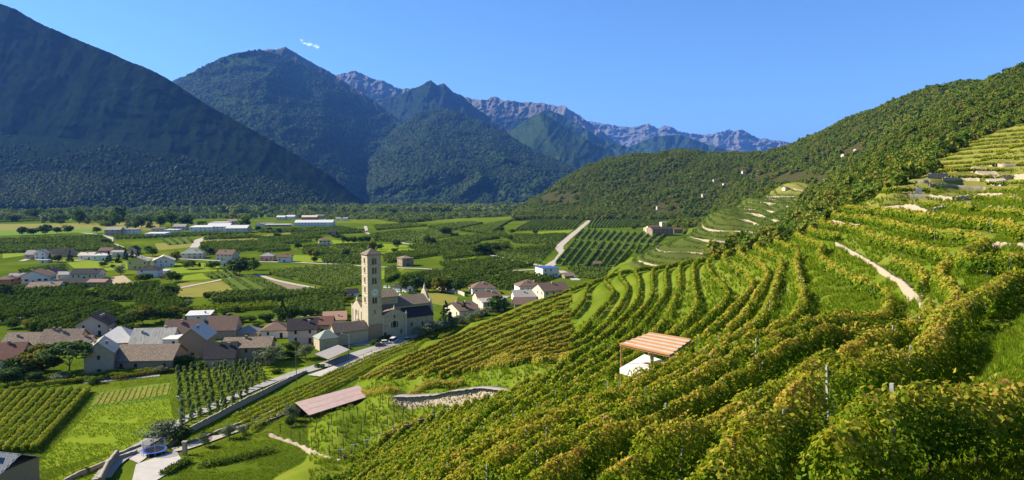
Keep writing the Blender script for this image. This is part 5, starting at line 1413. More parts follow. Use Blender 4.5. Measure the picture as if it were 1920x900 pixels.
for i, (px, py) in enumerate([(735,390),(745,391),(830,393),(838,394),(846,393),(868,394),(880,394),(640,388),(380,392),(395,389),(410,391),(425,393)]):
    H(px, py, 6, 3, 2, 'gx', random.uniform(-20, 20), 'white_wall', 'white_roof' if i % 2 else 'grey_roof', f'speck of a white house below the mountains, {ORD[i]} of the scattered dozen', 14, 0, 0, 0.3)
    HOUSES[-1]['group'] = 'white houses far across the valley'

H(661,556,22,7,8,'gx',24,'white_wall','dark_roof','white chapel with dark roof behind the bell tower',7,0.3,0,0.3,cat='chapel',name='chapel')
H(752,546,34,7,6,'gx',-24,'white_wall','dark_roof','long white cemetery chapel with dark roof behind the church',7,0.4,0,0.3,cat='chapel',name='chapel')
H(769,548,10,9,5,'gy',10,'white_wall','grey_roof','small white mortuary house at the end of the cemetery',6,0.3,0,0.3,cat='chapel',name='chapel')
for i in range(22):
    p = fp(720 + (i % 8) * 6 + random.uniform(-2, 2), 540 + (i // 8) * 7 + random.uniform(-1, 1))
    m = MB(); m.box((0, 0, 0.2), (0.9, 1.9, 0.5)); m.box((0, 0.85, 0.85), (0.8, 0.16, 1.1)); t_ = m.build('tombstone', M['white_wall']); t_.location = (p[0], p[1], float(valley(*p))); t_.rotation_euler = (0, 0, R(25))
    tag(t_, f'pale tombstone behind the church, {ORD[i % 8]} from the left in the {ORD[i // 8]} row', 'tombstone', 'tombstones behind the church')
# ---------------------------------------------------------------- church
cx0, cy0 = fp(691, 640)
church = empty('church', (cx0, cy0, float(valley(cx0, cy0))), R(34.8))
tag(church, 'old stone church with curved west gable and slab roofs beside its bell tower', 'church')
tower = empty('bell_tower', (cx0, cy0, float(valley(cx0, cy0))), R(34.8))
tag(tower, 'tall square stone bell tower with white clock and pyramid roof', 'bell tower')
TW, TH = 5.8, 34.2
m = MB()
hl = []
RF = [31.6, 27.9, 23.9, 16.0]; LF = [31.8, 28.1, 24.2, 20.3, 16.2]
hr = [(TW / 2 - 0.95, z - 1.2, TW / 2 - 0.08, z + 1.2) for z in RF] + [(TW / 2 + 0.08, z - 1.2, TW / 2 + 0.95, z + 1.2) for z in RF] + [(TW / 2 - 0.25, 10.6, TW / 2 + 0.25, 12.4)]
hL = [(TW / 2 - 0.85, z - 1.05, TW / 2 - 0.07, z + 1.05) for z in LF] + [(TW / 2 + 0.07, z - 1.05, TW / 2 + 0.85, z + 1.05) for z in LF]
hb = [(TW / 2 - 0.9, z - 1.1, TW / 2 + 0.9, z + 1.1) for z in RF[:3]]
panel(m, (0, 0, 0), (1, 0, 0), TW, TH, (0, -1, 0), hr, 0.7)
panel(m, (0, TW, 0), (0, -1, 0), TW, TH, (-1, 0, 0), hL, 0.7)
panel(m, (TW, 0, 0), (0, 1, 0), TW, TH, (1, 0, 0), hb, 0.7)
panel(m, (TW, TW, 0), (-1, 0, 0), TW, TH, (0, 1, 0), hb, 0.7)
m.poly([(0.7, 0.7, 33.5), (5.1, 0.7, 33.5), (5.1, 5.1, 33.5), (0.7, 5.1, 33.5)])
m.build('wall', M['church_stone'], tower)
core = MB(); core.box((TW / 2, TW / 2, 8), (TW - 1.6, TW - 1.6, 15)); core.build('bell_floor', M['dark_wood'], tower)
for zz in (14.2, 18.0, 22.1, 26.1, 29.9, 33.4):
    t = MB()
    t.box((TW / 2, -0.07, zz), (TW + 0.28, 0.135, 0.28)); t.box((-0.07, TW / 2, zz), (0.135, TW - 0.01, 0.28)); t.box((TW + 0.07, TW / 2, zz), (0.135, TW - 0.01, 0.28))
    t.build('string_course', M['church_trim'], tower)
for z in RF:
    t = MB(); t.box((TW / 2, -0.12, z - 1.32), (2.4, 0.24, 0.2)); t.tube((TW / 2, -0.06, z - 1.2), (TW / 2, -0.06, z + 1.2), 0.1); t.box((TW / 2, -0.05, z + 1.3), (2.2, 0.1, 0.18)); t.build('window_frame', M['church_trim'], tower)
    bk = MB(); bk.box((TW / 2, 0.85, z), (2.0, 0.06, 2.5)); bk.build('window', M['dark_wood'] if z < 20 else M['glass'], tower) if z < 20 else None
for z in LF:
    t = MB(); t.box((-0.12, TW / 2, z - 1.16), (0.24, 2.2, 0.2)); t.tube((-0.06, TW / 2, z - 1.05), (-0.06, TW / 2, z + 1.05), 0.09); t.build('window_frame', M['church_trim'], tower)
for i in range(2):
    mb_ = MB(); bx_ = TW / 2 + (i - 0.5) * 1.7
    for a_, b__, r0, r1 in ((30.2, 31.0, 0.62, 0.42), (31.0, 31.5, 0.42, 0.3), (31.5, 32.4, 0.06, 0.06)): mb_.tube((bx_, TW / 2, a_), (bx_, TW / 2, b__), r0, r1, 12)
    mb_.build('bell', surf('bronze', [(0.10, 0.07, 0.03), (0.16, 0.12, 0.06)], 3, rough=0.4, metal=0.8), tower)
cl = MB(); cl.tube((TW / 2, -0.02, 19.3), (TW / 2, -0.16, 19.3), 1.5, 1.5, 40); clock = cl.build('clock_face', M['white_wall'], tower)
cr = MB()
for k in range(40):
    a0, a1 = k / 40 * 6.2832, (k + 1) / 40 * 6.2832
    cr.hull([(TW / 2 + 1.5 * math.cos(a), -0.21, 19.3 + 1.5 * math.sin(a)) for a in (a0, a1)] + [(TW / 2 + 1.68 * math.cos(a), -0.21, 19.3 + 1.68 * math.sin(a)) for a in (a1, a0)],
            [(TW / 2 + 1.5 * math.cos(a), -0.01, 19.3 + 1.5 * math.sin(a)) for a in (a0, a1)] + [(TW / 2 + 1.68 * math.cos(a), -0.01, 19.3 + 1.68 * math.sin(a)) for a in (a1, a0)])
cr.build('rim', M['church_trim'], clock)
for k in range(12):
    a = k / 12 * 6.2832; t = MB(); c_, s_ = math.cos(a), math.sin(a)
    t.hull([(TW / 2 + r_ * c_ - w_ * s_, -0.185, 19.3 + r_ * s_ + w_ * c_) for r_, w_ in ((1.08, -.05), (1.35, -.05), (1.35, .05), (1.08, .05))], [(TW / 2 + r_ * c_ - w_ * s_, -0.165, 19.3 + r_ * s_ + w_ * c_) for r_, w_ in ((1.08, -.05), (1.35, -.05), (1.35, .05), (1.08, .05))])
    t.build('hour_mark', M['dark_wood'], clock)
for ln, an, wd in ((0.85, -0.55, 0.12), (1.2, 2.55, 0.08)):
    t = MB(); c_, s_ = math.cos(an), math.sin(an)
    q = [(-0.2, -wd), (ln, -wd * 0.4), (ln, wd * 0.4), (-0.2, wd)]
    t.hull([(TW / 2 + a * c_ - b * s_, -0.22, 19.3 + a * s_ + b * c_) for a, b in q], [(TW / 2 + a * c_ - b * s_, -0.195, 19.3 + a * s_ + b * c_) for a, b in q])
    t.build('hand', M['dark_wood'], clock)
t = MB(); ov = 0.45
t.hull([(-ov, -ov, TH), (TW + ov, -ov, TH), (TW + ov, TW + ov, TH), (-ov, TW + ov, TH)], [(-ov, -ov, TH + 0.25), (TW + ov, -ov, TH + 0.25), (TW + ov, TW + ov, TH + 0.25), (-ov, TW + ov, TH + 0.25)])
t.hull([(-ov, -ov, TH + 0.25), (TW + ov, -ov, TH + 0.25), (TW + ov, TW + ov, TH + 0.25), (-ov, TW + ov, TH + 0.25)], [(TW / 2 + a * .1, TW / 2 + b * .1, TH + 2.5) for a, b in ((-1, -1), (1, -1), (1, 1), (-1, 1))])
rf = t.build('roof', M['slab_roof'], tower)
t = MB(); t.tube((TW / 2, TW / 2, TH + 2.4), (TW / 2, TW / 2, TH + 4.0), 0.09, 0.04); t.box((TW / 2, TW / 2, TH + 3.5), (0.8, 0.08, 0.08)); t.build('cross', M['dark_wood'], rf)
t = MB(); t.box((TW / 2, -0.25, 3.2), (TW + 0.3, 0.5, 6.4)); t.build('plinth', M['stone_wall'], tower)

def cpart(name, fn, mat, parent=church):
    m = MB(); fn(m); return m.build(name, M[mat], parent)
NX0, NX1, NY0, NY1, NE, NR = 0.0, 30.5, 5.9, 17.2, 11.8, 14.9
ym = (NY0 + NY1) / 2
def nave(m):
    panel(m, (NX0, NY0, 0), (1, 0, 0), NX1, NE, (0, -1, 0), [(19.5, 9.2, 20.3, 10.9), (24.5, 9.2, 25.3, 10.9)], 0.4)
    panel(m, (NX1, NY0, 0), (0, 1, 0), NY1 - NY0, NE, (1, 0, 0)); panel(m, (NX1, NY1, 0), (-1, 0, 0), NX1, NE, (0, 1, 0))
    panel(m, (NX0, NY1, 0), (0, -1, 0), NY1 - NY0, NE, (-1, 0, 0), [(5.2, 8.8, 6.1, 11.0)], 0.4)
    m.poly([(NX0, NY1, NE), (NX0, NY0, NE), (NX0, ym, NR + 0.2)])
cpart('nave_wall', nave, 'church_stone')
for x_ in (19.9, 24.9): window(church, (0, NY0, 0), (1, 0, 0), (0, -1, 0), x_ - 0.4, 9.2, x_ + 0.4, 10.9, 0.3, None)
window(church, (0, NY1, 0), (0, -1, 0), (-1, 0, 0), 5.2, 8.8, 6.1, 11.0, 0.3, None)
def nroof(m):
    for s_ in (-1, 1):
        ye = NY0 - 0.5 if s_ < 0 else NY1 + 0.5; ze = NE - 0.2
        q = [(NX0 + 0.35, ye, ze), (NX1 - 0.3, ye, ze), (NX1 - 0.3, ym + 0.01 * s_, NR), (NX0 + 0.35, ym + 0.01 * s_, NR)]
        m.hull(q, [(a, b, c + 0.3) for a, b, c in q])
cpart('nave_roof', nroof, 'slab_roof')
def cgable(m):      # west front: stepped curves with a finial, thicker than the wall
    prof = [(NY0 - 1.2, 0), (NY0 - 1.2, 9.2), (NY0 - 0.6, 10.6), (NY0 + 0.2, 12.3), (NY0 + 1.2, 13.0), (NY0 + 2.2, 13.6), (NY0 + 3.2, 15.0), (NY0 + 4.2, 16.6), (ym - 0.5, 17.4), (ym, 17.7)]
    prof = prof + [(2 * ym - a, b) for a, b in prof[::-1][1:]]
    m.hull([(NX1 + 0.01, a, b) for a, b in prof], [(NX1 + 1.0, a, b) for a, b in prof])
cpart('west_gable', cgable, 'church_stone')
def pin(x, y, z, s=1.0):
    m = MB(); m.box((x, y, z + 0.5 * s), (0.7 * s, 0.7 * s, 1.0 * s)); m.tube((x, y, z + 1.0 * s), (x, y, z + 2.3 * s), 0.34 * s, 0.03, 8); m.build('pinnacle', M['church_trim'], church)
pin(NX1 + 0.5, ym, 17.5, 1.0); pin(NX1 + 0.5, NY0 + 0.3, 12.5, 0.9); pin(NX1 + 0.5, NY0 - 0.9, 9.4, 0.8); pin(NX1 + 0.5, NY1 - 0.3, 12.5, 0.9)
pin(NX0 + 0.2, ym, NR + 0.1, 0.9); pin(NX0 + 0.2, NY0 + 0.3, NE, 0.8); pin(NX0 + 0.2, NY1 - 0.3, NE, 0.8)
for k in range(4):
    t = MB(); t.box((NX0 - 0.12, NY0 + 1.2 + k * 2.95, 5.5), (0.24, 0.5, 11)); t.build('pilaster', M['church_trim'], church)
# choir block rising behind the tower
cpart('choir_wall', lambda m: m.box((11.5, ym, 13.2), (9.5, 9.0, 5.0)), 'church_stone')
def chroof(m):
    for s_ in (-1, 1):
        q = [(6.3, ym + 5.0 * s_, 15.5), (16.7, ym + 5.0 * s_, 15.5), (16.7, ym + 0.01 * s_, 17.9), (6.3, ym + 0.01 * s_, 17.9)]
        m.hull(q, [(a, b, c + 0.28) for a, b, c in q])
cpart('choir_roof', chroof, 'slab_roof')
# transept front with the half-round window
def trans(m):
    W = 11.0; x0 = 5.9; E = 9.4
    panel(m, (x0, 0.3, 0), (1, 0, 0), W, E, (0, -1, 0), [(4.1, 4.2, 4.7, 6.6), (4.9, 4.2, 6.3, 7.2), (6.5, 4.2, 7.1, 6.6), (5.2, 8.0, 5.9, 9.39), (1.0, 0.0, 2.0, 2.6), (8.2, 1.5, 8.9, 3.2)], 0.5)
    m.poly([(x0, 0.3, E), (x0 + W, 0.3, E), (x0 + W * 0.75, 0.3, 10.6), (x0 + W / 2, 0.3, 11.9), (x0 + W * 0.25, 0.3, 10.6)])
    panel(m, (x0 + W, 0.3, 0), (0, 1, 0), 5.6, E, (1, 0, 0))
cpart('transept_wall', trans, 'church_stone')
for h in [(4.1, 4.2, 4.7, 6.6), (4.9, 4.2, 6.3, 7.2), (6.5, 4.2, 7.1, 6.6), (5.2, 8.0, 5.9, 9.39), (8.2, 1.5, 8.9, 3.2)]: window(church, (5.9, 0.3, 0), (1, 0, 0), (0, -1, 0), *h, 0.4, None)
window(church, (5.9, 0.3, 0), (1, 0, 0), (0, -1, 0), 1.0, 0.0, 2.0, 2.6, 0.4, None, name='door')
def arch(m):
    n = 18
    for k in range(n):
        a0, a1 = math.pi * k / n, math.pi * (k + 1) / n
        m.hull([(11.5 + r_ * math.cos(a), 0.12, 4.3 + r_ * math.sin(a)) for r_, a in ((2.7, a0), (3.1, a0), (3.1, a1), (2.7, a1))], [(11.5 + r_ * math.cos(a), 0.29, 4.3 + r_ * math.sin(a)) for r_, a in ((2.7, a0), (3.1, a0), (3.1, a1), (2.7, a1))])
cpart('window_arch', arch, 'church_trim')
cpart('cornice', lambda m: (m.box((11.4, 0.13, 9.5), (11.3, 0.3, 0.25)), m.box((6.3, 0.13, 4.6), (0.7, 0.3, 9.0)), m.box((16.5, 0.13, 4.6), (0.7, 0.3, 9.0))), 'church_trim')
def troof(m):
    for s_ in (-1, 1):
        q = [(11.4 + 5.7 * s_, 0.6, 9.3), (11.4 + 5.7 * s_, 5.8, 9.3), (11.4 + .01 * s_, 5.8, 11.6), (11.4 + .01 * s_, 0.6, 11.6)]
        m.hull(q, [(a, b, c + 0.25) for a, b, c in q])
cpart('transept_roof', troof, 'slab_roof'); pin(11.4, 0.4, 11.7, 0.8); pin(16.7, 0.4, 9.4, 0.6)
# south aisle with its dark lean-to roof
def aisle(m):
    panel(m, (17.0, 1.6, 0), (1, 0, 0), 12.6, 7.4, (0, -1, 0), [(2.5, 3.4, 3.2, 5.0), (7.5, 3.4, 8.2, 5.0), (10.0, 0, 11.2, 2.6)], 0.4); panel(m, (29.6, 1.6, 0), (0, 1, 0), 4.2, 7.4, (1, 0, 0))
cpart('aisle_wall', aisle, 'church_stone')
for h in [(2.5, 3.4, 3.2, 5.0), (7.5, 3.4, 8.2, 5.0)]: window(church, (17, 1.6, 0), (1, 0, 0), (0, -1, 0), *h, 0.3, None)
def aroof(m):
    q = [(17.02, 1.0, 7.3), (29.9, 1.0, 7.3), (29.9, 5.85, 10.6), (17.02, 5.85, 10.6)]; m.hull(q, [(a, b, c + 0.25) for a, b, c in q])
cpart('aisle_roof', aroof, 'dark_roof')
# small half-round apse at the foot of the east gable
def apse(m, r=2.6, h=6.2, n=14):
    pts = [(NX0 - r * math.sin(math.pi * k / n), 9.6 + r * math.cos(math.pi * k / n)) for k in range(n + 1)]
    m.hull([(a, b, 0) for a, b in pts], [(a, b, h) for a, b in pts])
cpart('apse', apse, 'church_stone')
def apser(m, r=2.95, n=14):
    pts = [(NX0 - r * math.sin(math.pi * k / n) - 0.01, 9.6 + r * math.cos(math.pi * k / n)) for k in range(n + 1)]
    m.hull([(a, b, 6.2) for a, b in pts], [(NX0 - 0.01 + (a - NX0) * 0.05, 9.6 + (b - 9.6) * 0.05, 7.8) for a, b in pts])
cpart('apse_roof', apser, 'slab_roof')
# sacristy
sac = empty('sacristy', church.location, R(34.8)); tag(sac, 'low plain annex with slab roof at the foot of the bell tower', 'annex')
def sacw(m):
    panel(m, (-14, -0.9, 0), (1, 0, 0), 13.6, 5.0, (0, -1, 0)); panel(m, (-14, 6.2, 0), (0, -1, 0), 7.1, 5.0, (-1, 0, 0)); panel(m, (-0.4, -0.9, 0), (0, 1, 0), 6.7, 5.0, (1, 0, 0))
    m.poly([(-14, 6.2, 5), (-14, -0.9, 5), (-14, 2.65, 7.9)])
m = MB(); sacw(m); m.build('wall', M['church_stone'], sac)
m = MB()
for s_ in (-1, 1):
    q = [(-14.3, 2.65 + 3.9 * s_, 4.8), (-0.45, 2.65 + 3.9 * s_, 4.8), (-0.45, 2.65 + .01 * s_, 7.9), (-14.3, 2.65 + .01 * s_, 7.9)]
    if s_ > 0: q = [(a if a < -1 else -0.45, min(b, 5.75), c) for a, b, c in q]
    m.hull(q, [(a, b, c + 0.28) for a, b, c in q])
m.build('roof', M['slab_roof'], sac)
shd = empty('stone_outhouse', church.location, R(34.8)); tag(shd, 'square stone outhouse with greenish hipped roof left of the church annex', 'outhouse')
m = MB(); m.box((-18, -2.0, 2.1), (7.2, 6.4, 4.6)); m.build('wall', M['church_stone'], shd)
m = MB(); m.hull([(-22, -5.6, 4.4), (-14.1, -5.6, 4.4), (-14.1, 1.6, 4.4), (-22, 1.6, 4.4)], [(-18.4, -2.3, 6.9), (-16.5, -2.3, 6.9), (-16.5, -1.7, 6.9), (-18.4, -1.7, 6.9)]); m.build('roof', M['green_roof'], shd)
# ---------------------------------------------------------------- stone walls
M['dry_stone'] = surf('dry_stone', [(0.15, 0.115, 0.07), (0.40, 0.32, 0.21), (0.27, 0.215, 0.14)], 2.2, world=True, bscale=3.5, bstr=1.0, bdist=0.12)
M['grey_stone'] = surf('grey_stone', [(0.34, 0.285, 0.205), (0.48, 0.41, 0.31)], 0.8, world=True, bscale=3, bstr=0.6, bdist=0.06)
M['coping'] = surf('coping', [(0.22, 0.185, 0.145), (0.34, 0.295, 0.235)], 1.2, world=True, bscale=5)
def run_wall(label, pts, h, thick=0.55, mat='dry_stone', cope=None, gfn=ground, rough=0.12, step=0.8, name='stone_wall', base=0.6, world=False, group=None, cat='stone wall', coph=0.09, copw=0.16):
    P = np.array(pts if world else [gp(*p) if gfn is not valley else fp(*p) for p in pts], float)
    P = resample(P, step)
    if P is None: return
    T = np.gradient(P, axis=0); T /= np.maximum(np.linalg.norm(T, axis=1, keepdims=True), 1e-6); N = np.stack([-T[:, 1], T[:, 0]], -1)
    c = P.mean(0); cz = float(gfn(*c)); n = len(P)
    hh = (np.interp(np.linspace(0, 1, n), np.linspace(0, 1, len(h)), h) if isinstance(h, (list, tuple)) else np.full(n, h)) + rough * rng.normal(size=n) * 0.6
    g = np.minimum(gfn((P + N * thick)[:, 0], (P + N * thick)[:, 1]), gfn((P - N * thick)[:, 0], (P - N * thick)[:, 1]))
    gm_ = gfn(P[:, 0], P[:, 1])
    if n > 14: kw = min(41, (n // 3) * 2 - 1); gm_ = np.convolve(np.pad(gm_, kw // 2, mode='edge'), np.ones(kw) / kw, 'valid')
    A = P + N * thick / 2 * (1 + rough * rng.normal(size=(n, 1)) * 0.5); B = P - N * thick / 2 * (1 + rough * rng.normal(size=(n, 1)) * 0.5)
    V = np.stack([np.c_[A, g - base], np.c_[A, gm_ + hh], np.c_[B, gm_ + hh + rough * 0.2 * rng.normal(size=n)], np.c_[B, g - base]], 1) - [c[0], c[1], cz]
    i = np.arange(n * 4).reshape(n, 4); F_ = np.concatenate([np.stack([i[:-1, a], i[1:, a], i[1:, b], i[:-1, b]], -1) for a, b in ((0, 1), (1, 2), (2, 3))] + [i[[0]][:, ::-1], i[[-1]]])
    root = empty(name, (c[0], c[1], cz)); tag(root, label, cat, group)
    np_obj('body', V.reshape(-1, 3), F_, M[mat], root)
    if cope:
        cw = thick / 2 + copw / 2
        V = np.stack([np.c_[P + N * cw, gm_ + hh + 0.02], np.c_[P + N * cw, gm_ + hh + 0.02 + coph], np.c_[P - N * cw, gm_ + hh + 0.02 + coph], np.c_[P - N * cw, gm_ + hh + 0.02]], 1) - [c[0], c[1], cz]
        F_ = np.concatenate([np.stack([i[:-1, a], i[1:, a], i[1:, b], i[:-1, b]], -1) for a, b in ((0, 1), (1, 2), (2, 3), (3, 0))] + [i[[0]][:, ::-1], i[[-1]]])
        np_obj('coping', V.reshape(-1, 3), F_, M[cope], root)
    return root, P, gm_ + hh
def wall_stones(root, P, top, hgt, thick, size, side=-1):
    """rough face stones standing proud of a wall, too many to count"""
    T = np.gradient(P, axis=0); T /= np.linalg.norm(T, axis=1, keepdims=True); N = np.stack([-T[:, 1], T[:, 0]], -1)
    m = MB(); o = root.location
    n = int(len(P) * 0.8 * hgt / (size * size) * 0.55)
    for k in range(n):
        i = random.randrange(len(P)); zz = random.uniform(0.05, hgt); s = size * random.uniform(0.6, 1.3)
        p = P[i] + N[i] * side * (thick / 2 + 0.02) + T[i] * random.uniform(-.4, .4)
        m.box((p[0] - o.x, p[1] - o.y, top[i] - zz - o.z), (s, random.uniform(0.1, 0.3), s * random.uniform(0.5, 0.8)), 0, math.atan2(T[i][1], T[i][0]) + random.uniform(-.2, .2))
    tag(m.build('stones', M['dry_stone'], root), kind='stuff')
r_, P_, t_ = run_wall('long dry stone retaining wall carrying a grey path beside the bare post field', [(742,752),(800,757),(850,757),(900,748),(965,735)], [1.2, 2.0, 2.6, 2.4, 1.4], 1.4, cope='coping', coph=0.1, copw=1.2)
wall_stones(r_, P_, t_, 2.2, 1.4, 0.35, -1); wall_stones(r_, P_, t_, 2.2, 1.4, 0.35, 1)
r_, P_, t_ = run_wall('curving dry stone wall beside the path between the upper vine rows', [(1568,461),(1600,478),(1650,510),(1690,535),(1720,560),(1733,590),(1735,620),(1730,645)], 0.65, 0.45, rough=0.1)
wall_stones(r_, P_, t_, 0.6, 0.55, 0.24, 1)
run_wall('pale roadside wall with coping along the slope below the small orchard', [(318,838),(345,818),(400,790),(440,768),(500,738),(540,716),(575,698)], [1.0, 1.4, 1.5, 1.5, 1.4, 1.1, 0.5], 0.35, 'dry_stone', cope='coping', gfn=valley)
run_wall('low stone edging along the dirt path', [(352,832),(380,824),(430,803),(500,779),(540,762)], 0.5, 0.4, cope='coping', gfn=valley)
run_wall('low tumbled stone wall between the grass and the bare post field', [(505,818),(560,836),(610,856),(640,866)], 0.4, 0.5, rough=0.3)
run_wall('stone garden wall running up to the corner beside the paved yard', [(120,905),(150,893),(215,866),(262,848)], [0.7, 0.8, 0.9, 0.5], 0.4, cope='coping', gfn=valley)
run_wall('tall dark stone wall in front of the paved yard', [(188,915),(205,880),(222,852)], [2.0, 1.8, 1.0], 0.5, 'stone_wall', cope='coping', gfn=valley)
run_wall('lawn edge wall right of the lawn', [(220,855),(268,836)], 0.5, 0.4, cope='coping', gfn=valley)
run_wall('long boundary wall of the meadow right of the church', [(806,538),(830,546),(864,552),(872,556)], 2.0, 0.6, 'grey_stone', gfn=valley)
UW = [([(1561,423),(1580,426),(1616,431)],2.0,'thick pale stone wall at the left tip of the upper terraces'),([(1592,412),(1620,409),(1690,419)],0.9,'thin stone wall just above the wall at the left tip'),
      ([(1655,392),(1700,393),(1728,404),(1740,404)],[0.9,2.0,2.5,1.6],'high tan retaining wall in the middle of the upper terraces'),([(1748,397),(1790,390),(1832,392)],1.2,'tan wall right of the high retaining wall'),
      ([(1700,370),(1745,371),(1790,377)],1.5,'light stone wall below the white sign'),([(1790,377),(1830,368),(1885,368)],1.5,'long tan wall right of the white sign'),([(1742,350),(1790,349),(1848,356)],1.1,'tan wall above the white sign'),
      ([(1716,344),(1732,343),(1746,343)],1.2,'short stone wall at the left edge above the sign'),([(1738,334),(1752,333),(1776,333)],2.0,'stone retaining wall at the edge of the wood'),([(1766,338),(1800,337),(1838,340)],1.2,'low wall of stone blocks right of the retaining wall'),
      ([(1880,338),(1900,336),(1930,336)],2.2,'pale wall at the right edge of the upper terraces'),([(1855,312),(1880,314),(1925,310)],1.5,'thin stone wall high on the upper terraces'),([(1615,398),(1640,401),(1652,403)],0.8,'short stone wall between two grassy terraces'),
      ([(1840,456),(1880,462),(1930,472)],0.7,'low stone edging of the path at the right edge')]
for pts, h, lb in UW: run_wall(lb, pts, [q * .65 for q in h] if isinstance(h, list) else h * .65, 0.5, 'dry_stone', rough=0.16)
# bare rock and ramp on the top terraces
def rock(label, pix, h, mat='dry_stone'):
    q = [gp(*p) for p in pix]; c = np.mean(q, 0); cz = float(ground(*c)); V = []; n = len(q)
    m = MB(); bot = [(a[0] - c[0], a[1] - c[1], float(ground(*a)) - cz - 0.8) for a in q]; top = [((a[0] - c[0]) * .8 + random.uniform(-.4, .4), (a[1] - c[1]) * .8 + random.uniform(-.4, .4), float(ground(*a)) - cz + h * random.uniform(.6, 1.2)) for a in q]
    m.hull(bot, top); root = m.build('rock_face', M[mat]); root.location = (c[0], c[1], cz); tag(root, label, 'rock')
rock('bare tan rock outcrop on the highest terrace', [(1816,318),(1845,318),(1872,326),(1880,334),(1850,332),(1830,328)], 0.9)
rock('pale concrete ramp between the upper terrace walls', [(1846,338),(1888,337),(1892,344),(1876,350)], 0.5, 'grey_stone')
# terrace walls of the far hillside
k_ = 0
for lev in np.arange(3.0, 68, 5.1):
    for P in contour(float(lev)):
        P = resample(P, 2.0)
        if P is None: continue
        ok = is_terr2(P[:, 0], P[:, 1]) & (hill0(P[:, 0], P[:, 1]) > valley(P[:, 0], P[:, 1]) + 0.4)
        k = np.flatnonzero(np.diff(np.concatenate([[0], ok.astype(int), [0]])))
        for a_, b2 in zip(k[::2], k[1::2]):
            if b2 - a_ < 16: continue
            n_ = b2 - a_; s_ = a_ + int(n_ * random.uniform(0.0, 0.35)); e_ = a_ + int(n_ * random.uniform(0.6, 1.0))
            run_wall(f'pale terrace wall across the far vineyard slope, {ORD[min(k_, 33)]} upwards', P[s_:e_], random.uniform(0.7, 1.2), 0.45, rough=0.15, step=3.0, world=True, group='terrace walls of the far vineyard'); k_ += 1

# ---------------------------------------------------------------- open shelter in the vineyard
def W3(px, py, z):
    u, t = ray(px, py); D = (z - CAMZ) / t; return Vector((float(u * D), float(D), z))
M['orange_wood'] = surf('orange_wood', [(0.42, 0.19, 0.075), (0.56, 0.28, 0.12)], 2.0, bscale=9)
M['pale_sheet'] = surf('pale_sheet', [(0.40, 0.33, 0.235), (0.55, 0.46, 0.34)], 0.9, stretch=(1, 1, 1))
M['pale_concrete'] = surf('pale_concrete', [(0.60, 0.55, 0.47), (0.74, 0.70, 0.62)], 0.7, bscale=6)
ZR = 42.3
LF_, RF_, RB_, LB_ = W3(1163, 645, ZR), W3(1257, 666, ZR - 0.1), W3(1295, 638, ZR + 0.25), W3(1217, 625, ZR + 0.35)
pc = (LF_ + RF_ + RB_ + LB_) / 4; gz = float(ground(pc.x, pc.y))
root = empty('pergola', (pc.x, pc.y, gz)); tag(root, 'open shelter with orange timber posts and pale striped roof among the vines', 'shelter')
o = root.location
LL = lambda a, b, t: a.lerp(b, t)
for k in range(5):
    a, b = k / 5 + 0.03, (k + 1) / 5 - 0.03
    q = [LL(LF_, LB_, a) - o, LL(RF_, RB_, a) - o, LL(RF_, RB_, b) - o, LL(LF_, LB_, b) - o]
    m = MB(); m.hull([p for p in q], [p + Vector((0, 0, 0.04)) for p in q]); m.build('roof_panel', M['pale_sheet'], root)
for k in range(6):
    t = k / 5; a = LL(LF_, LB_, t) - o; b = LL(RF_, RB_, t) - o; d = (LB_ - LF_).normalized() * 0.19
    m = MB(); m.hull([a - d, b - d, b + d, a + d], [p + Vector((0, 0, 0.13)) for p in (a - d, b - d, b + d, a + d)]); m.build('slat', M['orange_wood'], root)
for (a, b) in ((LF_, RF_), (LB_, RB_), (LF_, LB_), (RF_, RB_)):
    m = MB(); m.tube(a - o - Vector((0, 0, 0.14)), b - o - Vector((0, 0, 0.14)), 0.10, None, 4); m.build('beam', M['orange_wood'], root)
for c_ in (LF_, RF_, RB_, LB_):
    q = c_.lerp(pc, 0.03); g_ = float(ground(q.x, q.y)) - gz
    m = MB(); m.box((q.x - o.x, q.y - o.y, (ZR - gz - 0.1 + g_ - 0.3) / 2), (0.16, 0.16, ZR - gz - 0.1 - g_ + 0.3)); m.build('post', M['orange_wood'], root)
zs_ = 40.1
sl_ = [W3(1162, 690, zs_), W3(1206, 703, zs_), W3(1247, 676, zs_), W3(1208, 664, zs_)]
sc_ = sum(sl_, Vector()) / 4
root = empty('concrete_tank', (sc_.x, sc_.y, zs_ - 2.0)); tag(root, 'white concrete water tank under the open shelter', 'water tank')
m = MB(); m.hull([(p - root.location) - Vector((0, 0, 0.6)) for p in sl_], [(p - root.location) for p in sl_]); m.build('body', M['pale_concrete'], root)
m = MB(); m.tube((0.3, -0.3, 2.005), (0.3, -0.3, 2.10), 0.75, 0.75, 24); m.build('lid', M['pale_concrete'], root)
q = W3(1222, 690, zs_); m = MB(); m.box((q.x, q.y, zs_ + 0.55), (0.35, 0.35, 2.2)); m.box((q.x, q.y, zs_ + 1.7), (0.48, 0.48, 0.12)); tag(m.build('stone_pillar', M['dry_stone']), 'short stone pillar at the front of the white tank', 'pillar')
wallb = run_wall('low block wall at the back of the open shelter', [(1208,661),(1235,668),(1268,672)], 0.9, 0.3, cope='coping')

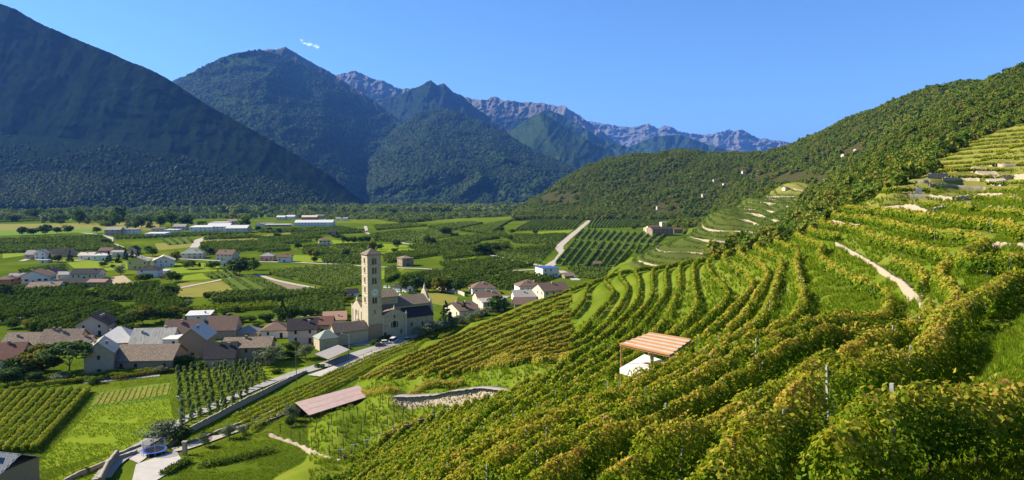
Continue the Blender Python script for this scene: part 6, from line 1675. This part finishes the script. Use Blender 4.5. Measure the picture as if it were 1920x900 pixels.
# ---------------------------------------------------------------- pink roofed shed
M['pink_sheet'] = surf('pink_sheet', [(0.36, 0.245, 0.205), (0.47, 0.335, 0.285)], 0.7, bscale=4)
zb, zf = 6.9, 6.0
A, B_, C_, D_ = W3(553, 755, zb), W3(672, 723, zb + 0.4), W3(696, 742, zf + 0.4), W3(580, 779, zf)
pc = (A + B_ + C_ + D_) / 4; gz = float(ground(pc.x, pc.y))
root = empty('open_shed', (pc.x, pc.y, gz)); tag(root, 'long open shed with pink sheet roof at the edge of the bare post field', 'shed'); o = root.location
for i in range(12):
    for j in range(3):
        q = []
        for (s, t) in ((i / 12, j / 3), ((i + .97) / 12, j / 3), ((i + .97) / 12, (j + .97) / 3), (i / 12, (j + .97) / 3)):
            q.append(A.lerp(B_, s).lerp(D_.lerp(C_, s), t) - o)
        m = MB(); up = Vector((0, 0, 0.05 + 0.02 * random.random())); m.hull(q[::-1], [p + up for p in q[::-1]]); m.build('roof_panel', M['pink_sheet'], root)
for i in range(7):
    for (p, q) in ((A, B_), (D_, C_)):
        c_ = p.lerp(q, i / 6 * 0.98 + 0.01); g_ = float(ground(c_.x, c_.y)) - gz
        m = MB(); m.box((c_.x - o.x, c_.y - o.y, (g_ - 0.3 + c_.z - gz - 0.06) / 2), (0.16, 0.16, c_.z - gz - 0.06 - g_ + 0.3)); m.build('post', M['stake'], root)
m = MB()
for (p, q) in ((A, B_), (D_, C_)): m.tube(p - o - Vector((0, 0, .08)), q - o - Vector((0, 0, .08)), 0.09, None, 4)
m.build('beam', M['dark_wood'], root)
a_, b_ = A.lerp(D_, 0.08), B_.lerp(C_, 0.08); m = MB(); dn = lambda p: Vector((p.x - o.x, p.y - o.y, float(ground(p.x, p.y)) - gz - 0.2)); up = lambda p: p - o - Vector((0, 0, .15)); off = (D_ - A).normalized() * 0.12
m.hull([dn(a_), dn(b_), dn(b_) + off, dn(a_) + off], [up(a_), up(b_), up(b_) + off, up(a_) + off]); m.build('back_wall', M['dark_wood'], root)
# timber frame behind the shed
root = empty('timber_frame', tuple(list(gp(625, 728)) + [0])); root.location.z = float(ground(root.location.x, root.location.y)); tag(root, 'bare timber pergola frame behind the pink roofed shed', 'frame')
pt = [gp(588, 738), gp(633, 722), gp(648, 727)]
for p in pt:
    m = MB(); m.box((p[0] - root.location.x, p[1] - root.location.y, float(ground(*p)) - root.location.z + 1.1), (0.14, 0.14, 2.4)); m.build('post', M['wood'], root)
for p, q in zip(pt, pt[1:]):
    m = MB(); m.tube((p[0] - root.location.x, p[1] - root.location.y, float(ground(*p)) - root.location.z + 2.3), (q[0] - root.location.x, q[1] - root.location.y, float(ground(*q)) - root.location.z + 2.3), 0.09, None, 4); m.build('rail', M['wood'], root)

# ---------------------------------------------------------------- bare post field
POSTF = MB(); POSTF.box((0, 0, 1.0), (0.14, 0.14, 2.5)); PF = POSTF.mesh('stake', M['stake'])
XB = MB(); XB.box((0, 0, 2.05), (1.5, 0.09, 0.09)); XBM = XB.mesh('crossbar', M['frame_white'])
npst = 0
def field_post(px, py, label, bar=False, s=1.0):
    p = gp(px, py); root = empty('vineyard_post', (p[0], p[1], float(ground(*p))), random.uniform(-.3, .3))
    tag(root, label, 'post', 'bare posts in the stripped vineyard')
    a = link(bpy.data.objects.new('stake', PF), root); a.rotation_euler = (random.uniform(-.07, .07), random.uniform(-.07, .07), 0); a.scale = (1, 1, s * random.uniform(0.85, 1.1))
    if bar: b = link(bpy.data.objects.new('crossbar', XBM), root); b.rotation_euler = (0, 0, 0.35)
for r_ in range(8):
    for c_ in range(9):
        s, t = (c_ + random.uniform(-.15, .15)) / 8, (r_ + random.uniform(-.15, .15)) / 7
        a = np.array([525, 812]) * (1 - s) + np.array([735, 752]) * s; b = np.array([655, 868]) * (1 - s) + np.array([850, 782]) * s
        p = a * (1 - t) + b * t
        field_post(*p, f'bare grey vineyard post, {ORD[c_]} along the {ORD[r_]} line from the pink roofed shed')
for k in range(9):
    field_post(640 + 25 * k, 862 - 9.6 * k, f'post with pale crossbar at the bare field edge, {ORD[k]} from the left', True, 1.1)
p = gp(650, 862); m = MB()
for k in range(10): m.tube((0.5 * math.cos(k * .628), 0.5 * math.sin(k * .628), 0), (0.55 * math.cos(k * .628), 0.55 * math.sin(k * .628), 0.8), 0.14, 0.14, 5)
m.tube((0, 0, 0.0), (0, 0, 0.7), 0.5, 0.52, 16); b = m.build('barrel', M['dark_wood']); b.location = (p[0], p[1], float(ground(*p))); tag(b, 'dark open barrel at the bottom corner of the bare field', 'barrel')

# ---------------------------------------------------------------- trampoline, pillar, lamps, poles
c = fp(290, 852); root = empty('trampoline', (c[0], c[1], float(valley(*c)) + 0.1)); tag(root, 'round blue trampoline with safety net in the paved yard', 'trampoline')
M['blue_pad'] = surf('blue_pad', [(0.05, 0.14, 0.55), (0.09, 0.22, 0.66)], 2)
M['black_mat'] = surf('black_mat', [(0.012, 0.012, 0.014), (0.03, 0.03, 0.033)], 6)
M['steel'] = surf('steel', [(0.32, 0.32, 0.33), (0.45, 0.45, 0.46)], 4, rough=0.45, metal=0.6)
nm, nt_, bs, out_ = new_mat('safety_net'); bs.inputs['Base Color'].default_value = (0.10, 0.11, 0.18, 1); bs.inputs['Alpha'].default_value = 0.38; M['net'] = nm
RT = 2.35; n = 36
cs = [(math.cos(k / n * 6.28319), math.sin(k / n * 6.28319)) for k in range(n)]
m = MB(); m.hull([(RT * .84 * a, RT * .84 * b, .88) for a, b in cs], [(RT * .84 * a, RT * .84 * b, .90) for a, b in cs]); m.build('mat', M['black_mat'], root)
m = MB()
for (a, b), (a2, b2) in zip(cs, cs[1:] + cs[:1]): m.hull([(RT * .85 * a, RT * .85 * b, .87), (RT * a, RT * b, .85), (RT * a2, RT * b2, .85), (RT * .85 * a2, RT * .85 * b2, .87)], [(RT * .85 * a, RT * .85 * b, .97), (RT * a, RT * b, .95), (RT * a2, RT * b2, .95), (RT * .85 * a2, RT * .85 * b2, .97)])
m.build('pad', M['blue_pad'], root)
m = MB()
for (a, b), (a2, b2) in zip(cs, cs[1:] + cs[:1]): m.poly([(RT * .9 * a, RT * .9 * b, .98), (RT * .9 * a2, RT * .9 * b2, .98), (RT * .94 * a2, RT * .94 * b2, 2.7), (RT * .94 * a, RT * .94 * b, 2.7)])
m.build('net', M['net'], root)
for k in range(6):
    a, b = cs[k * 6]; m = MB(); m.tube((RT * a * 1.02, RT * b * 1.02, 0), (RT * a * 1.0, RT * b * 1.0, 2.8), 0.045, None, 8); m.build('pole', M['steel'], root)
    m = MB(); a2, b2 = cs[(k * 6 + 3) % n]; m.tube((RT * a2, RT * b2, 0.02), (RT * a2, RT * b2, .9), 0.04, None, 6); m.build('leg', M['steel'], root)
c = fp(347, 853); m = MB(); m.box((0, 0, 1.3), (0.75, 0.75, 2.8)); pl = m.build('shaft', M['dry_stone']); root = empty('gate_pillar', (c[0], c[1], float(valley(*c)))); pl.parent = root; m = MB(); m.box((0, 0, 2.8), (1.0, 1.0, 0.2)); m.build('cap', M['coping'], root); tag(root, 'stone gate pillar right of the trampoline', 'pillar')
c = fp(362, 812); m = MB()
def lamp(px, py, hpx, armpx, label):
    c = fp(px, py); h = hpx / F * c[1]; root = empty('street_lamp', (c[0], c[1], float(valley(*c)))); tag(root, label, 'street lamp')
    m = MB(); m.tube((0, 0, -0.2), (0, 0, h), 0.11, 0.075, 8); m.build('pole', M['steel'], root)
    a = armpx / F * c[1]
    m = MB(); m.tube((0, 0, h * 0.93), (a, 0, h * 1.0), 0.05, 0.045, 6); m.build('arm', M['steel'], root)
    m = MB(); m.hull([(a * 1.02 - .3, -.16, h * 1.0 - .05), (a * 1.02 + .3, -.16, h - .05), (a * 1.02 + .3, .16, h - .05), (a * 1.02 - .3, .16, h - .05)], [(a * 1.02 - .22, -.1, h + .13), (a * 1.02 + .22, -.1, h + .13), (a * 1.02 + .22, .1, h + .13), (a * 1.02 - .22, .1, h + .13)]); m.build('lamp_head', M['frame_white'], root)
lamp(655, 674, 50, -13, 'grey street lamp with pale head at the roadside below the church annex')
lamp(728, 628, 30, -10, 'street lamp in front of the church transept')
lamp(811, 596, 24, 6, 'street lamp standing by the paved place right of the church')
def pole(px, py, hpx, label, arm=False):
    c = fp(px, py); h = hpx / F * c[1]; root = empty('utility_pole', (c[0], c[1], float(valley(*c)))); tag(root, label, 'utility pole')
    m = MB(); m.tube((0, 0, -0.2), (0, 0, h), 0.13, 0.09, 8); m.build('pole', M['stake'], root)
    if arm:
        m = MB(); m.tube((0, 0, h * .38), (-2.3, 0, h * .62), 0.08, 0.08, 6); m.build('brace', M['frame_white'], root)
        m = MB(); m.tube((0, 0, h * .86), (-1.3, 0, h * .93), 0.04, 0.04, 6); m.box((-1.5, 0, h * .94), (0.6, 0.25, 0.15)); m.build('lamp_head', M['frame_white'], root)
    else:
        m = MB(); m.box((0, 0, h - .4), (1.2, .08, .08)); m.build('crossarm', M['stake'], root)
    return root
pole(347, 803, 66, 'dark pole with lamp and pale slanting brace by the small orchard', True)
pole(556, 718, 82, 'tall thin utility pole beside the road below the village')
# roadside fence
root = None
fpts = [(640,693),(655,685),(668,677),(682,670),(697,662),(712,656),(727,650),(742,645)]
q = [gp(*p) for p in fpts]; c = q[3]; root = empty('road_fence', (c[0], c[1], float(ground(*c)))); tag(root, 'dark post and rail fence along the sloping road', 'fence')
for p in q:
    m = MB(); m.box((p[0] - c[0], p[1] - c[1], float(ground(*p)) - root.location.z + 0.55), (0.14, 0.14, 1.4)); m.build('post', M['wood'], root)
for z in (0.55, 1.05):
    for a, b in zip(q, q[1:]):
        m = MB(); m.tube((a[0] - c[0], a[1] - c[1], float(ground(*a)) - root.location.z + z), (b[0] - c[0], b[1] - c[1], float(ground(*b)) - root.location.z + z), 0.05, None, 5); m.build('rail', M['wood'], root)
# canopy by the outhouse
q = [W3(590, 664, 3.0), W3(616, 674, 2.8), W3(656, 656, 2.8), W3(634, 647, 3.0)]; c = sum(q, Vector()) / 4
root = empty('carport', (c.x, c.y, float(ground(c.x, c.y)))); tag(root, 'open carport with flat grey sheet roof beside the road', 'carport')
m = MB(); m.hull([p - root.location for p in q], [p - root.location + Vector((0, 0, 0.12)) for p in q]); m.build('roof', M['grey_roof'], root)
for p in q:
    p = p.lerp(c, 0.08); m = MB(); m.box((p.x - c.x, p.y - c.y, (p.z - root.location.z) / 2 - 0.05), (0.18, 0.18, p.z - root.location.z)); m.build('post', M['stake'], root)
# white sign on the terraces
D = hit(1721, 366, ground); u, _ = ray(1721, 366); root = empty('white_sign', (float(u * D), float(D), float(ground(u * D, D)))); tag(root, 'white two-tiered sign board on the upper terraces', 'sign')
m = MB(); m.box((0.2, 0, 1.55), (1.5, 0.08, 0.8)); m.build('upper_board', M['white_wall'], root); m = MB(); m.box((-0.15, -0.05, 0.7), (1.9, 0.08, 0.75)); m.build('lower_board', M['white_wall'], root)
for x_ in (-0.7, 0.7): m = MB(); m.box((x_, 0.06, 0.8), (0.1, 0.1, 2.2)); m.build('post', M['stake'], root)

# ---------------------------------------------------------------- vehicles
def car(px, py, rz, col, label, L=4.2, Hh=1.45, cat='car', name='parked_car', van=False, gfn=ground):
    p = gp(px, py); root = empty(name, (p[0], p[1], float(gfn(*p)) + 0.12), R(rz)); tag(root, label, cat)
    pm = surf('car_paint', [tuple(.9 * c_ for c_ in col), col], 3, rough=0.3, spec=0.5)
    W = 1.75; h0 = 0.28; hb = 0.80 if not van else 1.0
    prof = [(-L / 2, h0), (-L / 2, hb * .9), (-L / 2 + .12, hb), (L / 2 - .9, hb), (L / 2 - .1, hb * .82), (L / 2, hb * .6), (L / 2, h0)]
    m = MB(); m.hull([(x, -W / 2, z) for x, z in prof], [(x, W / 2, z) for x, z in prof]); m.build('body', pm, root)
    cb = [(-L / 2 + .15, hb), (-L / 2 + .45, Hh), (L / 2 - 1.9, Hh), (L / 2 - 1.1, hb)] if not van else [(-L / 2 + .02, hb), (-L / 2 + .1, Hh), (L / 2 - 1.4, Hh), (L / 2 - .7, hb)]
    m = MB(); m.hull([(x, -W / 2 + .10, z) for x, z in cb], [(x, W / 2 - .10, z) for x, z in cb]); m.build('windows', M['glass'], root)
    rt = [(cb[1][0] - .05, Hh), (cb[1][0], Hh + .06), (cb[2][0], Hh + .06), (cb[2][0] + .06, Hh)]
    m = MB(); m.hull([(x, -W / 2 + .08, z) for x, z in rt], [(x, W / 2 - .08, z) for x, z in rt]); m.build('roof', pm, root)
    for sx in (-1, 1):
        for sy in (-1, 1):
            m = MB(); m.tube((sx * L * .31, sy * W / 2 - sy * .2, .30), (sx * L * .31, sy * W / 2 + sy * .02, .30), .31, None, 14); wh = m.build('wheel', M['black_mat'], root)
            m = MB(); m.tube((sx * L * .31, sy * W / 2 + sy * .021, .30), (sx * L * .31, sy * W / 2 + sy * .035, .30), .18, None, 10); m.build('rim', M['steel'], wh)
    for sy in (-1, 1): m = MB(); m.box((L / 2 + .005, sy * .6, .62), (.04, .3, .14)); m.build('headlight', M['frame_white'], root)
    return root
car(713, 650, 25, (0.03, 0.05, 0.06), 'dark blue car parked nearest the hedge by the church')
car(724, 645, 25, (0.62, 0.62, 0.60), 'white car parked between the dark car and the white van')
car(738, 643, 80, (0.72, 0.72, 0.72), 'white van parked at the end of the row by the church', 4.8, 2.2, 'van', 'parked_van', True)
car(766, 640, 40, (0.45, 0.46, 0.48), 'silver car half hidden at the edge of the vineyard')
car(231, 697, 8, (0.06, 0.09, 0.16), 'dark blue car in the shade in front of the long stone barn')
car(862, 592, 30, (0.70, 0.70, 0.72), 'white car between the two firs')
car(306, 522, 20, (0.55, 0.05, 0.05), 'red car beside the flat white annex')
for i, (px, py) in enumerate([(1003,490),(1009,491),(1122,452),(1131,453),(1206,437),(1216,438)]): car(px, py, 10, [(0.6, 0.6, 0.6), (0.5, 0.52, 0.55), (0.3, 0.35, 0.4)][i % 3], ['white car on the lane left of the solar building, left of two','silver car on the lane left of the solar building, right of two','white car on the track between the orchards, left of two','grey car on the track between the orchards, right of two','white car by the winery, left of two','silver car by the winery, right of two'][i])

# bottom left: stone house with slate roof
c = fp(-2, 926); root = empty('slate_house', (c[0], c[1], float(valley(*c))), R(-12)); tag(root, 'stone house corner with dark slate roof in the bottom left corner', 'house')
sc = F / c[1]
m = MB(); m.box((-3.4, 2.0, 2.2), (11.5, 8, 4.8)); m.build('wall', M['stone_wall'], root)
M['slate'] = surf('slate', [(0.10, 0.11, 0.12), (0.20, 0.205, 0.21)], 1.2, bscale=6, bstr=0.6, bdist=0.03)
sl_m = MB(); sl_m.box((0, 0, 0), (0.62, 0.66, 0.04)); SL = sl_m.mesh('slate', M['slate'])
def slope(y0, y1, z0, z1, rows, cols, x0, x1):
    m = MB(); m.hull([(x0, y0, z0 - .12), (x1, y0, z0 - .12), (x1, y1, z1 - .12), (x0, y1, z1 - .12)], [(x0, y0, z0 - .05), (x1, y0, z0 - .05), (x1, y1, z1 - .05), (x0, y1, z1 - .05)]); rf = m.build('roof', M['slate'], root)
    an = math.atan2(z1 - z0, y1 - y0)
    for i in range(rows):
        for j in range(cols):
            t = (i + .5) / rows; s = bpy.data.objects.new('slate', SL); link(s, rf)
            s.location = (x0 + (j + .5 + .5 * (i % 2)) * (x1 - x0) / (cols + .5), y0 + (y1 - y0) * t, z0 + (z1 - z0) * t + .01 + .02 * random.random()); s.rotation_euler = (an + .05, random.uniform(-.01, .01), 0); s.scale = (1, (math.hypot(y1 - y0, z1 - z0) / rows) * 1.25 / .66, 1)
    return rf
slope(-2.8, 2.0, 4.2, 6.6, 9, 19, -9.6, 2.9); slope(6.8, 2.02, 4.2, 6.6, 4, 8, -9.6, 2.9)
m = MB(); m.box((-2.2, 0.4, 6.6), (1.1, 0.9, 2.0)); m.box((-2.2, 0.4, 7.65), (1.4, 1.2, 0.14)); m.build('chimney', M['stone_wall'], root)

# hedge and bushes
def hedge(pix, h, w_, label, mat='leaf_green', leaf=0.3, gfn=ground):
    P = resample(np.array([gp(*p) for p in pix]), 0.4); m = len(P) * int(40 * h * w_ * (0.3 / leaf) ** 2 + 8); i = rng.integers(0, len(P), m)
    q = P[i] + rng.uniform(-1, 1, (m, 2)) * w_ / 2; z = rng.uniform(0.05, 1, m) * h * (0.85 + 0.3 * fbm(i * 0.3, i * 0.0, 2))
    c = P.mean(0); root = empty('hedge', (c[0], c[1], float(ground(*c)))); tag(root, label, 'hedge')
    leaves_obj('foliage', np.c_[q, ground(q[:, 0], q[:, 1]) + z] - np.array(root.location), leaf * rng.uniform(.7, 1.3, m), rng.uniform(.2, 1, m), M[mat], root, None, 1.0)
hedge([(697,647),(712,641),(730,634),(752,626)], 1.6, 1.6, 'trimmed green hedge between the parked cars and the church')
hedge([(380,815),(400,818),(430,812)], 0.8, 1.0, 'dark low lavender hedge beside the dirt path', 'leaf_dark')
hedge([(445,808),(470,800),(500,795)], 0.8, 1.0, 'grey green lavender clumps along the dirt path', 'leaf_olive')
hedge([(380,876),(420,868),(470,857),(510,848)], 0.9, 2.4, 'strip of tall weeds across the lower meadow', 'leaf_green', 0.4)
hedge([(310,890),(330,880),(352,868)], 1.1, 2.0, 'weeds on the bank beside the paved yard', 'leaf_green', 0.4)
hedge([(220,712),(270,704),(330,696)], 1.5, 3.0, 'dry reddish scrub in front of the long stone barn', 'leaf_yellow', 0.35)

# ---------------------------------------------------------------- trees one can tell apart: px, py of the foot, height and width in photo pixels
TR = [(42,441,15,17,'dark'),(63,441,14,18,'dark'),(85,440,18,24,'dark'),(107,438,13,14,'dark'),(127,437,15,18,'dark'),(181,437,11,15,'dark'),(199,458,11,15,'dark'),
 (94,491,16,12,'conifer'),(108,492,13,16,'dark'),(132,491,21,16,'conifer'),(204,493,21,15,'conifer'),(222,493,17,12,'conifer'),(236,487,22,12,'conifer'),(248,484,16,10,'conifer'),(258,485,16,12,'conifer'),
 (193,501,10,15,'dark'),(212,503,7,9,'broad'),(226,515,19,19,'olive'),(286,480,15,19,'broad'),(279,474,12,14,'dark'),(329,491,19,21,'autumn'),(355,505,16,24,'broad'),(374,503,10,7,'dark'),(398,504,15,24,'broad'),
 (450,516,32,46,'dark'),(478,506,18,18,'broad'),(393,477,12,17,'dark'),(383,471,12,15,'broad'),(321,529,21,19,'broad'),(335,528,15,14,'dark'),(275,527,14,21,'broad'),(262,528,13,16,'autumn'),
 (318,559,27,38,'broad'),(391,563,17,15,'dark'),(355,574,13,15,'olive'),(8,562,28,30,'dark'),(40,548,15,30,'broad'),(88,566,19,27,'broad'),(46,579,12,15,'dark'),(66,577,13,17,'dark'),(88,579,13,14,'dark'),(24,567,14,22,'broad'),
 (268,607,32,42,'autumn'),(302,602,28,38,'broad'),(240,614,30,38,'broad'),(330,594,20,28,'autumn'),(205,606,24,28,'broad'),(132,612,20,30,'broad'),(95,616,18,28,'broad'),(55,618,18,28,'autumn'),(22,616,20,30,'broad'),(352,592,18,22,'broad'),
 (130,704,62,92,'pine'),(80,702,54,62,'autumn'),(44,706,38,54,'dark'),(112,716,18,40,'olive'),(14,722,34,46,'dark'),(60,720,20,36,'dark'),
 (508,686,38,48,'olive'),(572,672,28,34,'olive'),(578,634,24,34,'broad'),(531,604,40,32,'conifer'),(573,598,24,34,'broad'),(548,600,28,26,'dark'),(500,603,16,26,'dark'),(470,604,13,20,'broad'),(450,604,12,22,'broad'),
 (836,602,36,30,'conifer'),(870,594,27,28,'conifer'),(933,586,30,40,'dark'),(963,576,13,18,'olive'),
 (784,636,26,30,'olive'),(800,630,24,28,'olive'),(816,625,24,28,'olive'),(832,621,22,26,'olive'),(848,617,22,26,'olive'),(864,611,20,26,'olive'),(880,606,20,24,'olive'),(896,599,18,24,'olive'),(912,591,16,22,'olive'),(950,579,14,20,'olive'),
 (762,546,28,26,'broad'),(782,547,32,28,'dark'),(803,547,26,26,'broad'),(822,549,28,28,'autumn'),(841,547,26,26,'broad'),(860,549,24,26,'dark'),(875,540,14,20,'broad'),
 (559,468,13,15,'dark'),(520,446,10,12,'dark'),(505,434,8,10,'dark'),(523,437,9,9,'dark'),(583,482,15,15,'autumn'),(592,483,13,14,'autumn'),(603,483,10,14,'dark'),(649,482,15,15,'dark'),(590,492,10,12,'dark'),
 (644,456,14,10,'dark'),(654,456,12,11,'dark'),(664,456,12,12,'broad'),(680,455,13,22,'broad'),(690,455,13,10,'dark'),(635,448,9,14,'dark'),(626,446,7,10,'dark'),(699,472,19,17,'autumn'),(711,468,11,13,'dark'),(708,450,7,7,'dark'),
 (744,465,15,17,'dark'),(741,473,8,13,'dark'),(800,460,19,13,'broad'),(811,459,13,13,'dark'),(835,442,17,21,'dark'),(898,478,19,22,'dark'),(914,477,21,22,'dark'),(930,474,17,20,'dark'),(946,471,15,17,'broad'),
 (960,438,9,11,'broad'),(940,434,8,12,'dark'),(1003,439,8,9,'dark'),(957,452,11,13,'dark'),(930,451,9,13,'dark'),(1190,431,8,9,'dark'),(1196,427,7,8,'dark'),
 (149,420,26,20,'broad'),(115,421,9,13,'dark'),(190,421,17,25,'broad'),(223,417,28,30,'poplar'),(265,427,17,14,'dark'),(282,428,21,16,'conifer'),(255,429,14,14,'broad'),(300,426,22,20,'broad'),(322,424,27,22,'broad'),(347,425,20,26,'dark'),(458,430,23,20,'broad'),(483,433,10,11,'dark'),(170,410,18,20,'broad'),(60,412,20,24,'broad'),(25,416,14,18,'dark'),(380,424,10,16,'dark'),
 (1703,420,7,10,'dark'),(1771,417,7,12,'dark'),(1690,506,0,0,'x'),
 (250,816,0,0,'x'),(436,845,0,0,'x')]
NEAR_SHRUB = [(228,640,14,22,'broad'),(160,640,14,24,'dark'),(300,652,12,20,'broad'),(330,602,16,24,'broad'),(398,600,12,18,'broad'),(430,612,12,18,'broad'),(447,625,10,16,'bush'),(482,612,12,18,'bush'),(495,622,10,16,'bush'),(535,622,12,16,'bush'),(556,652,12,18,'bush'),(548,668,12,18,'bush'),(600,668,10,14,'bush'),(440,668,12,18,'bush'),(478,672,14,22,'broad'),(650,600,14,18,'bush'),(640,572,12,18,'broad'),(655,566,12,18,'autumn'),(520,590,14,20,'broad'),(610,585,12,18,'broad'),(420,590,12,18,'bush'),(440,585,12,18,'broad'),(180,720,14,26,'bush'),(150,716,12,22,'bush'),(210,702,10,18,'bush'),(300,700,14,24,'olive'),(355,684,20,30,'olive'),(250,660,16,24,'broad'),(300,690,22,36,'olive'),(345,690,24,34,'broad'),(372,690,18,26,'bush'),(430,640,12,18,'bush'),(545,655,18,28,'bush'),(520,700,10,22,'bush'),(432,700,10,18,'bush'),(600,690,10,18,'bush'),(775,560,14,22,'bush'),
  (304,834,44,62,'olive'),(340,830,30,36,'dark'),(246,812,0,0,'x'),(385,838,26,24,'olive'),(430,822,28,28,'olive'),(455,815,16,20,'olive'),(548,790,32,28,'olive'),(545,800,22,20,'broad'),(160,888,12,16,'bush'),(262,800,0,0,'x'),
  (470,690,12,22,'bush'),(540,672,14,24,'broad'),(635,640,12,18,'bush'),(490,640,12,18,'bush'),(405,662,10,16,'bush'),(205,640,12,18,'broad'),(240,622,16,24,'broad'),(300,630,14,24,'broad')]
LMARK = [(o['label'], *to_px(o.location.x, o.location.y, o.location.z + 2)) for o in HOUSES] + [('bell tower', 697, 600), ('small orchard', 420, 740), ('paved yard', 280, 860), ('bare post field', 680, 800), ('upper terraces', 1720, 400), ('lawn', 200, 800)]
KW = dict(broad='green leafy tree', dark='dark round tree', autumn='yellowing tree', olive='grey green olive tree', conifer='dark pointed conifer', pine='broad flat-topped umbrella pine', poplar='tall pale poplar', bush='green shrub')
recs = []
for (px, py, h, w_, kd) in TR + NEAR_SHRUB:
    if kd == 'x': continue
    lm = min(LMARK, key=lambda q: (q[1] - px) ** 2 + ((q[2] - py) * 1.6) ** 2)
    dx, dy = px - lm[1], py - lm[2]
    rel = 'in front of' if dy > abs(dx) * 0.5 and dy > 4 else ('behind' if -dy > abs(dx) * 0.5 else ('left of' if dx < 0 else 'right of'))
    short = ' '.join(lm[0].split()[:5])
    if short.split()[-1] in ('in', 'the', 'of', 'with', 'at', 'and', 'on', 'by', 'among', 'behind', 'beside', 'right', 'left', 'a', 'its', 'to', 'just', 'above', 'below', 'two', 'joined', 'cut', 'along', 'big', 'pale', 'dark', 'brown', 'grey', 'white', 'small', 'high', 'wide'):
        w2 = short.split()
        while w2[-1] in ('in', 'the', 'of', 'with', 'at', 'and', 'on', 'by', 'among', 'behind', 'beside', 'right', 'left', 'a', 'its', 'to', 'just', 'above', 'below', 'two', 'joined', 'cut', 'along', 'big', 'pale', 'dark', 'brown', 'grey', 'white', 'small', 'high', 'wide'): w2.pop()
        short = ' '.join(w2)
    recs.append([px, py, h, w_, kd, f'{KW[kd]} {rel} the {short}'])
from collections import defaultdict
dd = defaultdict(list)
for r in recs: dd[r[5]].append(r)
for lb, rs in dd.items():
    if len(rs) > 1:
        for i, r in enumerate(sorted(rs, key=lambda q: q[0])): r[5] = lb + f', {ORD[i]} from the left'
for px, py, h, w_, kd, lb in recs:
    p = fp(px, py) if not (px > 1350 or (px > 560 and py > 560 and px < 1000)) else gp(px, py)
    sc = p[1] / F
    tree(kd, p[0], p[1], float(ground(*p)), h * sc * 1.1, w_ * sc * 1.2, lb, {'olive': 'olive trees', 'conifer': 'conifers in the valley'}.get(kd, 'trees in the valley') if kd not in ('pine', 'poplar') else None)

# small cloud: ragged white puffs, thin at the rim
cm, nt, b, out = new_mat('cloud')
v = coords(nt); nn = noise(nt, 0.012, v, 6, 0.7)
lw = nt.nodes.new('ShaderNodeLayerWeight'); lw.inputs[0].default_value = 0.5
fa = math_n(nt, 'SUBTRACT', 1.0, lw.outputs['Facing'])
al = math_n(nt, 'MULTIPLY', math_n(nt, 'MULTIPLY', fa, fa), math_n(nt, 'MULTIPLY', math_n(nt, 'SUBTRACT', nn, 0.42, True), 1.5, True), True)
nt.nodes.remove(b)
tr = nt.nodes.new('ShaderNodeBsdfTranslucent'); tr.inputs[0].default_value = (0.95, 0.95, 0.95, 1); df = nt.nodes.new('ShaderNodeBsdfDiffuse'); df.inputs[0].default_value = (0.95, 0.95, 0.95, 1)
ad = nt.nodes.new('ShaderNodeAddShader'); nt.links.new(tr.outputs[0], ad.inputs[0]); nt.links.new(df.outputs[0], ad.inputs[1])
tp = nt.nodes.new('ShaderNodeBsdfTransparent'); mx = nt.nodes.new('ShaderNodeMixShader'); nt.links.new(al, mx.inputs[0]); nt.links.new(tp.outputs[0], mx.inputs[1]); nt.links.new(ad.outputs[0], mx.inputs[2]); nt.links.new(mx.outputs[0], out.inputs[0])
import bmesh
P0 = at_D(581, 83, 15000); bm = bmesh.new(); rr = random.Random(4)
for k in range(14):
    t = rr.uniform(-1, 1); x_ = t * 200; z_ = -t * 62 + rr.uniform(-25, 25) + (35 if t < -0.7 else 0); s_ = (1 - abs(t) * 0.5) * rr.uniform(26, 56)
    bmesh.ops.create_icosphere(bm, subdivisions=3, radius=s_, matrix=Matrix.Translation((x_, rr.uniform(-40, 40), z_)) @ Matrix.Diagonal((1.5, 1, 0.75, 1)))
for vv in bm.verts: vv.co += vv.normal * rr.uniform(-4, 4)
me = bpy.data.meshes.new('cloud'); bm.to_mesh(me); bm.free(); me.materials.append(cm)
for p in me.polygons: p.use_smooth = True
cb = link(bpy.data.objects.new('cloud', me)); cb.location = tuple(P0)
tag(cb, 'small white wisp of cloud above the dark wooded peak', 'cloud')
